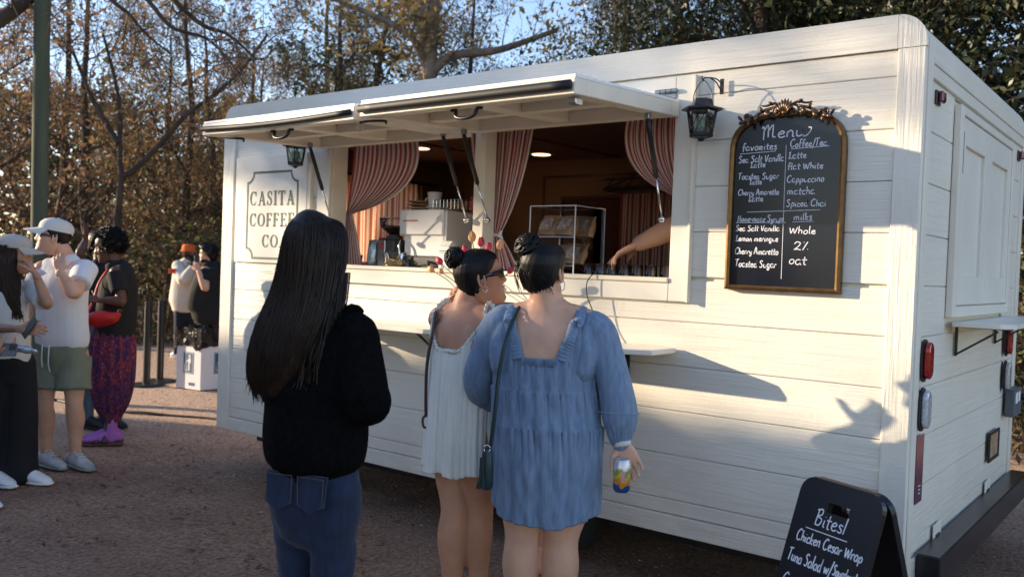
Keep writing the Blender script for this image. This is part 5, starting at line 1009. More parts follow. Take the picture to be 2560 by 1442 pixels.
# forked tree with the long leaning limb at the left
g0_ = np.array((-12.66, 3.55, 0.))
proto_tree('forked_tree', 'small tree with a long bare limb leaning up to the right', 21, 5, .1, 'rust', 3200, .045, custom=[([(-12.60, 3.56, 0), (-12.62, 3.553, 1.447), (-12.63, 3.563, 1.955), (-12.612, 3.598, 2.658), (-12.639, 3.586, 2.951), (-12.686, 3.568, 3.9), (-12.9, 3.4, 4.9)], .08, .02, 9), ([(-12.614, 3.598, 2.702), (-12.464, 3.718, 2.79), (-12.194, 3.94, 3.167), (-11.851, 4.223, 3.697), (-11.595, 4.431, 3.947), (-11.219, 4.737, 4.397), (-10.9, 5.0, 5.0)], .055, .02, 10), ([(-12.65, 3.56, 3.2), (-13.0, 3.3, 3.9), (-13.3, 3.1, 4.7)], .05, .02, 6)], spread=.7, lev=1, clump=.14)
proto_tree('forked_trunk_tree', 'pale trunked tree with a big fork above the middle of the roof', 22, 8, .2, 'gold', 5200, .050, bark=BARKL, custom=[([(-9.50, 7.30, 0), (-9.50, 7.31, 2.0), (-9.514, 7.316, 3.715), (-9.568, 7.3, 4.586), (-9.574, 7.318, 5.325), (-9.558, 7.349, 5.931), (-9.582, 7.354, 6.736), (-9.5, 7.3, 8.5)], .15, .07, 10), ([(-9.55, 7.30, 4.3), (-9.68, 7.22, 4.95), (-9.891, 7.07, 5.35), (-10.217, 6.822, 5.55), (-10.677, 6.469, 5.78), (-11.1, 6.2, 5.95)], .075, .03, 12), ([(-9.53, 7.34, 4.75), (-9.298, 7.526, 5.0), (-8.769, 7.939, 5.10), (-8.405, 8.227, 5.25), (-7.9, 8.6, 5.5)], .09, .04, 9), ([(-9.56, 7.3, 4.1), (-9.62, 7.28, 4.9), (-9.74, 7.2, 5.8), (-9.75, 7.2, 7.5)], .09, .05, 8)], spread=.75, lev=1, clump=.22)
# big bare tree out of frame at the left whose limbs hang into the top of the view
proto_tree('overhanging_tree', 'bare dark limbs of a big tree hanging across the top left sky', 23, 8, .3, 'rust', 500, .035, custom=[([(-10.6, -1.6, 0), (-10.5, -1.5, 2.5), (-10.3, -1.2, 4.6), (-9.8, -.6, 6.2)], .30, .14, 0),
 ([(-10.4, -1.3, 4.0), (-9.8, -.6, 3.55), (-9.094, .026, 3.62), (-8.818, .248, 3.80), (-8.544, .47, 4.10), (-8.1, .8, 4.7)], .10, .06, 3),
 ([(-9.9, -.7, 6.0), (-8.9, .4, 5.3), (-8.208, .742, 4.45), (-7.966, .921, 4.059), (-7.801, 1.046, 3.905), (-7.682, 1.133, 3.737), (-7.579, 1.211, 3.633), (-7.457, 1.303, 3.518)], .032, .008, 8),
 ([(-9.8, -.6, 6.2), (-8.6, .6, 5.6), (-7.889, .99, 4.4), (-7.658, 1.162, 4.053), (-7.476, 1.297, 3.803), (-7.336, 1.404, 3.737), (-7.175, 1.528, 3.684), (-7.0, 1.65, 3.50), (-6.85, 1.8, 3.2)], .034, .008, 9),
 ([(-9.7, -.5, 6.3), (-8.2, .8, 5.6), (-7.7, 1.138, 4.45), (-7.449, 1.326, 4.062), (-7.305, 1.433, 3.896), (-7.167, 1.537, 3.793), (-7.028, 1.644, 3.747), (-6.886, 1.751, 3.621), (-6.772, 1.836, 3.489)], .040, .009, 10)], spread=.32, lev=1, clump=.08, up=-.08)
# unseen evergreens across the open ground, added to throw the long shade
rs = np.random.RandomState(31); HT = proto_tree('shade_evergreen', 'unseen dense evergreen added for shade', 31, 4.6, .14, 'oak', 0, .05, limbs=6, spread=.28, first=.1, group='unseen evergreens added for shade')
n = 11000; u = rs.rand(n); th = rs.uniform(0, 6.283, n); z = 5.2*(1-(1-u)**1.0); q = (rs.rand(n)**.5)*(1.75*np.clip(1-(z/5.35)**12, 0, 1)**.5)
c = np.stack([q*np.cos(th), q*np.sin(th)*.62, z+.05], 1); leaf_part('crown', c, .125, LM['oak'], HT, rs)
hs = [(-23.3, -8.8, 1.0), (-21.6, -8.8, .995), (-19.1, -8.7, .99), (-17.4, -8.9, .99), (-13.55, -8.8, 1.05), (-11.1, -9.0, 1.1), (-8.7, -8.9, 1.1), (-6.1, -9.0, 1.1)]
for i, (x, y, s) in enumerate(hs):
    lb = ['unseen dense evergreen added for shade, far left end of the row', 'unseen dense evergreen added for shade, second of the row', 'unseen dense evergreen added for shade, third of the row', 'unseen dense evergreen added for shade, fourth of the row', 'unseen dense evergreen added for shade, fifth of the row', 'unseen dense evergreen added for shade, sixth of the row', 'unseen dense evergreen added for shade, seventh of the row', 'unseen dense evergreen added for shade, near end of the row'][i]
    if i == 0: HT.location = (x, y, 0); HT['label'] = lb
    else: copy_tree(HT, (x, y, 0), i*1.57*2, lb, (1.0, 1.0, s))
rs = np.random.RandomState(33); TP = proto_tree('shade_pine', 'unseen tall pine added for shade above the evergreen row', 33, 8.3, .08, 'oak', 0, .05, limbs=3, spread=.10, first=.95, lev=1, group='unseen tall pines added for shade')  # unseen pines, added with high crowns shaped to shade the fascia
n = 2600; c = np.stack([rs.normal(size=n)*1.0, rs.normal(size=n)*.7, 7.35+np.abs(rs.normal(size=n))*.7], 1); c = c[vnoise(c, 2.0, 5) > 0]; leaf_part('crown', c, .11, LM['pine'], TP, rs)
TP.location = (-21.6, -8.7, 0)
copy_tree(TP, (-19.0, -8.3, 0), 2.0, 'unseen tall pine added for shade, middle one above the evergreen row', (1.1, 1, 1.0)); copy_tree(TP, (-23.9, -9.4, 0), 4.0, 'unseen tall pine added for shade, far left above the evergreen row', (1.0, 1.1, .98))
TP['label'] = 'unseen tall pine added for shade, second from left above the evergreen row'
copy_tree(HT, (-15.5, -9.0, 0), 1.0, 'lower unseen evergreen added for shade, filling the gap in the row', (1.0, 1.0, .86))  # added lower, so sun passes over it onto the long hair
# undergrowth: stems, dry grass and shrubs at the foot of the trees
rs = np.random.RandomState(41); C_ = []; mb = MB()
def edge(t): # front edge of the thicket as a polyline in plan
    P = np.array([(-17.5, 1.6), (-13.6, 3.3), (-12.6, 4.6), (-11.7, 5.6), (-10.0, 6.3), (-6, 5.2), (-2, 4.9), (1.5, 4.6), (5, 4.3)]); s = t*(len(P)-1); i = min(int(s), len(P)-2); return P[i]+(P[i+1]-P[i])*(s-i)
for i in range(2600):
    p = edge(rs.rand()); dep = rs.rand()**1.4*5; p = p+np.array((-.25, 1.0))*dep*.9+rs.normal(size=2)*.25; h = rs.uniform(.25, .9)+min(1.6, dep*.55)*rs.rand()
    a = rs.uniform(0, 6.28); b = np.array((p[0], p[1], -.02)); t = b+np.array((math.cos(a)*h*.35, math.sin(a)*h*.35, h)); mb.tube([b, (b+t)/2+rs.normal(size=3)*.05*h, t], [.006, .004, .002], n=3, cap=False, tone=rs.uniform(.1, .7))
    k = rs.randint(5, 18)
    for j in range(k): f = rs.rand(); C_.append(b*(1-f)+t*f+rs.normal(size=3)*.09)
C_ = np.array(C_); C_[:, 2] = np.maximum(C_[:, 2], .01)
o = part('undergrowth_stems', mb, LM['brush'], None, kind='stuff'); o = leaf_part('undergrowth', C_, .045, LM['brush'], None, rs, kind='stuff', tone=np.clip(.5+.28*vnoise(C_, 1.3, 8)+rs.normal(size=len(C_))*.2, 0, 1))
# leafy mid-height thicket filling between the trunks
n = 90000; t = rs.rand(n); P = np.array([edge(a) for a in t]); dep = .6+rs.rand(n)*7; C_ = np.stack([P[:, 0]-.25*dep, P[:, 1]+dep, rs.rand(n)**1.3*(1.3+dep*.55)], 1)+rs.normal(size=(n, 3))*.1
dn = vnoise(C_, 1.7, 9)+.5*vnoise(C_, 4.0, 12); C_ = C_[dn > .0]; leaf_part('thicket', C_, .07, LM['brush'], None, rs, kind='stuff', tone=np.clip(.45+.35*vnoise(C_, .9, 14)+rs.normal(size=len(C_))*.18, 0, 1))
n = 110000; C_ = np.stack([rs.uniform(-34, 10, n), rs.uniform(0, 1, n), rs.rand(n)**1.4*6.2], 1); C_[:, 1] = 15+4*C_[:, 1]+np.where(C_[:, 0] < -16, (-16-C_[:, 0])*-.75, 0); C_ = C_[vnoise(C_, .8, 19) > -.3]; leaf_part('far_woods', C_, .15, LM['olive'], None, rs, kind='stuff')
# yellow-green shrub beside the trailer end and dry grass tufts
def shrub(label, x, y, h, kind, n, seed):
    rs = np.random.RandomState(seed); T = thing('shrub', label, 'shrub', (x, y, 0)); mb = MB(); anc = []
    for j in range(9): a = j*.7+rs.rand(); grow(mb, (0, 0, 0), (math.cos(a)*.6, math.sin(a)*.6, 1.0), h*rs.uniform(.7, 1.05), .014, 1, rs, anc, .2, 6)
    part('stems', mb, BARK, T, smooth=True, world=False); anc = np.array(anc); c = anc[rs.randint(0, len(anc), n)]+rs.normal(size=(n, 3))*.07; leaf_part('foliage', c, .042, LM[kind], T, rs)
shrub('yellow green shrub glowing just left of the trailer end', -10.2, 5.9, 1.9, 'gold', 2200, 51); shrub('low dry weeds right of the crowd posts', -11.4, 5.0, .9, 'gold', 1100, 52); shrub('green shrub in the gap behind the skirted person', -12.6, 5.4, 1.9, 'olive', 2600, 53); shrub('scrubby bush beyond the right end of the trailer', -.3, 5.5, 1.6, 'brush', 2600, 54); shrub('dark bush behind the electrical box', .4, 6.2, 2.1, 'olive', 3000, 55)
print('trees done')
# ---------------------------------------------------------------- people
def skin(name, col, r_=.48): 
    return mat(name, col, rough=r_, var=.10, vscale=11, sss=.12, bump=.05, bscale=250, spec=.4)
SK = dict(tan=skin('tan skin', (.50, .25, .15)), light=skin('light skin', (.64, .36, .24)), brown=skin('brown skin', (.115, .055, .035), .42), olive=skin('olive skin', (.46, .24, .15)))
def hairmat(name, c1, c2, stretch=(1, 1, .06)):
    return mat(name, c1, rough=.42, col2=c2, vscale=120, stretch=stretch, bump=.7, bscale=260, bdist=.0015, spec=.28)
HM = dict(black=hairmat('black hair', (.004, .0035, .004), (.009, .007, .007)), brown=hairmat('dark brown hair', (.022, .012, .008), (.06, .03, .018)), lit=hairmat('long brown black hair', (.006, .004, .0035), (.026, .013, .008)))
LIP = mat('lips', (.38, .12, .10), rough=.35); TEETH = mat('teeth', (.75, .72, .66), rough=.25); SHADE_L = mat('dark sunglass lens', (.012, .010, .012), rough=.08, coat=.8); EYEW = mat('eye white', (.7, .68, .66), rough=.2); IRIS = mat('iris', (.04, .02, .012), rough=.15)
def head_mesh(c, fwd, up, s=1.0, face=1.0, smile=0.0, beard=0):
    """head with brow, nose, lips, chin; returns verts,faces and a mapper from head space (x right, y forward, z up)"""
    f = nrm(fwd); u = nrm(np.array(up, float)-f*(np.array(up, float)@f)); r_ = np.cross(f, u); c = V3(c)
    mp = lambda x, y, z: c+(r_*x+f*y+u*z)*s
    zs = np.array([-.118, -.112, -.10, -.088, -.075, -.066, -.058, -.050, -.042, -.034, -.026, -.018, -.009, .0, .010, .020, .032, .046, .060, .074, .086, .096, .104, .110, .113])
    K = [(-.118, .052, .078, -.010), (-.108, .058, .088, -.030), (-.09, .060, .088, -.052), (-.065, .063, .084, -.072), (-.035, .069, .085, -.086), (.0, .074, .084, -.096), (.03, .077, .088, -.101), (.06, .075, .083, -.096), (.085, .064, .066, -.080), (.103, .043, .038, -.055), (.113, .012, .0, -.020)]
    K = np.array(K); n = 56; V = []; 
    for z in zs:
        w_, yf, yb = [np.interp(z, K[:, 0], K[:, i]) for i in (1, 2, 3)]
        if z < -.07: w_ *= 1-.42*((-.07-z)/.048)**1.2*.6
        for k in range(n):
            a = 2*math.pi*k/n; ca, sa = math.cos(a), math.sin(a); yc = -.008; x = w_*np.sign(ca)*abs(ca)**.92; y = yc+(yf-yc if sa > 0 else yc-yb)*np.sign(sa)*abs(sa)**.95*(1 if sa > 0 else 1)
            if sa > 0:
                nz = math.exp(-(x/.0115)**2)*np.interp(z, [-.046, -.040, -.030, -.005, .012, .02], [0, .010, .026, .014, .005, 0]); nz += math.exp(-((abs(x)-.012)/.008)**2)*np.interp(z, [-.042, -.034, -.024], [0, .009, 0])
                ey = -.0075*math.exp(-((abs(x)-.031)/.016)**2-((z-.006)/.011)**2); br = .004*math.exp(-((abs(x)-.028)/.024)**2-((z-.026)/.009)**2)
                lp = (.0065*math.exp(-((z+.056)/.0045)**2)+.0065*math.exp(-((z+.069)/.005)**2)-.002*math.exp(-((z+.0625)/.002)**2))*math.exp(-(x/.022)**2); ch = .006*math.exp(-((z+.10)/.014)**2-(x/.02)**2); ck = .004*math.exp(-((abs(x)-.042)/.018)**2-((z+.03)/.02)**2)*(1+smile)
                y += (nz+ey+br+lp+ch+ck)*face
            V.append(mp(x, y, z))
    m = len(zs); F = [(i*n+j, i*n+(j+1) % n, (i+1)*n+(j+1) % n, (i+1)*n+j) for i in range(m-1) for j in range(n)]; F += [tuple(range(n))[::-1], tuple((m-1)*n+j for j in range(n))]
    return V, F, mp
def ear(mb, mp, sg, s=1.0):
    for y0, z0, r1, r2, t in ((-.006, -.006, .016, .030, .005),):
        p = []
        for i in range(13):
            a = math.radians(70-300*i/12*1.0); p.append(mp(sg*(.077+.010*abs(math.sin(i/12*3.14))), y0-.006-r1*.8*math.cos(a)*-1*-1, z0+r2*math.sin(a)))
        mb.loft(p, [(.0052*s, .0052*s)]*13, side=mp(0, 0, 1)-mp(0, 0, 0), n=6, cap='round', sub=2)
        mb.loft([mp(sg*.070, y0, z0+.018), mp(sg*.080, y0-.006, z0), mp(sg*.073, y0+.002, z0-.026)], [(.013*s, .004*s), (.014*s, .004*s), (.008*s, .005*s)], side=mp(0, 1, 0)-mp(0, 0, 0), n=10, cap='round', sub=2)
def hand(mb, wrist, d, palm, thumb, curl=(.4, .45, .5, .6), s=1.0, spread=.05, tcurl=.5, tside=None):
    """palm = direction the palm faces; thumb = +1/-1 which side; fingers bend towards the palm"""
    d = nrm(d); pn = nrm(np.array(palm, float)-d*(np.array(palm, float)@d)); sd = np.cross(d, pn)*thumb; w_ = V3(wrist)
    mb.loft([w_-d*.02*s, w_+d*.012*s, w_+d*.04*s, w_+d*.075*s, w_+d*.088*s], [(.026*s, .019*s), (.028*s, .017*s), (.038*s, .015*s), (.040*s, .013*s), (.036*s, .011*s)], side=sd, n=14, cap='round', sub=2)
    L = (.074, .082, .076, .060); R_ = (.0088, .009, .0085, .0075)
    for i in range(4):
        o = .029-.0195*i; p = w_+d*(.078-.004*abs(i-1.2))*s+sd*o*s; dd = nrm(d+sd*(1.5-i)*spread); pts = [p-dd*.012*s, p]; a = curl[i]*.8
        for seg, q in ((.46, .35), (.30, .9), (.24, .75)):
            dd = nrm(dd*math.cos(a*q)+pn*math.sin(a*q)) if True else dd; pts.append(pts[-1]+dd*L[i]*seg*s)
        mb.loft(pts, [R_[i]*1.05*s, R_[i]*s, R_[i]*.98*s, R_[i]*.92*s, R_[i]*.8*s], side=sd, n=8, cap='round', sub=3)
    p = w_+d*.018*s+sd*.024*s; q = nrm(sd*.8+d*.55+pn*.25); pts = [w_+d*.005*s+sd*.010*s, p, p+q*.036*s]; q2 = nrm(q*.7+d*.6+pn*tcurl); pts.append(pts[-1]+q2*.030*s); q3 = nrm(q2+pn*tcurl*.7); pts.append(pts[-1]+q3*.025*s)
    mb.loft(pts, [.016*s, .0145*s, .0115*s, .0105*s, .008*s], side=pn, n=8, cap='round', sub=3)
def join(parts_):
    V = []; F = []
    for v, f in parts_: b = len(V); V += [tuple(map(float, p)) for p in v]; F += [tuple(int(b+i) for i in q) for q in f]
    return V, F
def limb_arm(mb, sh, el, wr, r_=1.0, side=None):
    sh, el, wr = V3(sh), V3(el), V3(wr); sd = nrm(np.cross(el-sh, wr-el)+1e-6)
    mb.loft([sh, sh*.6+el*.4, el, el*.65+wr*.35, wr], [.047*r_, .043*r_, .036*r_, .037*r_, (.026*r_, .020*r_)], side=sd, n=14, cap='round', sub=4)
def limb_leg(mb, hip, kn, an, back, r_=1.0, sd=(1, 0, 0)):
    hip, kn, an, back = V3(hip), V3(kn), V3(an), nrm(back)
    mb.loft([hip, hip*.5+kn*.5, kn+back*.004, kn*.72+an*.28+back*.012, kn*.4+an*.6+back*.006, an], [.080*r_, .070*r_, .053*r_, .057*r_, .042*r_, .034*r_], side=sd, n=18, cap='round', sub=4)
def foot(mb, an, d, s=1.0, z0=0.0, w_=1.0):
    an = V3(an); d = nrm(np.array((d[0], d[1], 0.))); sd = np.array((d[1], -d[0], 0)); g_ = lambda f, z: np.array((an[0], an[1], z0))+d*f*s+(0, 0, z*s)
    mb.loft([g_(-.06, .035), g_(-.03, .045), g_(.04, .045), (g_(.11, .032)), g_(.165, .022), g_(.19, .018)], [(.028*s*w_, .030*s), (.034*s*w_, .042*s), (.038*s*w_, .043*s), (.044*s*w_, .030*s), (.038*s*w_, .020*s), (.022*s*w_, .014*s)], side=sd, n=16, cap='round', sub=3)
    return g_, d, sd
def shoe(T, an, d, upper, sole, s=1.0, lace=True):
    mb = MB(); g_, dd, sd = foot(mb, an, d, 1.13*s, .014); v, nn, f = remesh(mb, .006, 3); root = part('shoe', (v, f), upper, T, smooth=True)
    mb = MB().loft([g_(-.075, .006), g_(-.03, .006), (g_(.05, .006)), g_(.12, .006), g_(.19, .008), g_(.205, .010)], [(.030*s, .013), (.040*s, .014), (.040*s, .014), (.048*s, .014), (.038*s, .012), (.015*s, .008)], side=sd, n=12, cap='round', sub=3); o = part('shoe_sole', mb, sole, T, smooth=True); o.parent = root
    if lace:
        mb = MB()
        for k in range(4): c = g_(.035+.024*k, .093-.012*k); mb.tube([c-sd*.026, c+(0, 0, .006), c+sd*.026], .0035, n=5)
        o = part('laces', mb, M['paper'], T, smooth=True); o.parent = root
def torso_loft(mb, P, rows, side):
    """rows: (point, rx, ry)"""
    mb.loft([V3(p) for p, _, _ in rows], [(a, b) for _, a, b in rows], side=side, n=24, cap='round', sub=4)
def garment(name, mb, voxel, mt, T, fold=0.0, fsc=18, seed=0, smooth=4, fn=None, stretch=(1, 1, .45)):
    v, n_, f = remesh(mb, voxel, smooth)
    if fold: v = v+n_*(vnoise(v*np.array(stretch), fsc, seed)*fold+vnoise(v*np.array(stretch), fsc*2.3, seed+5)*fold*.4)[:, None]
    if fn is not None: v = v+n_*fn(v)[:, None]
    return part(name, (v, f), mt, T, smooth=True)
def hair_cap(mp, T, mt, off=.012, hair=lambda x, y, z: True, name='hair', rough=.0, extra=None, seed=0, grooves=.0012):
    """shell over the skull where hair(x,y,z) is true"""
    K = np.array([(-.118, .052, .078, -.010), (-.09, .060, .088, -.052), (-.065, .063, .084, -.072), (-.035, .069, .085, -.086), (.0, .074, .084, -.096), (.03, .077, .088, -.101), (.06, .075, .083, -.096), (.085, .064, .066, -.080), (.103, .043, .038, -.055), (.113, .006, -.004, -.014)])
    zs = np.linspace(-.105, .113, 34); n = 72; V = []; ok = []
    for z in zs:
        w_, yf, yb = [np.interp(z, K[:, 0], K[:, i]) for i in (1, 2, 3)]
        for k in range(n):
            a = 2*math.pi*k/n; ca, sa = math.cos(a), math.sin(a); yc = -.008; x = w_*np.sign(ca)*abs(ca)**.92; y = yc+(yf-yc if sa > 0 else yc-yb)*np.sign(sa)*abs(sa)**.95
            h = hair(x, y, z); h = float(h) if not isinstance(h, bool) else (1. if h else 0.); q = nrm((x, y*.8, z*.8)); o = (off*min(1, h)+grooves*math.sin(a*46+z*90)+rough*math.sin(a*13+z*70+seed)*math.sin(z*110+a*7)) if h > 0 else -.004
            V.append(mp(x+q[0]*o, y+q[1]*o, z+q[2]*o)); ok.append(h > 0)
    F = []
    for i in range(len(zs)-1):
        for j in range(n):
            q = (i*n+j, i*n+(j+1) % n, (i+1)*n+(j+1) % n, (i+1)*n+j)
            if sum(ok[t] for t in q) >= 2: F.append(q)
    F.append(tuple((len(zs)-1)*n+j for j in range(n)))
    parts_ = [(V, F)]
    if extra is not None: parts_.append((extra.v, extra.f))
    return part(name, join(parts_), mt, T, smooth=True)
def hgrad(v, a, b): return max(0.0, min(1.0, (v-a)/(b-a)))
def hairline(x, y, z, low=-.088):
    yl = np.interp(z, [-.085, -.035, -.020, .015, .040, .062, .078, .12], [-.035, -.022, .006, .026, .050, .068, .100, .2])
    low = low+.55*max(0., abs(x)-.012)+.006*math.sin(x*700)*(y < 0); return hgrad(yl-y, 0, .022)*hgrad(z, low, low+.020)
def sunglasses(mp, T, w_=.066, mt=SHADE_L, big=1.0):
    mb = MB()
    for sg in (-1, 1):
        c = [(.031+.027*big*math.cos(a), .0905-.010*abs(math.cos(a))*0-.35*abs(.031+.027*math.cos(a))**2*14*.02, .004+.020*big*math.sin(a)) for a in np.linspace(0, 6.283, 16, endpoint=False)]
        vs = [mp(sg*x, y+.006-.012*(abs(x)/.06)**2, z) for x, y, z in c]+[mp(sg*x, y+.010-.012*(abs(x)/.06)**2, z) for x, y, z in c]; n = 16
        mb.add(vs, [tuple(range(n)), tuple(range(n, 2*n))[::-1]]+[(i, (i+1) % n, n+(i+1) % n, n+i) for i in range(n)])
        mb.loft([mp(sg*.058, .082, .008), mp(sg*.075, .066, .010), mp(sg*.079, .02, .008), mp(sg*.078, -.012, .004)], [(.0085*big, .0028), (.0095*big, .003), (.007*big, .0026), (.004, .0024)], side=mp(0, 0, 1)-mp(0, 0, 0), n=8, sub=2)
    mb.tube([mp(-.008, .098, .010), mp(0, .101, .012), mp(.008, .098, .010)], .003, n=6); return part('sunglasses', mb, mt, T, smooth=False)
def eyes(mp, T):
    for sg in (-1, 1):
        o = part('eye', MB().lathe(mp(sg*.031, .072, .006), [(.0, -.011), (.008, -.008), (.011, 0), (.008, .008), (.0, .011)], n=12, axis=mp(0, 1, 0)-mp(0, 0, 0)), EYEW, T, smooth=True); q = part('iris', MB().lathe(mp(sg*.031, .0825, .006), [(.0055, -.001), (.0045, .0012), (.0, .0016)], n=10, axis=mp(0, 1, 0)-mp(0, 0, 0)), IRIS, T, smooth=True); q.parent = o
        part('eyebrow', MB().loft([mp(sg*.014, .0925, .024), mp(sg*.030, .0905, .029), mp(sg*.047, .078, .024)], [(.003, .002), (.0034, .002), (.0015, .0015)], side=mp(0, 0, 1)-mp(0, 0, 0), n=6, sub=3), HM['black'], T, smooth=True)
def lips(mp, T, mt=LIP, y=.0):
    part('mouth', MB().loft([mp(-.023, .078+y, -.061), mp(-.012, .0875+y, -.058), mp(0, .090+y, -.0595), mp(.012, .0875+y, -.058), mp(.023, .078+y, -.061)], [(.001, .002), (.0042, .0035), (.0045, .0035), (.0042, .0035), (.001, .002)], side=mp(0, 0, 1)-mp(0, 0, 0), n=6, sub=2).loft([mp(-.020, .078+y, -.064), mp(0, .0885+y, -.069), mp(.020, .078+y, -.064)], [(.001, .002), (.005, .004), (.001, .002)], side=mp(0, 0, 1)-mp(0, 0, 0), n=6, sub=4), mt, T, smooth=True)
def neck_loft(mb, neck, hc, fwd, r_=.052):
    neck = V3(neck); hc = V3(hc); mb.loft([neck-(0, 0, .06), neck, hc*.45+neck*.55-nrm(fwd)*.012, hc-(0, 0, .035)-nrm(fwd)*.02], [(r_*1.5, r_*1.1), (r_*1.12, r_*1.0), (r_, r_), (r_, r_*1.05)], side=(1, 0, 0), n=16, cap='round', sub=3)
def horiz(v): return nrm(np.array((v[0], v[1], 0.)))
RH = np.array((.788, .615, 0.)); FH = np.array((-.615, .788, 0.)); UP = np.array((0, 0, 1.))
def strand_mesh(lines, r0, tone=None, n=3):
    mb = MB()
    for L in lines: mb.tube(L, [r0*(1-.6*i/(len(L)-1)) for i in range(len(L))], n=n, cap=False)
    return mb
def jeans_mat(name, c, d): return mat(name, c, rough=.85, col2=d, vscale=70, stretch=(1, 1, .22), bump=.35, bscale=700, bdist=.0006, sheen=.1)
def bun_mesh(c, r_, ax, rs, k=26):
    mb = MB(); c = V3(c); ax = nrm(ax); u = nrm(np.cross(ax, (1, .3, 0))); v = np.cross(ax, u); mb.lathe(c-ax*r_*.9, [(r_*math.sin(t), r_*.9*(1-math.cos(t))) for t in np.linspace(.05, 3.09, 12)], n=20, axis=ax)
    for i in range(k):
        q = rs.uniform(.25, 1.25); t0 = rs.uniform(0, 6.28); sp = rs.uniform(1.5, 3.2); L = []
        for j in range(14): t = t0+sp*j/13; w_ = q+.35*math.sin(j/13*3.1+i); L.append(c+(u*math.cos(t)*math.sin(w_)+v*math.sin(t)*math.sin(w_)+ax*math.cos(w_))*r_*rs.uniform(.99, 1.03))
        mb.tube(L, r_*.11, n=5)
    return mb

# ---- woman with long dark hair, black fleece and jeans (back to the camera)
def person_black():
    T = thing('person', 'person with long dark hair in black fleece and blue jeans, seen from behind', 'person', (-1.28, -1.85, 0)); f = nrm(FH*.93+RH*.36); sd = horiz(np.cross(f, UP)); hc = (-1.272, -1.862, 1.515)
    hv, hf, mp = head_mesh(hc, f+UP*-.02, UP, .98); mb = MB(); neck_loft(mb, (-1.262, -1.859, 1.347), hc, f)
    C0 = lambda z, b=0: np.array((-1.275, -1.850, z))-f*b
    torso_loft(mb, None, [(C0(.80), .12, .09), (C0(.95), .12, .10), (C0(1.15), .15, .105), (C0(1.30), .15, .085), (C0(1.36), .08, .06)], sd)
    shL, shR = (-1.434, -1.865, 1.275), (-1.135, -1.825, 1.275); elL, elR = (-1.505, -1.80, 1.05), (-1.050, -1.85, 1.085); wrL, wrR = (-1.42, -1.62, 1.10), (-1.22, -1.66, 1.10)
    limb_arm(mb, shL, elL, wrL); limb_arm(mb, shR, elR, wrR)
    kL, kR, hL, hR = (-1.345, -1.835, .45), (-1.21, -1.82, .47), (-1.350, -1.86, .80), (-1.200, -1.835, .80); aL, aR = (-1.35, -1.86, .08), (-1.19, -1.84, .08)
    for h_, k_, a_ in ((hL, kL, aL), (hR, kR, aR)): limb_leg(mb, h_, k_, a_, -f, .82)
    v, n_, fc = remesh(mb, .008); hb = MB(); hand(hb, wrL, sd*.8+f*.3, -f, -1, (.9, .9, .9, .9)); hand(hb, wrR, -sd*.8+f*.3, -f, 1, (.9,)*4); v2, _, f2 = remesh(hb, .004, 2); eb = MB(); ear(eb, mp, 1); ear(eb, mp, -1)
    part('body', join([(v, fc), (v2, f2), (hv, hf), (eb.v, eb.f)]), SK['tan'], T, smooth=True)
    fl = mat('black fleece', (.0045, .0045, .005), rough=1.0, bump=.8, bscale=190, bdist=.003, var=.3, vscale=60, spec=.05)
    mb = MB(); torso_loft(mb, None, [(C0(.862), .135, .115), (C0(.885), .160, .135), (C0(.96), .170, .148), (C0(1.06), .166, .143), (C0(1.16), .176, .142), (C0(1.25), .182, .125), (C0(1.31), .158, .095), (C0(1.37), .070, .070)], sd)
    for a, b_, c in ((shL, elL, wrL), (shR, elR, wrR)): mb.loft([a, V3(a)*.5+V3(b_)*.5, b_, V3(b_)*.5+V3(c)*.5, c], [.074, .072, .070, .060, .044], side=f, n=16, cap='round', sub=4)
    garment('fleece_jacket', mb, .009, fl, T, .008, 15, 3)
    mb = MB().loft([C0(1.36)+f*.0, C0(1.39)-f*.005], [(.075, .075), (.078, .078)], side=sd, n=20).loft([np.array((-1.19, -1.835, 1.325)), np.array((-1.155, -1.82, 1.356)), np.array((-1.132, -1.812, 1.350))], [.026, .018, .012], n=8, cap='round', sub=2); part('collar', mb, fl, T, smooth=True)
    jm = jeans_mat('dark blue denim', (.005, .011, .034), (.009, .019, .052)); mb = MB(); torso_loft(mb, None, [(C0(.90), .125, .095), (C0(.84), .145, .115), (C0(.77), .150, .120), (C0(.70), .13, .10)], sd)
    for h_, k_, a_, r_ in ((hL, kL, aL, 1), (hR, kR, aR, 1)): h_, k_, a_ = V3(h_), V3(k_), V3(a_); mb.loft([h_, h_*.5+k_*.5, k_, k_*.5+a_*.5-f*.01, a_+(0, 0, .02)], [(.083, .092), (.072, .080), (.060, .064), (.060, .062), (.062, .062)], side=sd, n=20, cap='round', sub=4)
    garment('jeans', mb, .007, jm, T, .0045, 22, 4, 3, stretch=(1, 1, 2.2))
    sm = mat('denim stitching', (.10, .085, .06), rough=.9)
    for s0 in (-1, 1):
        o_ = C0(.812)+sd*(s0*.055+.014)-f*.121; n2 = -f; mb = MB(); P = [(-.05, .05), (.05, .05), (.047, -.04), (0, -.062), (-.047, -.04)]
        mb.prism(P, o_-n2*.009, sd, nrm(UP+f*.12), n2*.009); root = part('back_pocket', mb, jm, T); mb = MB()
        P2 = [(x*.9, y*.9) for x, y in P]; [mb.tube([o_+sd*P2[i][0]+UP*P2[i][1]+n2*.004, o_+sd*P2[(i+1) % 5][0]+UP*P2[(i+1) % 5][1]+n2*.004], .0012, n=4) for i in range(5)]; o = part('stitching', mb, sm, T); o.parent = root
    for a_ in (aL, aR): shoe(T, a_, f, M['white'], M['white'])
    # long straight hair: a fall of many locks over an inner mass
    rs = np.random.RandomState(3); ex = MB(); lv = -1
    hcv = V3(hc); 
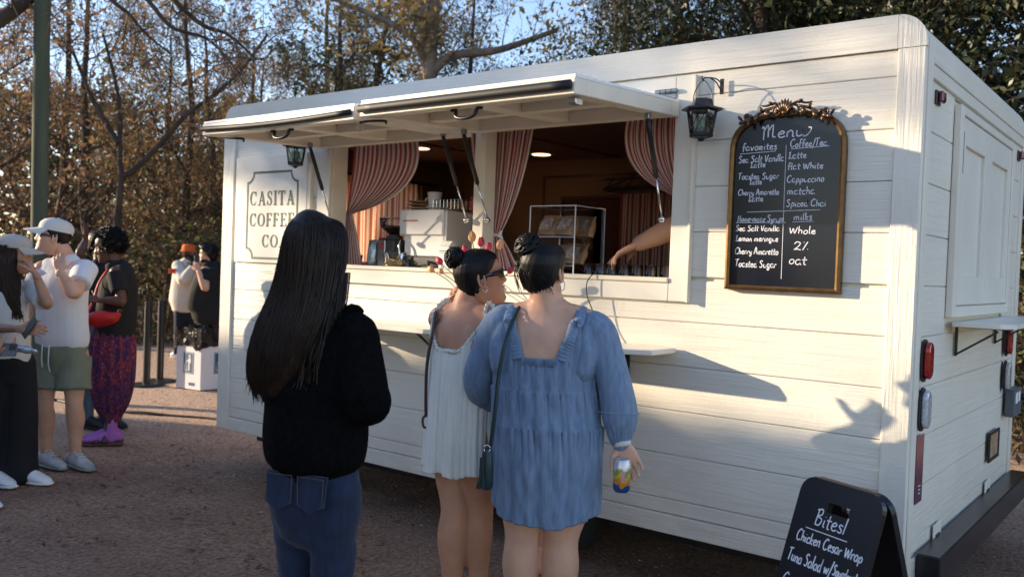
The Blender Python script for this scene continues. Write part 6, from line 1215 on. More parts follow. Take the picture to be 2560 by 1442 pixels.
    rows = [(hcv+(0, 0, .115)-f*.01, .03, .04), (hcv+(0, 0, .10)-f*.015, .070, .078), (hcv+(0, 0, .05)-f*.018, .090, .098), (hcv-(0, 0, .03)-f*.028-sd*.004, .098, .092), (hcv-(0, 0, .12)-f*.055-sd*.014, .104, .070), (hcv-(0, 0, .21)-f*.090-sd*.030, .112, .056), (hcv-(0, 0, .30)-f*.115-sd*.052, .100, .044), (hcv-(0, 0, .37)-f*.118-sd*.074, .076, .032), (hcv-(0, 0, .42)-f*.112-sd*.085, .056, .020)]
    ex.loft([r[0] for r in rows], [(r[1], r[2]) for r in rows], side=sd, n=64, cap=True, sub=5)
    V = np.array(ex.v); ex.v = [tuple(p) for p in V]
    o = part('hair', (ex.v, ex.f), HM['lit'], T, smooth=True); me = o.data
    R0 = [V3(r[0]) for r in rows]; Lr = crs(np.array(R0), 4); Ra = crs(np.array([(r[1], r[2]) for r in rows]), 4)
    st = MB()
    for i in range(620):
        a = rs.uniform(0, 6.283); k = 1.0+rs.uniform(.0, .045); e = rs.randint(0, 5); m_ = len(Lr); s0 = rs.randint(0, 4); e1 = m_-(0 if i % 3 == 0 else rs.randint(0, 8)); L = []
        w1 = rs.normal()*.004
        for j in range(s0, e1, 2):
            t = j/(m_-1); aa = a+.06*math.sin(t*5+i); L.append(Lr[j]+sd*math.cos(aa)*Ra[j][0]*k+f*math.sin(aa)*Ra[j][1]*k*1.0+sd*w1*t+np.array((0, 0, 0)))
        if len(L) < 4: continue
        if rs.rand() < .5: L.append(L[-1]+(L[-1]-L[-2])*rs.uniform(.5, 1.6)+rs.normal(size=3)*.006)
        st.tube(L, [.0024]*(len(L)-2)+[.0016, .0006], n=3, cap=False)
    for i in range(150):                         # shorter front locks over the right shoulder
        b = hcv+sd*rs.uniform(.045, .092)-(0, 0, .05)-f*rs.uniform(-.04, .06); L = [b, b-(0, 0, .08)+sd*.006-f*.02, b-(0, 0, .17)+sd*.008-f*.05, b-(0, 0, .25)+sd*.0-f*.07+rs.normal(size=3)*.008, b-(0, 0, .33)-sd*.012-f*.075+rs.normal(size=3)*.012]; st.tube(crs(np.array(L), 3), .0022, n=3, cap=False)
    for i in range(24): b = hcv+sd*.09-(0, 0, .17)+f*.02; L = [b, b+sd*.03-(0, 0, .06)-f*.03, b+sd*.055-(0, 0, .12)-f*.02+rs.normal(size=3)*.006, b+sd*.062-(0, 0, .17)+rs.normal(size=3)*.008]; st.tube(crs(np.array(L), 3), .0014, n=3, cap=False)
    for i in range(46):
        a = rs.uniform(2.2, 6.6); z_ = rs.uniform(-.25, .10); b = hcv+(0, 0, z_)+sd*math.cos(a)*.096-f*(.03+abs(math.sin(a))*.05); L = [b, b+sd*math.cos(a)*.014-(0, 0, .05), b+sd*math.cos(a)*rs.uniform(.012, .030)-f*.01-(0, 0, rs.uniform(.09, .16))]; st.tube(crs(np.array(L), 3), .0007, n=3, cap=False)
    o2 = part('hair_strands', st, HM['lit'], T, smooth=True); o2.parent = o; o2['kind'] = 'stuff'
    return T
person_black()

# ---- draped dress shell
def dress_shell(name, T, rows, ztop, zbot, sd, f, mt, nu=160, nv=90, pleat=None, thick=.004, hem=None):
    """rows: (z, centre xyz, rx, ry) top to bottom; ztop(a), zbot(a) give the upper and lower edge for angle a (0 = right side, pi/2 = front)"""
    Z = np.array([r[0] for r in rows])[::-1]; Cx = np.array([r[1] for r in rows])[::-1]; RX = np.array([r[2] for r in rows])[::-1]; RY = np.array([r[3] for r in rows])[::-1]
    def fn(u, v, off=0.0):
        a = u*2*math.pi; z1, z0 = ztop(a), zbot(a); z = z1+(z0-z1)*v; c = np.array([np.interp(z, Z, Cx[:, i]) for i in range(3)]); rx, ry = np.interp(z, Z, RX), np.interp(z, Z, RY); p = pleat(a, v, z) if pleat else 0
        ca, sa = math.cos(a), math.sin(a); q = np.array((c[0], c[1], z))+sd*ca*(rx+p+off)+f*sa*(ry+p+off); return q
    vs, fs, uv = grid_mesh(lambda u, v: fn(u, v), nu, nv); o = part(name, (vs, fs), mt, T, smooth=True, uv=uv); m = o.modifiers.new('solid', 'SOLIDIFY'); m.thickness = thick; m.offset = -1; return o, fn

# ---- woman in the cream dress, profile to the right, sunglasses and bun
def person_cream():
    T = thing('person', 'laughing person in sleeveless cream dress with sunglasses and black bun', 'person', (-1.51, -.86, 0)); f = nrm(FH*.80+RH*.60); sd = horiz(np.cross(f, UP)); hc = V3((-1.490, -.825, 1.452)); hf_ = nrm(RH*.97+FH*.22+UP*.22)
    hv, hf, mp = head_mesh(hc, hf_, UP-hf_*.1, 1.0, 1.0, 1.2); mb = MB(); neck = (-1.530, -.862, 1.33)
    C0 = lambda z, b=0: np.array((-1.520, -.865, z))-f*b
    mb.loft([C0(1.26), np.array(neck)+(0, 0, .01), hc*.55+V3(neck)*.45-hf_*.012, hc-(0, 0, .045)-hf_*.015], [(.085, .065), (.058, .055), (.053, .052), (.055, .058)], side=sd, n=18, cap='round', sub=3)
    shL, shR = V3(C0(1.268)-sd*.155), V3(C0(1.268)+sd*.155)
    torso_loft(mb, None, [(C0(.80), .15, .11), (C0(.90), .155, .115), (C0(1.0), .135, .10), (C0(1.12), .142, .102), (C0(1.20), .152, .100), (C0(1.265), .150, .080), (C0(1.315), .085, .058)], sd)
    for s0 in (-1, 1): mb.loft([C0(1.31)+sd*s0*.03, C0(1.30)+sd*s0*.09, C0(1.275)+sd*s0*.150], [.042, .045, .050], side=f, n=12, cap='round', sub=2); mb.loft([C0(1.24)+sd*s0*.07-f*.065, C0(1.17)+sd*s0*.075-f*.078, C0(1.10)+sd*s0*.065-f*.06], [(.045, .022), (.048, .026), (.035, .018)], side=sd, n=12, cap='round', sub=2)
    elL = C0(1.16)-sd*.14+f*.20; wrL = V3((-1.725, -.76, 1.305)); elR = C0(1.05)+sd*.215+f*.05; wrR = C0(.88)+sd*.20+f*.22
    limb_arm(mb, shL, elL, wrL, 1.02); limb_arm(mb, shR, elR, wrR, 1.05)
    kL, kR, hL, hR, aL, aR = V3((-1.520, -.895, .50)), V3((-1.458, -.815, .50)), C0(.80)-sd*.075, C0(.80)+sd*.075, V3((-1.52, -.90, .08)), V3((-1.452, -.812, .08))
    for h_, k_, a_ in ((hL, kL, aL), (hR, kR, aR)): limb_leg(mb, h_, k_, a_, -f, 1.12, sd); foot(mb, a_, f, 1, .01)
    v, n_, fc = remesh(mb, .006, 5); hb = MB(); hand(hb, wrL, V3((-1.675, -.785, 1.40))-wrL, hf_*-.2+RH, 1, (1.2, 1.3, 1.3, 1.3), .95, .02, 1.2); hand(hb, wrR, -UP*.6+f, -sd, -1); v2, _, f2 = remesh(hb, .0035, 2); eb = MB(); ear(eb, mp, 1, 1.1); ear(eb, mp, -1, 1.1)
    part('body', join([(v, fc), (v2, f2), (hv, hf), (eb.v, eb.f)]), SK['tan'], T, smooth=True)
    sunglasses(mp, T, big=1.12); part('glasses_stud', MB().lathe(mp(.083, .045, .010), [(.0, -.001), (.0025, 0), (.0, .001)], n=8, axis=RH), M['chrome'], T)
    o = part('mouth', MB().loft([mp(-.024, .074, -.056), mp(-.012, .087, -.054), mp(0, .091, -.054), mp(.012, .087, -.054), mp(.024, .074, -.056)], [(.002, .003), (.004, .0035), (.0045, .004), (.004, .0035), (.002, .003)], side=mp(0, 0, 1)-mp(0, 0, 0), n=6, sub=2).loft([mp(-.023, .074, -.058), mp(0, .086, -.076), mp(.023, .074, -.058)], [(.002, .003), (.0055, .004), (.002, .003)], side=mp(0, 0, 1)-mp(0, 0, 0), n=6, sub=5), LIP, T, smooth=True)
    q = part('teeth', MB().loft([mp(-.020, .074, -.060), mp(-.010, .085, -.062), mp(0, .0875, -.063), mp(.010, .085, -.062), mp(.020, .074, -.060)], [(.005, .002)], side=mp(0, 0, 1)-mp(0, 0, 0), n=8, sub=2), TEETH, T, smooth=True); q.parent = o
    for k in (0, 1): part('earring', MB().tube([mp(.086, -.010+k*.006, -.045)+(mp(0, 0, 1)-mp(0, 0, 0))*.012*math.sin(t)+(mp(0, 1, 0)-mp(0, 0, 0))*.010*math.cos(t) for t in np.linspace(0, 6.28, 14)], .0014, n=5), M['chrome'], T, smooth=True)
    rs = np.random.RandomState(8); hr = hairline
    bd = nrm(V3((-1.568, -.887, 1.541))-hc); bc_ = mp(0, -.088, .098); ex = bun_mesh(bc_, .044, mp(0, -1, .8)-mp(0, 0, 0), rs); hair_cap(mp, T, HM['black'], .010, hr, extra=ex)
    cr_ = mat('cream crinkle cotton', (.74, .73, .66), rough=.9, var=.04, vscale=40, bump=.7, bscale=90, stretch=(1, 1, .15), bdist=.003)
    rows = [(1.30, C0(1.3)[:2].tolist()+[0], .155, .090), (1.24, C0(0)[:2].tolist()+[0], .166, .112), (1.16, C0(0)[:2].tolist()+[0], .162, .120), (1.05, C0(0)[:2].tolist()+[0], .160, .125), (.92, C0(0)[:2].tolist()+[0], .158, .132), (.80, C0(0)[:2].tolist()+[0], .160, .138), (.60, C0(0)[:2].tolist()+[0], .166, .142)]
    def zt(a): x = math.cos(a); b_ = -math.sin(a); return (1.155+.13*hgrad(abs(x-.03), .30, .80)**1.3 if b_ > 0 else 1.20+.08*hgrad(abs(x), .4, .9))-.055*math.exp(-((abs(x)-1.0)/.10)**2)
    zb = lambda a: .655+.008*math.sin(a*7)
    pl = lambda a, v, z: (.0032*math.sin(a*23+1.5*math.sin(a*3))+.004*math.sin(a*41+2))*(.35+.9*v)+.012*math.sin(a*9+1)*v*v+.004*math.exp(-((v)/.02)**2)*math.sin(a*90)
    o, fn = dress_shell('dress', T, rows, zt, zb, sd, f, cr_, 220, 80, pl)
    # ruffle round the neckline and shoulder straps
    rf = MB()
    def ruffle(L, w_=.010):
        L = crs(np.array(L), 8); q = [p+nrm(p-C0(p[2]))*(.004+.004*math.sin(i*1.9))+UP*.003*math.sin(i*2.7) for i, p in enumerate(L)]; rf.loft(q, [(w_*(1+.25*math.sin(i*2.3)), .004) for i in range(len(q))], side=UP, n=6)
    ruffle([fn(u, 0) for u in np.linspace(.52, .98, 24)], .008)
    for s0 in (-1, 1):
        a0 = fn(.75+s0*.165, 0); top = C0(1.345)+sd*s0*.105; a1 = fn(.25-s0*.14, 0); ruffle([a0, a0*.5+top*.5-f*.012+(0, 0, .006), top, top*.5+a1*.5+(0, 0, .01), a1], .017)
        a2 = fn(.75+s0*.23, 0.0); ruffle([a2, a2*.5+top*.5+sd*s0*.018, top+sd*s0*.012], .008)
    part('neck_ruffle', rf, cr_, T, smooth=True)
    S_ = mat('brown leather strap', (.055, .03, .022), rough=.5, bump=.2)
    L = [C0(1.33)-sd*.105+f*.02, C0(1.315)-sd*.135-f*.035, (-1.60, -.985, 1.22), (-1.625, -.985, 1.09), (-1.635, -.975, .95), (-1.635, -.97, .87)]
    o = part('bag_strap', MB().loft(L, [(.009, .003)]*6, side=sd, n=8, sub=5), S_, T, smooth=True); q = part('strap_buckle', MB().tube([(-1.635, -.97, .88), (-1.648, -.975, .86), (-1.642, -.975, .83), (-1.63, -.965, .825)], .0055, n=6, sub=3), S_, T); q.parent = o
    return T
person_cream()

# ---- woman in the denim dress, back to the camera, holding a can
def person_denim():
    T = thing('person', 'person in blue denim smock dress with black bun holding a can, back turned', 'person', (-1.09, -.86, 0)); f = nrm(FH*.96+RH*.20); sd = horiz(np.cross(f, UP)); hc = V3((-1.133, -.874, 1.488)); hf_ = nrm(FH*.86+RH*.50+UP*.05)
    hv, hf, mp = head_mesh(hc, hf_, UP, .98); mb = MB(); C0 = lambda z, b=0: np.array((-1.112+(.025 if z < 1.1 else .0)*(1.1-z)/.3*1.0 if z > .8 else -1.085, -.868, z))-f*b
    mb.loft([C0(1.27), C0(1.34), hc*.5+C0(1.36)*.5-hf_*.01, hc-(0, 0, .04)-hf_*.012], [(.12, .085), (.070, .068), (.062, .062), (.062, .064)], side=sd, n=20, cap='round', sub=3)
    torso_loft(mb, None, [(C0(.70), .185, .13), (C0(.82), .19, .14), (C0(.98), .175, .13), (C0(1.12), .188, .130), (C0(1.22), .192, .122), (C0(1.29), .180, .095), (C0(1.335), .10, .07)], sd)
    for s0 in (-1, 1):
        mb.loft([C0(1.33)+sd*s0*.04, C0(1.315)+sd*s0*.11, C0(1.285)+sd*s0*.185], [.050, .052, .056], side=f, n=12, cap='round', sub=2); mb.loft([C0(1.24)+sd*s0*.07-f*.078, C0(1.17)+sd*s0*.07-f*.092, C0(1.08)+sd*s0*.07-f*.080], [(.05, .028), (.05, .032), (.045, .028)], side=sd, n=12, cap='round', sub=2)
    shL, shR = C0(1.275)-sd*.188, C0(1.275)+sd*.190; elL, wrL = V3((-1.375, -.93, 1.03)), V3((-1.36, -.72, .90)); elR, wrR = V3((-.862, -.77, 1.06)), V3((-.815, -.775, .860))
    limb_arm(mb, shL, elL, wrL, 1.15); limb_arm(mb, shR, elR, wrR, 1.12)
    kL, kR, aL, aR = V3((-1.158, -.912, .47)), V3((-1.032, -.835, .47)), V3((-1.155, -.915, .08)), V3((-1.025, -.835, .08)); hL, hR = C0(.72)-sd*.095, C0(.72)+sd*.095
    for h_, k_, a_ in ((hL, kL, aL), (hR, kR, aR)): limb_leg(mb, h_, k_, a_, -f, 1.30, sd); foot(mb, a_, f, 1, .01)
    v, n_, fc = remesh(mb, .006, 5); hb = MB()
    hand(hb, wrR, -UP*.82+RH*.42, -FH*.95-RH*.2, 1, (.95, 1.0, 1.0, 1.0), .98, .07, .9); hand(hb, wrL, -UP*.5+sd*.6, -f, -1, (.6,)*4); v2, _, f2 = remesh(hb, .0035, 2); eb = MB(); ear(eb, mp, 1, 1.15); ear(eb, mp, -1, 1.15)
    part('body', join([(v, fc), (v2, f2), (hv, hf), (eb.v, eb.f)]), SK['light'], T, smooth=True)
    part('earring', MB().tube([mp(.088, -.006, -.052)+(mp(0, 0, 1)-mp(0, 0, 0))*.020*math.sin(t)+(mp(0, 1, 0)-mp(0, 0, 0))*.018*math.cos(t) for t in np.linspace(0, 6.28, 18)], .0018, n=5), M['chrome'], T, smooth=True)
    rs = np.random.RandomState(9); hr = hairline
    bc_ = V3((-1.160, -.935, 1.575)); ex = bun_mesh(bc_, .053, bc_-hc, rs, 34)
    for i in range(60):
        a = rs.uniform(.2, 2.9); b = mp(.080*math.cos(a), -.055-.03*math.sin(a), -.075+rs.uniform(-.01, .05)); L = [b, b*.55+bc_*.45+nrm((b+bc_)/2-hc)*.035, bc_-(bc_-hc)*.18]; ex.tube(crs(np.array(L), 4), .0013, n=3, cap=False)
    hair_cap(mp, T, HM['black'], .012, hr, extra=ex); part('hair_tie', MB().tube([bc_-nrm(bc_-hc)*.040+nrm(np.cross(bc_-hc, (1, 0, .2)))*.036*math.cos(t)+nrm(np.cross(bc_-hc, np.cross(bc_-hc, (1, 0, .2))))*.036*math.sin(t) for t in np.linspace(0, 6.28, 24)], .005, n=6), mat('pale sage scrunchie', (.32, .36, .33), rough=.6, bump=.8, bscale=90), T, smooth=True)
    dm = jeans_mat('light blue denim', (.125, .19, .295), (.195, .27, .385)); dk = jeans_mat('dark denim seam', (.06, .12, .25), (.10, .18, .33)); tn = mat('pale stitching', (.26, .34, .44), rough=.9)
    cc = lambda z: [C0(z)[0], C0(z)[1], 0]
    rows = [(1.32, cc(1.32), .180, .100), (1.24, cc(1.24), .200, .133), (1.14, cc(1.14), .196, .146), (1.045, cc(1.045), .196, .152), (1.04, cc(1.04), .199, .156), (.93, cc(.93), .204, .164), (.90, cc(.90), .207, .168), (.75, cc(.80), .206, .170), (.60, cc(.80), .202, .166), (.50, cc(.80), .195, .160)]
    def zt(a): x = math.cos(a); b_ = -math.sin(a); t = hgrad(abs(x), .34, .60); return 1.163+(.145)*t**.8-.035*hgrad(abs(x), .9, 1.0) if b_ > 0 else 1.20+.10*hgrad(abs(x), .45, .8)
    zb = lambda a: .548+.040*abs(math.cos(a))**3+.004*math.sin(a*6)
    def pl(a, v, z):
        g1 = hgrad(z, 1.05, 1.00)*.0; p = 0
        for zz, am in ((1.155, .006), (1.042, .0065), (.905, .0095)):
            if z < zz: p += am*math.exp(-(zz-z)/.07)*(math.sin(a*47+zz*9+2.4*math.sin(a*5+zz*30))*.6+math.sin(a*71+zz*40+1.8*math.sin(a*9))*.5)*(.5+.5*math.sin(a*3.7+zz*50)**2)
        return p+.006*math.sin(a*11+2+z*2)*hgrad(-z, -.95, -.6)+.004*math.sin(a*23+z*6)+.0032*math.sin(z*34+a*9+2*math.sin(a*4))*math.sin(a*7+z*11)
    o, fn = dress_shell('denim_dress', T, rows, zt, zb, sd, f, dm, 300, 130, pl, .005)
    def ringat(z, u0, u1, n=110, off=.004):
        out_ = []
        for i in range(n+1):
            u = u0+(u1-u0)*i/n; a = u*2*math.pi; z1, z0 = zt(a), zb(a)
            if z >= z1: continue
            out_.append(fn(u, (z-z1)/(z0-z1), off))
        return out_
    se = MB()
    for z in (1.042, 1.036, .905, .899): part('seam_stitching', MB().tube(ringat(z, .0, 1.0, 150, .0025), .0016, n=4), tn, T, smooth=True)
    L = [fn(u, 1-.105, .0025) for u in np.linspace(0, 1, 150)]; se.tube(L, .0014, n=4); hm = MB().tube([fn(u, 1.0, .0005) for u in np.linspace(0, 1, 150)], .0035, n=6)
    part('seam_stitching', se, tn, T, smooth=True); part('dress_hem', hm, dm, T, smooth=True)
    # ruched bands of the square back neckline
    rb = MB(); xs_ = 1
    def band(L, w_, nrib):
        L = crs(np.array(L), max(2, int(nrib*4/(len(L)-1)))); q = [(w_, .0055+.0035*math.sin(i*math.pi/2)) for i in range(len(L))]; rb.loft(L, q, side=UP if abs((L[-1]-L[0])[2]) < .05 else sd, n=10)
    uL = [u for u in (.598, .61, .63)]
    pt = lambda u, dz=0: fn(u, 0, .006)+UP*dz
    band([pt(u, -.012) for u in np.linspace(.698, .802, 7)], .016, 26)
    for s0 in (-1, 1): 
        us = np.linspace(.75+s0*.056, .75+s0*.112, 6); L = [pt(u, -.008)+sd*s0*.010 for u in us]; L = L+[C0(1.345)+sd*s0*.135-f*.035, C0(1.355)+sd*s0*.13+f*.02]; band(L, .021, 24)
        us = np.linspace(.25-s0*.06, .25-s0*.12, 3)
    part('ruched_band', rb, dm, T, smooth=True)
    # full sleeves gathered at the cuff
    for s0, sh_, el_, wr_ in ((-1, shL, elL, wrL), (1, shR, elR, wrR)):
        mb = MB(); sh_, el_, wr_ = V3(sh_), V3(el_), V3(wr_); mb.loft([C0(1.315)+sd*s0*.135, sh_+UP*.004, sh_*.55+el_*.45+sd*s0*.008, el_+sd*s0*.010, el_*.45+wr_*.55+sd*s0*.006, el_*.12+wr_*.88, wr_+(wr_-el_)*.02], [(.045, .058), (.062, .076), (.061, .072), (.063, .068), (.065, .066), (.046, .044), (.034, .030)], side=sd, n=24, cap='round', sub=5)
        mb.loft([C0(1.12)+sd*s0*.15, C0(1.2)+sd*s0*.165, C0(1.28)+sd*s0*.15], [(.05, .118), (.05, .112), (.045, .085)], side=sd, n=16, cap='round', sub=2)
        ax = nrm(wr_-el_); fnn = lambda v, wr_=wr_, ax=ax: .0035*np.sin(np.arctan2((v-wr_)@np.cross(ax, sd), (v-wr_)@sd)*18)*np.exp(-np.abs((v-wr_)@ax+.03)/.05)
        garment('sleeve', mb, .0065, dm, T, .009, 17, 7+s0, 4, fnn, (1, 1, .8)); o = part('cuff', MB().loft([wr_-ax*.006, wr_+ax*.012], [(.035, .031), (.034, .030)], side=sd, n=20), mat('pale cuff lining', (.62, .60, .52), rough=.9) if s0 > 0 else dm, T, smooth=True)
        mb = MB(); c = el_*.45+wr_*.55; mb.tube([c+ax*-.02+sd*math.cos(t)*.0835+np.cross(ax, sd)*math.sin(t)*.0815 for t in np.linspace(0, 6.283, 30)], .0015, n=4); part('sleeve_stitching', mb, tn, T)
    # crossbody strap and small teal bag with tassel on the left hip
    S_ = mat('dark teal leather', (.012, .035, .042), rough=.4, bump=.2); L = [C0(1.352)-sd*.10+f*.02, C0(1.345)-sd*.105-f*.045, C0(1.24)-sd*.125-f*.150, C0(1.10)-sd*.145-f*.170, C0(.98)-sd*.160-f*.176, C0(.87)-sd*.178-f*.170, C0(.82)-sd*.190-f*.165]
    root = part('bag_strap', MB().loft(L, [(.008, .003)]*7, side=sd, n=8, sub=5), S_, T, smooth=True)
    b = C0(.765)-sd*.200-f*.165; o = part('shoulder_bag', MB().loft([b+UP*.055, b, b-UP*.075], [(.018, .012), (.024, .022), (.026, .020)], side=sd, n=12, cap='round', sub=3), S_, T, smooth=True)
    tb_ = MB(); r = np.random.RandomState(2)
    for i in range(26): a = r.uniform(0, 6.28); q = .013*math.sqrt(r.rand()); p = b-sd*.012+UP*.03-f*.024+sd*q*math.cos(a)+f*q*math.sin(a); tb_.tube([p, p-UP*.06+sd*r.normal()*.003, p-UP*.115+sd*r.normal()*.006], .0022, n=4)
    o = part('tassel', tb_, S_, T); q = part('clasp', MB().tube([b+UP*.062+sd*.012*math.cos(t)-f*.01+UP*.014*math.sin(t) for t in np.linspace(0, 6.28, 14)], .0022, n=6), M['chrome'], T, smooth=True)
    # the can in her right hand
    cn = V3((-.822, -.775, .686))-FH*.040+RH*.006; cm_ = mat('printed drink can', (.6, .6, .62), rough=.25, metal=.3, coat=.4); n = cm_.node_tree.nodes; l = cm_.node_tree.links
    tc = n.new('ShaderNodeTexCoord'); sp = n.new('ShaderNodeSeparateXYZ'); l.new(tc.outputs['Generated'], sp.inputs[0]); nz = n.new('ShaderNodeTexNoise'); nz.inputs['Scale'].default_value = 2.2; l.new(tc.outputs['Generated'], nz.inputs['Vector']); ma = n.new('ShaderNodeMath'); ma.operation = 'MULTIPLY_ADD'; ma.inputs[1].default_value = .5; l.new(nz.outputs['Fac'], ma.inputs[0]); l.new(sp.outputs['Z'], ma.inputs[2])
    rp = n.new('ShaderNodeValToRGB'); rp.color_ramp.interpolation = 'CONSTANT'; e = rp.color_ramp.elements; e[0].position = 0; e[0].color = (.02, .09, .30, 1); e[1].position = .50; e[1].color = (.75, .30, .03, 1)
    for p_, c_ in ((.66, (.70, .52, .06)), (.80, (.30, .38, .10)), (.90, (.62, .62, .66))): x_ = e.new(p_); x_.color = (*c_, 1)
    l.new(ma.outputs[0], rp.inputs[0]); l.new(rp.outputs[0], n['Principled BSDF'].inputs['Base Color'])
    Cn = thing('drink_can', 'colourful drink can with yellow and blue print held low in a hand', 'can', tuple(cn))
    part('can_body', MB().lathe(cn, [(.0, .004), (.024, .0), (.027, .004), (.032, .012), (.032, .105), (.027, .118), (.026, .122), (.024, .119), (.0, .118)], n=28), cm_, Cn, smooth=True); part('can_print', MB().lathe(cn-(0, 0, 0)+(0, 0, .045), [(.0323, 0), (.0323, .045)], n=24, cap=False, axis=(0, 0, 1)) if False else MB().add([cn+RH*x-FH*.0326+(0, 0, z)+FH*.0326*(1-math.sqrt(max(0, 1-(x/.0326)**2))) for x, z in ((-.009, .04), (.010, .038), (.006, .058), (.009, .078), (-.006, .08), (-.004, .06))], [(0, 1, 2, 5), (5, 2, 3, 4)]) or M, mat('pink figure print', (.60, .25, .35), rough=.4), Cn) if False else None
    part('pull_tab', MB().box(cn+V3((-.008, -.006, .1195)), cn+V3((.008, .006, .1215)), .0005), M['chrome'], Cn)
    mb = MB(); xs_ = [(-.009, .040), (.010, .038), (.006, .058), (.009, .078), (-.006, .080), (-.004, .060)]; mb.add([cn+RH*x-FH*(.0003+math.sqrt(.0325**2-x*x))+(0, 0, z) for x, z in xs_], [(0, 1, 2, 5), (5, 2, 3, 4)]); part('can_figure', mb, mat('pink figure print', (.60, .25, .35), rough=.4), Cn)
    return T
person_denim()
print('front people done')
# ---------------------------------------------------------------- the people waiting at the left and the barista
def figure(label, loc, P, f, hfwd, sk, top, bottom, rx=.16, ry=.11, hup=UP, armr=1.0, legr=1.0, hs=1.0, hands=(), feet=None, ears=1, eyes_=True, lips_=True, sleeve=.55, neck_r=.054, gfold=.005, topname='shirt', botname='trousers', hemz=None, legw=(.088, .07, .055, .05), bot_to='ankle', sides=None, belly=0, vox=.009):
    T = thing('person', label, 'person', loc); sd = horiz(np.cross(f, UP)) if sides is None else sides; g_ = {k: V3(v) for k, v in P.items()}
    hv, hf, mp = head_mesh(g_['head'], hfwd, hup, hs); mb = MB(); hcn = g_['head']; nk = g_['neck']
    mb.loft([nk-(0, 0, .05), nk, hcn*.5+nk*.5-nrm(hfwd)*.008, hcn-(0, 0, .04)-nrm(hfwd)*.012], [(neck_r*1.35, neck_r), (neck_r*1.1, neck_r), (neck_r, neck_r), (neck_r, neck_r*1.05)], side=sd, n=16, cap='round', sub=3)
    shm = (g_['shL']+g_['shR'])/2; torso_loft(mb, None, [(g_['pel'], rx*.90, ry*.95), (g_['waist'], rx*.84, ry*.92), (g_['chest'], rx*.94, ry), (shm-(0, 0, .01), rx*.92, ry*.72), (nk-(0, 0, .03), rx*.5, ry*.55)], sd)
    for a, b_, c in (('shL', 'elL', 'wrL'), ('shR', 'elR', 'wrR')):
        if a in g_ and b_ in g_ and c in g_: limb_arm(mb, g_[a], g_[b_], g_[c], armr)
    for s0 in 'LR':
        if 'an'+s0 in g_: limb_leg(mb, g_['hip'+s0], g_['kn'+s0], g_['an'+s0], -f, legr, sd)
    v, n_, fc = remesh(mb, vox, 4); ps = [(v, fc), (hv, hf)]; hb = MB()
    for h in hands: hand(hb, *h[:4], **(h[4] if len(h) > 4 else {}))
    if hands: v2, _, f2 = remesh(hb, .0045, 2); ps.append((v2, f2))
    if ears: eb = MB(); ear(eb, mp, 1); ear(eb, mp, -1); ps.append((eb.v, eb.f))
    part('body', join(ps), sk, T, smooth=True)
    if eyes_: eyes(mp, T)
    if lips_: lips(mp, T, mat('lip colour', tuple(c*.8 for c in sk.node_tree.nodes['Principled BSDF'].inputs['Base Color'].default_value[:3]), rough=.4))
    mb = MB(); hz = g_['pel'] if hemz is None else np.array((g_['pel'][0], g_['pel'][1], hemz)); torso_loft(mb, None, [(hz, rx*1.04, ry*1.18), (hz*.7+g_['waist']*.3, rx*1.05, ry*1.22+belly), (g_['waist'], rx*1.02, ry*1.20+belly), (g_['chest'], rx*1.04, ry*1.14), (shm-(0, 0, .005), rx*1.02, ry*.85), (nk-(0, 0, .025), rx*.52, ry*.64)], sd)
    for a, b_, c in (('shL', 'elL', 'wrL'), ('shR', 'elR', 'wrR')):
        if b_ in g_:
            if sleeve <= 1: mb.loft([g_[a], g_[a]*(1-sleeve/2)+g_[b_]*sleeve/2, g_[a]*(1-sleeve)+g_[b_]*sleeve], [.066*armr, .066*armr, .064*armr], side=f, n=16, cap=True, sub=3)
            else: mb.loft([g_[a], g_[a]*.5+g_[b_]*.5, g_[b_], g_[b_]*.5+g_[c]*.5, g_[b_]*.06+g_[c]*.94], [.070*armr, .066*armr, .062*armr, .054*armr, .040*armr], side=f, n=16, cap='round', sub=4)
    garment(topname, mb, vox*.95, top, T, gfold, 19, 5, 4)
    if bottom is not None:
        mb = MB(); torso_loft(mb, None, [(g_['waist']*.35+g_['pel']*.65+(0, 0, .03), rx*.95, ry*1.08), (g_['pel'], rx*1.02, ry*1.14), ((g_['hipL']+g_['hipR'])/2, rx*1.02, ry*1.14), ((g_['hipL']+g_['hipR'])/2-(0, 0, .06), rx*.85, ry)], sd)
        for s0 in 'LR':
            h_, k_, a_ = g_['hip'+s0], g_['kn'+s0], g_.get('an'+s0, g_['kn'+s0]-(0, 0, .35))
            if bot_to == 'thigh': mb.loft([h_, h_*.55+k_*.45, h_*.28+k_*.72+(0, 0, 0)], [(legw[0], legw[0]*1.02), (legw[0]*1.02, legw[0]*1.06), (legw[0]*1.05, legw[0]*1.12)], side=sd, n=18, cap=True, sub=4)
            else: mb.loft([h_, h_*.5+k_*.5, k_, k_*.5+a_*.5, a_+(0, 0, .01)], [legw[0], (legw[0]+legw[1])/2, legw[1], legw[2], legw[3]], side=sd, n=18, cap='round', sub=4)
        garment(botname, mb, vox*.95, bottom, T, gfold*.8, 24, 9, 4)
    return T, mp, g_, sd
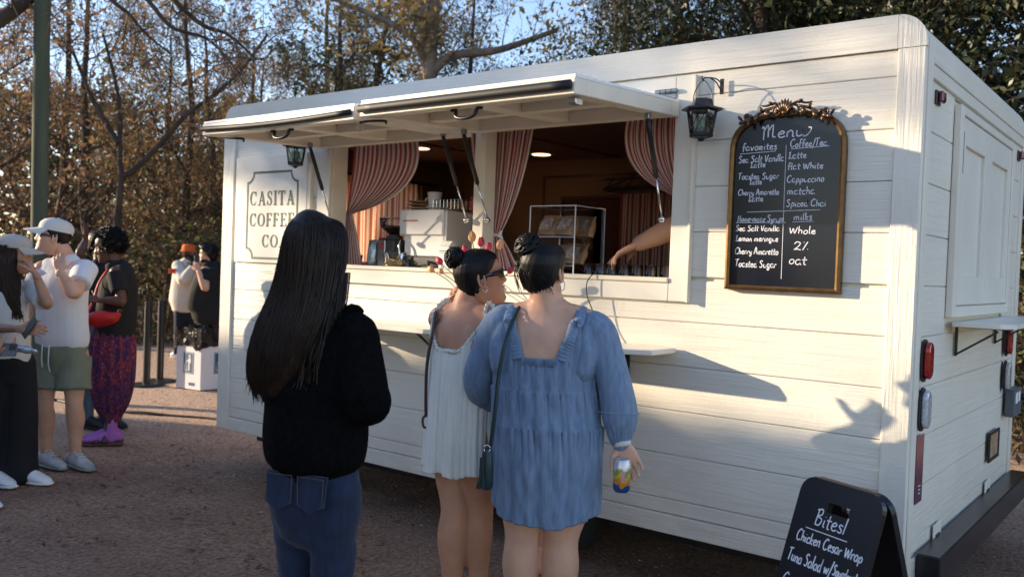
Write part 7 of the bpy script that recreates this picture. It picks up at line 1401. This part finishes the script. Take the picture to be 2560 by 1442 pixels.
def cap(mp, T, mt, brim_pitch=0.0, under=None, up=.0):
    mb = MB(); z0 = .045+up; n = 32
    prof = [(1.06, z0), (1.07, z0+.02), (1.02, z0+.045), (.80, z0+.070), (.42, z0+.084), (.05, z0+.088)]
    vs = []
    for k, z in prof:
        for i in range(n): a = 2*math.pi*i/n; vs.append(mp(.084*k*math.cos(a), -.010+.102*k*math.sin(a), z-.012*math.sin(a)*-1*0))
    mb.add(vs, [(j*n+i, j*n+(i+1) % n, (j+1)*n+(i+1) % n, (j+1)*n+i) for j in range(5) for i in range(n)]+[tuple(5*n+i for i in range(n))])
    root = part('cap', mb, mt, T, smooth=True); mb = MB(); m = 12
    top = []; bot = []
    for j in range(5):
        t = j/4
        for i in range(m+1):
            a = math.radians(25+130*i/m); r1 = np.array((.089*math.cos(a), -.010+.108*math.sin(a))); r2 = np.array((.088*math.cos(a)*.92, .055+.125*math.sin(a)-.055*(1-math.sin(a)))); q = r1*(1-t)+r2*t
            zz = z0+.004-t*.028-brim_pitch*t-.020*(abs(math.cos(a))**2)*t; top.append(mp(q[0], q[1], zz+.0025)); bot.append(mp(q[0], q[1], zz-.0025))
    N = len(top); fs = [(j*(m+1)+i, j*(m+1)+i+1, (j+1)*(m+1)+i+1, (j+1)*(m+1)+i) for j in range(4) for i in range(m)]
    mb.add(top, fs); mb.add(bot, [q[::-1] for q in fs]); mb.loft([top[4*(m+1)+i]*.5+bot[4*(m+1)+i]*.5 for i in range(m+1)], [.0035]*(m+1), n=6)
    o = part('cap_brim', mb, mt, T, smooth=True); o.parent = root; b = part('cap_button', MB().lathe(mp(0, -.01, z0+.088), [(.008, 0), (.006, .004), (0, .006)], n=10, axis=mp(0, 0, 1)-mp(0, 0, 0)), mt, T); b.parent = root
    return root
# man in white tee and sage shorts
tee = mat('white cotton tee', (.72, .72, .74), rough=.9, bump=.25, bscale=350, bdist=.0006, var=.02)
capm = mat('pale cotton cap', (.66, .62, .58), rough=.9, bump=.3, bscale=300); capg = mat('beige cotton cap', (.50, .44, .38), rough=.9, bump=.3, bscale=300)
P4 = dict(head=(-5.391, -.760, 1.588), neck=(-5.352, -.690, 1.440), shR=(-5.492, -.782, 1.372), shL=(-5.232, -.600, 1.385), elL=(-5.085, -.750, 1.215), wrL=(-5.160, -.820, 1.360), elR=(-5.595, -.805, 1.133), wrR=(-5.51, -.87, .94), chest=(-5.368, -.692, 1.27), waist=(-5.368, -.70, 1.03), pel=(-5.362, -.699, .86), hipL=(-5.275, -.640, .78), hipR=(-5.440, -.760, .78), knL=(-5.215, -.675, .455), knR=(-5.375, -.800, .445), anL=(-5.245, -.640, .085), anR=(-5.405, -.765, .075))
f4 = nrm(-FH*.93-RH*.25+UP*0); hf4 = nrm(-RH*.86-FH*.42+UP*.16); sg = mat('sage jersey shorts', (.20, .215, .15), rough=.95, var=.08, vscale=10, bump=.2, bscale=400)
T4, mp, g_, sd = figure('person in white tee, sage shorts and pale cap touching their throat', (-5.36, -.70, 0), P4, f4, hf4, SK['light'], tee, sg, rx=.185, ry=.120, armr=1.18, legr=1.08, hs=1.02, hands=[((-5.160, -.820, 1.360), nrm(V3((-5.215, -.80, 1.455))-V3((-5.160, -.820, 1.360))), FH*.6-RH*.2, -1, dict(curl=(.3, .35, .4, .5), spread=.04, tcurl=.2)), ((-5.51, -.87, .94), -UP, RH, 1)], sleeve=.62, gfold=.013, topname='tee_shirt', botname='shorts', hemz=.862, legw=(.108, .1, .1, .1), bot_to='thigh', neck_r=.062, eyes_=False)
cap(mp, T4, capm, .0); sunglasses(mp, T4, big=.95); hair_cap(mp, T4, HM['black'], .006, lambda x, y, z: hairline(x, y, z, -.06)*(1. if z < .055 else .0))
bd = mat('beard stubble', (.16, .09, .065), rough=.8, bump=.6, bscale=500)
mb = MB(); a = [g_['pel']+(0, 0, .0)-f4*-.150-sd*-.02, g_['pel']+f4*.155-sd*-.02-(0, 0, .10), g_['pel']+f4*.145-sd*-.02-(0, 0, .155)]; b_ = [g_['pel']+f4*.150+sd*-.035, g_['pel']+f4*.155+sd*-.035-(0, 0, .12), g_['pel']+f4*.140+sd*-.038-(0, 0, .185)]
mb.tube(a, .004, n=6, sub=3).tube(b_, .004, n=6, sub=3); part('drawstring', mb, M['paper'], T4, smooth=True)
trn = mat('grey white trainer', (.26, .29, .32), rough=.7, col2=(.50, .50, .50), vscale=14, bump=.3); sole = mat('grey gum sole', (.30, .29, .28), rough=.8)
shoe(T4, (-5.250, -.645, 0), RH*.80-FH*.55, trn, sole); shoe(T4, (-5.405, -.775, 0), RH*.85-FH*.50, trn, sole)
part('watch_tattoo', MB().tube([g_['elL']*.75+g_['shL']*.25+(0, -.02, -.03), g_['elL']*.8+g_['shL']*.2+(.01, -.04, -.02)], .003, n=5), M['darkplastic'], T4) if False else None
# girl with long hair and beige cap at the left edge
P5 = dict(head=(-5.170, -1.100, 1.462), neck=(-5.200, -1.125, 1.315), shR=(-5.235, -1.250, 1.240), shL=(-5.215, -.985, 1.245), elL=(-4.905, -1.010, 1.155), wrL=(-4.945, -1.065, 1.340), elR=(-5.165, -1.320, 1.000), wrR=(-4.800, -1.210, 1.015), chest=(-5.210, -1.125, 1.12), waist=(-5.190, -1.125, .95), pel=(-5.170, -1.120, .83), hipL=(-5.170, -1.050, .76), hipR=(-5.175, -1.195, .76), knL=(-5.080, -1.060, .42), knR=(-5.180, -1.190, .42), anL=(-5.055, -1.080, .07), anR=(-5.150, -1.230, .07))
f5 = nrm(RH*.93+FH*.25); hf5 = nrm(RH*.95+FH*.25-UP*.02); blk = mat('black trousers', (.010, .010, .012), rough=.9, bump=.3, bscale=300); teeb = mat('cream ribbed tee', (.66, .62, .58), rough=.9, bump=.3, bscale=250)
T5, mp, g_, sd = figure('person with very long dark hair, beige cap and black trousers at the left edge', (-5.18, -1.12, 0), P5, f5, hf5, SK['olive'], teeb, blk, rx=.145, ry=.105, armr=.95, hands=[((-4.945, -1.065, 1.340), nrm(V3((-5.015, -1.09, 1.44))-V3((-4.945, -1.065, 1.340))), -RH, 1, dict(curl=(.8, .9, 1., 1.), tcurl=.3)), ((-4.800, -1.210, 1.015), RH, -FH*-.6-UP*.3, 1, dict(curl=(1.1,)*4))], sleeve=.78, topname='tee_shirt', hemz=.80, legw=(.092, .085, .088, .105), gfold=.006)
cap(mp, T5, capg, .0)
rs = np.random.RandomState(12); hcv = V3(P5['head']); bk = -horiz(f5)
rows = [(hcv+(0, 0, .06)+bk*.02, .086, .09), (hcv+bk*.025, .088, .085), (hcv-(0, 0, .09)+bk*.030+FH*-.02, .090, .078), (hcv-(0, 0, .19)+bk*.005-FH*.045, .086, .060), (hcv-(0, 0, .28)-bk*.02-FH*.06, .070, .045), (hcv-(0, 0, .36)-bk*.045-FH*.065, .050, .032)]
ex = MB(); ex.loft([r[0] for r in rows], [(r[1], r[2]) for r in rows], side=sd, n=40, cap=True, sub=5); st = MB(); Lr = crs(np.array([r[0] for r in rows]), 4); Ra = crs(np.array([(r[1], r[2]) for r in rows]), 4)
for i in range(300):
    a = rs.uniform(0, 6.283); L = [Lr[j]+sd*math.cos(a+.05*math.sin(j+i))*Ra[j][0]*1.02+horiz(f5)*math.sin(a)*Ra[j][1]*1.02+rs.normal(size=3)*.002 for j in range(0, len(Lr), 2)]; L.append(L[-1]-(0, 0, rs.uniform(.0, .06))+rs.normal(size=3)*.008); st.tube(L, .0024, n=3, cap=False)
v = np.array(ex.v); loc = v-hcv; keep = ~((loc@hf5 > .035) & (loc[:, 2] > -.13)); v[~keep] -= np.outer((loc@hf5)[~keep]-.03, hf5)
v2 = np.array(st.v); loc = v2-hcv; k2 = (loc@hf5 > .035) & (loc[:, 2] > -.13); v2[k2] -= np.outer((loc@hf5)[k2]-.03, hf5)
o = part('hair', join([(v, ex.f), (v2, st.f)]), HM['brown'], T5, smooth=True)
shoe(T5, (-5.055, -1.075, 0), RH*.95-FH*.25, M['white'], M['white'], lace=False); shoe(T5, (-5.13, -1.235, 0), RH*.9-FH*.4, M['white'], M['white'], lace=False)
tag(part('phone', MB().box(V3((-4.735, -1.19, 1.02))-(.035, .005, .06), V3((-4.735, -1.19, 1.02))+(.035, .005, .075), .004, rot=Matrix.Rotation(.6, 3, FH.tolist())), M['darkplastic'], None), 'dark phone held in the hand of the long haired person', 'phone')
# neighbour mostly outside the frame with a grey phone
P5b = dict(head=(-4.75, -1.62, 1.50), neck=(-4.745, -1.62, 1.35), shR=(-4.90, -1.70, 1.27), shL=(-4.58, -1.60, 1.27), elL=(-4.50, -1.60, .98), wrL=(-4.465, -1.50, .900), elR=(-4.98, -1.72, .98), wrR=(-4.70, -1.60, .90), chest=(-4.74, -1.62, 1.14), waist=(-4.73, -1.62, .98), pel=(-4.72, -1.62, .86), hipL=(-4.65, -1.60, .79), hipR=(-4.80, -1.64, .79), knL=(-4.66, -1.57, .43), knR=(-4.82, -1.62, .43), anL=(-4.70, -1.56, .07), anR=(-4.85, -1.62, .07))
f5b = nrm(FH*.6+RH*.6); navy = mat('navy sweater', (.02, .03, .07), rough=.95)
T5b, mp, g_, sd = figure('person almost outside the left edge, only a hand with phone in view', (-4.73, -1.62, 0), P5b, f5b, f5b, SK['olive'], navy, blk, rx=.15, ry=.105, hands=[((-4.465, -1.50, .900), nrm(RH*.5+FH*.6+UP*.3), -RH*.6+UP*.4, 1, dict(curl=(.7, .8, .9, 1.))), ((-4.70, -1.60, .90), RH, UP, -1)], sleeve=2, topname='sweater', hemz=.84)
hair_cap(mp, T5b, HM['brown'], .014, hairline); shoe(T5b, (-4.70, -1.56, 0), RH*.95, M['white'], M['white'], lace=False); shoe(T5b, (-4.85, -1.62, 0), RH*.9, M['white'], M['white'], lace=False)
ph = thing('phone', 'grey phone with triple camera held at the left edge', 'phone', (-4.43, -1.46, .93)); c = V3((-4.445, -1.455, .932)); ax = RH; 
def slab(c, u, v, w_, h, t, mt, nm, T):
    nn_ = nrm(np.cross(u, v)); P = [(w_*a, h*b) for a, b in ((-.5, -.40), (-.46, -.5), (.46, -.5), (.5, -.40), (.5, .40), (.46, .5), (-.46, .5), (-.5, .40))]; return part(nm, MB().prism(P, c-nn_*t/2, u, v, nn_*t), mt, T)
tilt = nrm(UP*.93+FH*.3); slab(c, RH, tilt, .150, .074, .010, mat('grey phone case', (.12, .12, .13), rough=.4), 'phone_case', ph); nn_ = nrm(np.cross(RH, tilt)); nn_ = nn_ if nn_@FH < 0 else -nn_
slab(c+RH*.052+tilt*.014+nn_*.006, RH, tilt, .040, .040, .004, M['darkplastic'], 'camera_block', ph)
for a, b_ in ((-.009, .009), (-.009, -.009), (.009, 0)): part('camera_lens', MB().lathe(c+RH*(.052+a)+tilt*(.014+b_)+nn_*.008, [(.0075, 0), (.0075, .002), (.005, .0015), (0, .001)], n=12, axis=nn_), M['rubber'], ph)
v, n_, fc = remesh(MB().loft([(-4.73, -1.275, .905), (-4.70, -1.25, .903), (-4.66, -1.22, .898), (-4.63, -1.20, .894)], [(.028, .02), (.03, .022), (.026, .02), (.014, .012)], cap='round', sub=3), .004, 1); v = v+n_*(vnoise(v, 110, 3)*.005)[:, None]
tag(part('foil_wrap', (v, fc), mat('crinkled foil wrap', (.62, .66, .72), rough=.2, metal=.7, bump=.8, bscale=60), None, smooth=True), 'crumpled silver foil wrap held at waist height by the left edge', 'foil wrap')
# person in black tee and patterned harem trousers, facing left
P6 = dict(head=(-5.912, -.095, 1.545), neck=(-5.862, -.058, 1.415), shL=(-5.745, -.12, 1.350), shR=(-5.925, .06, 1.345), elL=(-5.645, -.115, 1.130), wrL=(-5.765, -.230, 1.135), elR=(-6.02, .02, 1.14), wrR=(-5.93, -.16, 1.15), chest=(-5.832, -.045, 1.225), waist=(-5.845, -.050, 1.02), pel=(-5.855, -.060, .90), hipL=(-5.80, -.11, .82), hipR=(-5.90, -.01, .82), knL=(-5.80, -.12, .49), knR=(-5.91, -.05, .48), anL=(-5.805, -.105, .11), anR=(-5.90, -.06, .11))
f6 = nrm(-RH*.88-FH*.42); hf6 = nrm(-RH*.86-FH*.42-UP*.22); bt = mat('black cotton tee', (.012, .012, .013), rough=.9, bump=.2, bscale=300)
T6, mp, g_, sd = figure('person with black afro, black tee and patterned purple trousers', (-5.85, -.07, 0), P6, f6, hf6, SK['brown'], bt, None, rx=.150, ry=.125, hands=[((-5.765, -.230, 1.135), nrm(-RH*.9+UP*.15), UP*.6-FH*.3, -1, dict(curl=(.8, .9, 1, 1))), ((-5.93, -.16, 1.15), -RH, UP, 1, dict(curl=(.8,)*4))], sleeve=.68, topname='tee_shirt', hemz=.875)
rs = np.random.RandomState(4); af = MB(); ac = V3(mp(0, -.030, .035)); 
for i in range(900):
    q = rs.normal(size=3); q /= np.linalg.norm(q); p = ac+q*(.103+.016*rs.rand()+.006*math.sin(q[0]*7+q[2]*9))
    if (p-V3(mp(0, 0, 0)))@hf6 > .055 and (p-V3(mp(0, 0, 0)))[2] < .055: continue
    if (p-V3(mp(0, 0, 0)))[2] < -.075: continue
    u = nrm(np.cross(q, rs.normal(size=3))); v = np.cross(q, u); af.tube([p-q*.012+(u*math.cos(t)+v*math.sin(t))*.009+q*t*.0035 for t in np.linspace(0, 7, 6)], .0032, n=3, cap=False)
sp_ = MB().lathe(ac-UP*.1, [(.104*math.sin(t), .1-.104*math.cos(t)) for t in np.linspace(.05, 3.09, 16)], n=28); sv = np.array(sp_.v); lo = sv-V3(mp(0, 0, 0)); k = (lo@hf6 > .050) & (lo[:, 2] < .06); sv[k] -= np.outer((lo@hf6)[k]-.045, hf6); o = part('hair', (sv, sp_.f), HM['black'], T6, smooth=True); q = part('hair_curls', af, HM['black'], T6, smooth=True); q.parent = o; q['kind'] = 'stuff'
pm = mat('printed purple cotton', (.06, .02, .10), rough=.8); n = pm.node_tree.nodes; l = pm.node_tree.links; tc = n.new('ShaderNodeTexCoord'); vo = n.new('ShaderNodeTexVoronoi'); vo.inputs['Scale'].default_value = 52; mpn = n.new('ShaderNodeMapping'); mpn.inputs['Scale'].default_value = (1, 1, .6); l.new(tc.outputs['Object'], mpn.inputs[0]); l.new(mpn.outputs[0], vo.inputs['Vector']); r1 = n.new('ShaderNodeValToRGB'); l.new(vo.outputs['Distance'], r1.inputs[0]); e = r1.color_ramp.elements
e[0].position = .0; e[0].color = (.50, .26, .10, 1); e[1].position = 1; e[1].color = (.035, .012, .075, 1)
for p_, c_ in ((.14, (.26, .05, .03)), (.26, (.05, .015, .10)), (.42, (.15, .03, .045)), (.55, (.04, .012, .08))): x_ = e.new(p_); x_.color = (*c_, 1)
wv = n.new('ShaderNodeTexNoise'); wv.inputs['Scale'].default_value = 7; l.new(mpn.outputs[0], wv.inputs['Vector']); r2 = n.new('ShaderNodeValToRGB'); l.new(wv.outputs['Fac'], r2.inputs[0]); r2.color_ramp.elements[0].position = .45; r2.color_ramp.elements[0].color = (1, 1, 1, 1); r2.color_ramp.elements[1].position = .6; r2.color_ramp.elements[1].color = (1.9, 1.15, .8, 1)
mx = n.new('ShaderNodeMix'); mx.data_type = 'RGBA'; mx.blend_type = 'MULTIPLY'; mx.inputs[0].default_value = 1; l.new(r1.outputs[0], mx.inputs[6]); l.new(r2.outputs[0], mx.inputs[7]); l.new(mx.outputs[2], n['Principled BSDF'].inputs['Base Color'])
mb = MB(); cx = V3((-5.852, -.068, 0)); mb.loft([cx+UP*.91, cx+UP*.82, cx+UP*.66, cx+UP*.48, cx+UP*.32, cx+UP*.22], [(.130, .140), (.155, .160), (.170, .168), (.168, .160), (.140, .125), (.090, .075)], side=sd, n=30, cap='round', sub=5); mb.loft([cx+sd*-.06+UP*.35, cx+sd*-.058+UP*.20], [.06, .05], cap='round').loft([cx+sd*.06+UP*.35, cx+sd*.058+UP*.20], [.06, .05], cap='round')
garment('harem_trousers', mb, .009, pm, T6, .004, 16, 2, 5, lambda v: .007*np.sin(np.arctan2((v-cx)@f6, (v-cx)@sd)*15), (1, 1, .4))
sock = mat('lilac socks', (.36, .13, .45), rough=.9, bump=.4, bscale=300); cork = mat('cork sandal sole', (.10, .05, .04), rough=.7); strp = mat('dark sandal strap', (.05, .03, .05), rough=.4)
for an, dr_ in ((V3((-5.79, -.095, 0)), nrm(-RH*.9-FH*.30)), (V3((-5.905, -.03, 0)), nrm(-RH*.9-FH*.30))):
    mb = MB(); foot(mb, an, dr_, 1.02, .028); mb.loft([an+UP*.06, an+UP*.18], [.042, .040], cap='round'); v, n_, fc = remesh(mb, .006, 3); part('sock', (v, fc), sock, T6, smooth=True); sdd = np.array((dr_[1], -dr_[0], 0)); gg = lambda a, z: np.array((an[0], an[1], z))+dr_*a
    root = part('sandal', MB().loft([gg(-.075, .016), gg(-.02, .016), gg(.06, .016), gg(.14, .016), gg(.20, .018)], [(.032, .016), (.040, .016), (.042, .016), (.050, .016), (.034, .015)], side=sdd, n=12, cap='round', sub=3), cork, T6, smooth=True)
    for a in (.045, .105): o = part('sandal_strap', MB().loft([gg(a, .02)+sdd*.050, gg(a, .085 if a < .08 else .065)+sdd*.034, gg(a, .098 if a < .08 else .078), gg(a, .085 if a < .08 else .065)-sdd*.034, gg(a, .02)-sdd*.050], [(.014, .003)], side=dr_, n=8, sub=3) if False else MB().loft([gg(a, .02)+sdd*.050, gg(a, .085 if a < .08 else .065)+sdd*.034, gg(a, .098 if a < .08 else .078), gg(a, .085 if a < .08 else .065)-sdd*.034, gg(a, .02)-sdd*.050], [(.014, .003)]*5, side=dr_, n=8, sub=3), strp, T6, smooth=True); o.parent = root; q = part('buckle', MB().box(gg(a, .086 if a < .08 else .068)+sdd*(.030 if sdd@FH < 0 else -.030)-(.008, .008, .006), gg(a, .086 if a < .08 else .068)+sdd*(.030 if sdd@FH < 0 else -.030)+(.008, .008, .008), .002), M['chrome'], T6); q.parent = root
rb_ = mat('red padded fabric', (.50, .015, .015), rough=.5, bump=.4, bscale=60); Tb = thing('belt_bag', 'bright red padded bag carried in front of the patterned trousers', 'bag', (-5.70, -.26, 1.0))
v, n_, fc = remesh(MB().loft([(-5.765, -.325, .985), (-5.70, -.27, .995), (-5.62, -.20, 1.01), (-5.585, -.175, 1.035)], [(.045, .055), (.060, .075), (.045, .060), (.02, .03)], side=RH, n=16, cap='round', sub=3), .007, 2); part('bag_body', (v, fc), rb_, Tb, smooth=True); part('bag_clip', MB().tube([(-5.585, -.18, 1.045), (-5.575, -.17, 1.075), (-5.56, -.16, 1.06)], .006, n=6), M['brass'], Tb, smooth=True); part('shoulder_strap', MB().loft([(-5.76, -.33, 1.02), (-5.80, -.26, 1.13), (-5.84, -.20, 1.26), (-5.82, -.14, 1.37)], [(.010, .003)]*4, side=RH, n=6, sub=3), rb_, Tb, smooth=True)
# companion half hidden behind the white tee
P6b = dict(head=(-6.60, .20, 1.56), neck=(-6.58, .19, 1.42), shR=(-6.585, .06, 1.36), shL=(-6.56, .34, 1.36), elR=(-6.45, -.05, 1.48), wrR=(-6.56, .05, 1.60), elL=(-6.50, .33, 1.12), wrL=(-6.40, .18, 1.02), chest=(-6.56, .18, 1.20), waist=(-6.56, .18, 1.0), pel=(-6.56, .18, .88), hipL=(-6.53, .24, .80), hipR=(-6.57, .12, .80), knL=(-6.52, .25, .44), knR=(-6.56, .11, .44), anL=(-6.54, .25, .07), anR=(-6.56, .10, .07))
f6b = nrm(RH*.8-FH*.3); T6b, mp, g_, sd = figure('person in dark top and blue jeans mostly hidden behind the white tee, arm raised', (-6.56, .18, 0), P6b, f6b, f6b, SK['brown'], bt, jeans_mat('mid blue denim', (.05, .085, .14), (.08, .13, .20)), rx=.15, ry=.11, hands=[((-6.56, .05, 1.60), UP, -RH, 1), ((-6.40, .18, 1.02), RH, -UP, 1)], topname='tee_shirt', botname='jeans', hemz=.9)
hair_cap(mp, T6b, HM['black'], .02, hairline)
for a_ in ((-6.54, .25, 0), (-6.56, .10, 0)): shoe(T6b, a_, f6b, M['rubber'], M['rubber'], lace=False)
# far pair by the path
P7 = dict(head=(-10.775, 3.660, 1.535), neck=(-10.80, 3.650, 1.400), shR=(-10.79, 3.50, 1.335), shL=(-10.87, 3.80, 1.335), elR=(-10.56, 3.45, 1.13), wrR=(-10.50, 3.56, 1.34), elL=(-10.70, 3.80, 1.13), wrL=(-10.60, 3.70, 1.30), chest=(-10.82, 3.64, 1.18), waist=(-10.82, 3.64, .97), pel=(-10.82, 3.64, .84), hipL=(-10.86, 3.72, .76), hipR=(-10.80, 3.57, .76), knL=(-10.84, 3.72, .42), knR=(-10.80, 3.55, .42), anL=(-10.86, 3.70, .07), anR=(-10.84, 3.55, .07))
f7 = nrm(RH*.96-FH*.2); fleece = mat('cream fleece sweater', (.66, .62, .54), rough=1, bump=.6, bscale=120, bdist=.004); T7, mp, g_, sd = figure('person in orange bucket hat and cream sweater by the path', (-10.82, 3.64, 0), P7, f7, f7, SK['brown'], fleece, mat('navy trousers', (.012, .018, .035), rough=.9), rx=.19, ry=.16, armr=1.3, hands=[((-10.50, 3.56, 1.34), UP*.8-RH*.3, -RH, 1), ((-10.60, 3.70, 1.30), UP, -RH, -1)], sleeve=2, topname='sweater', hemz=.80, gfold=.008, vox=.014, belly=.02)
part('sleeve_patch', MB().box(V3((-10.72, 3.385, 1.27))-(.06, .012, .035), V3((-10.72, 3.385, 1.27))+(.06, .005, .035), .004, rot=Matrix.Rotation(.66, 3, 'Z')), mat('orange patch', (.75, .09, .03), rough=.7), T7)
hb = MB(); prof = [(.125, .020), (.118, .022), (.098, .048), (.090, .10), (.072, .122), (.0, .128)]; hb.lathe(mp(0, -.008, .0), prof, n=28, axis=mp(0, 0, 1)-mp(0, 0, 0), cap=False); part('bucket_hat', hb, mat('orange bucket hat', (.72, .13, .012), rough=.8, var=.1), T7, smooth=True)
hair_cap(mp, T7, HM['black'], .005, lambda x, y, z: 1. if (z < -.04 and y > -.02) or (z < -.02 and y > .0 and abs(x) > .045) or (y < -.02 and z > -.06) else 0., name='beard')
for a_ in ((-10.86, 3.70, 0), (-10.84, 3.55, 0)): shoe(T7, a_, f7, M['white'], M['white'], lace=False)
P8 = dict(head=(-9.905, 3.390, 1.520), neck=(-9.868, 3.412, 1.375), shL=(-9.79, 3.29, 1.300), shR=(-9.93, 3.56, 1.295), elL=(-9.66, 3.22, 1.06), wrL=(-9.76, 3.17, 1.30), elR=(-10.08, 3.45, 1.04), wrR=(-10.13, 3.36, .84), chest=(-9.862, 3.41, 1.13), waist=(-9.862, 3.41, .93), pel=(-9.862, 3.41, .80), hipL=(-9.83, 3.34, .74), hipR=(-9.90, 3.48, .74), knL=(-9.84, 3.34, .41), knR=(-9.90, 3.49, .41), anL=(-9.84, 3.35, .07), anR=(-9.90, 3.50, .07))
f8 = nrm(-RH*.92-FH*.3); T8, mp, g_, sd = figure('stocky person in black tee talking on a phone behind the bin', (-9.86, 3.41, 0), P8, f8, f8, SK['light'], bt, blk, rx=.20, ry=.20, armr=1.35, hs=1.05, hands=[((-9.76, 3.17, 1.30), nrm(UP*.9-RH*.3), FH*.9, 1, dict(curl=(.8, .9, 1., 1.))), ((-10.13, 3.36, .84), -UP, FH, 1)], sleeve=.62, topname='tee_shirt', hemz=.74, belly=.04, vox=.013)
hair_cap(mp, T8, HM['black'], .040, hairline, rough=.012); hair_cap(mp, T8, HM['black'], .004, lambda x, y, z: 1. if z < -.065 and y > -.01 else 0., name='beard')
part('chest_print', MB().box(V3(P8['chest'])+f8*.222-(.05, .05, -.07), V3(P8['chest'])+f8*.222-(-.05, -.05, -.085), .002, rot=Matrix.Rotation(.66, 3, 'Z')), mat('pink print', (.55, .12, .2), rough=.7), T8) if False else None
tag(part('phone', MB().box((-9.83, 3.16, 1.38), (-9.76, 3.175, 1.51), .004, rot=Matrix.Rotation(.66, 3, 'Z')), M['darkplastic'], None), 'dark phone held to the ear of the stocky person', 'phone')
for a_ in ((-9.84, 3.35, 0), (-9.90, 3.50, 0)): shoe(T8, a_, f8, M['rubber'], M['rubber'], lace=False)
# barista reaching over the glasses from behind the right jamb
PB = dict(head=(-.70, .62, 2.03), neck=(-.72, .62, 1.88), shR=(-.86, .46, 1.835), shL=(-.80, .78, 1.82), elR=(-1.13, .30, 1.750), wrR=(-1.365, .245, 1.640), elL=(-1.13, .62, 1.80), wrL=(-1.42, .52, 1.705), chest=(-.72, .62, 1.66), waist=(-.62, .62, 1.46), pel=(-.55, .62, 1.34), hipL=(-.55, .70, 1.28), hipR=(-.55, .54, 1.28), knL=(-.55, .70, .98), knR=(-.55, .54, .98), anL=(-.55, .70, .73), anR=(-.55, .54, .73))
fb = nrm((-.95, -.15, 0)); whs = mat('white barista shirt', (.66, .64, .68), rough=.8, bump=.2); TB, mp, g_, sd = figure('barista inside the trailer, bare forearm reaching over the glasses', (-.6, .62, .66), PB, fb, nrm((-.8, -.4, -.3)), SK['light'], whs, blk, rx=.16, ry=.11, armr=1.65, hands=[((-1.365, .245, 1.640), nrm((-.72, -.22, -.42)), (-.35, -.1, -.9), -1, dict(curl=(.12, .3, .85, 1.0), spread=.16, tcurl=.15, s=1.28)), ((-1.42, .52, 1.705), (-.9, -.2, -.4), (0, 0, -1), 1, dict(curl=(.6,)*4))], sleeve=.5, vox=.007)
mb = MB().loft([g_['shL'], g_['elL'], g_['elL']*.45+g_['wrL']*.55], [.068, .062, .050], side=UP, n=16, cap=True, sub=3); garment('rolled_sleeve', mb, .008, whs, TB, .003, 30, 3)
hair_cap(mp, TB, HM['brown'], .016, hairline); o = [shoe(TB, (x_[0], x_[1], .66), fb, M['rubber'], M['rubber'], lace=False) for x_ in ()]
print('people done')
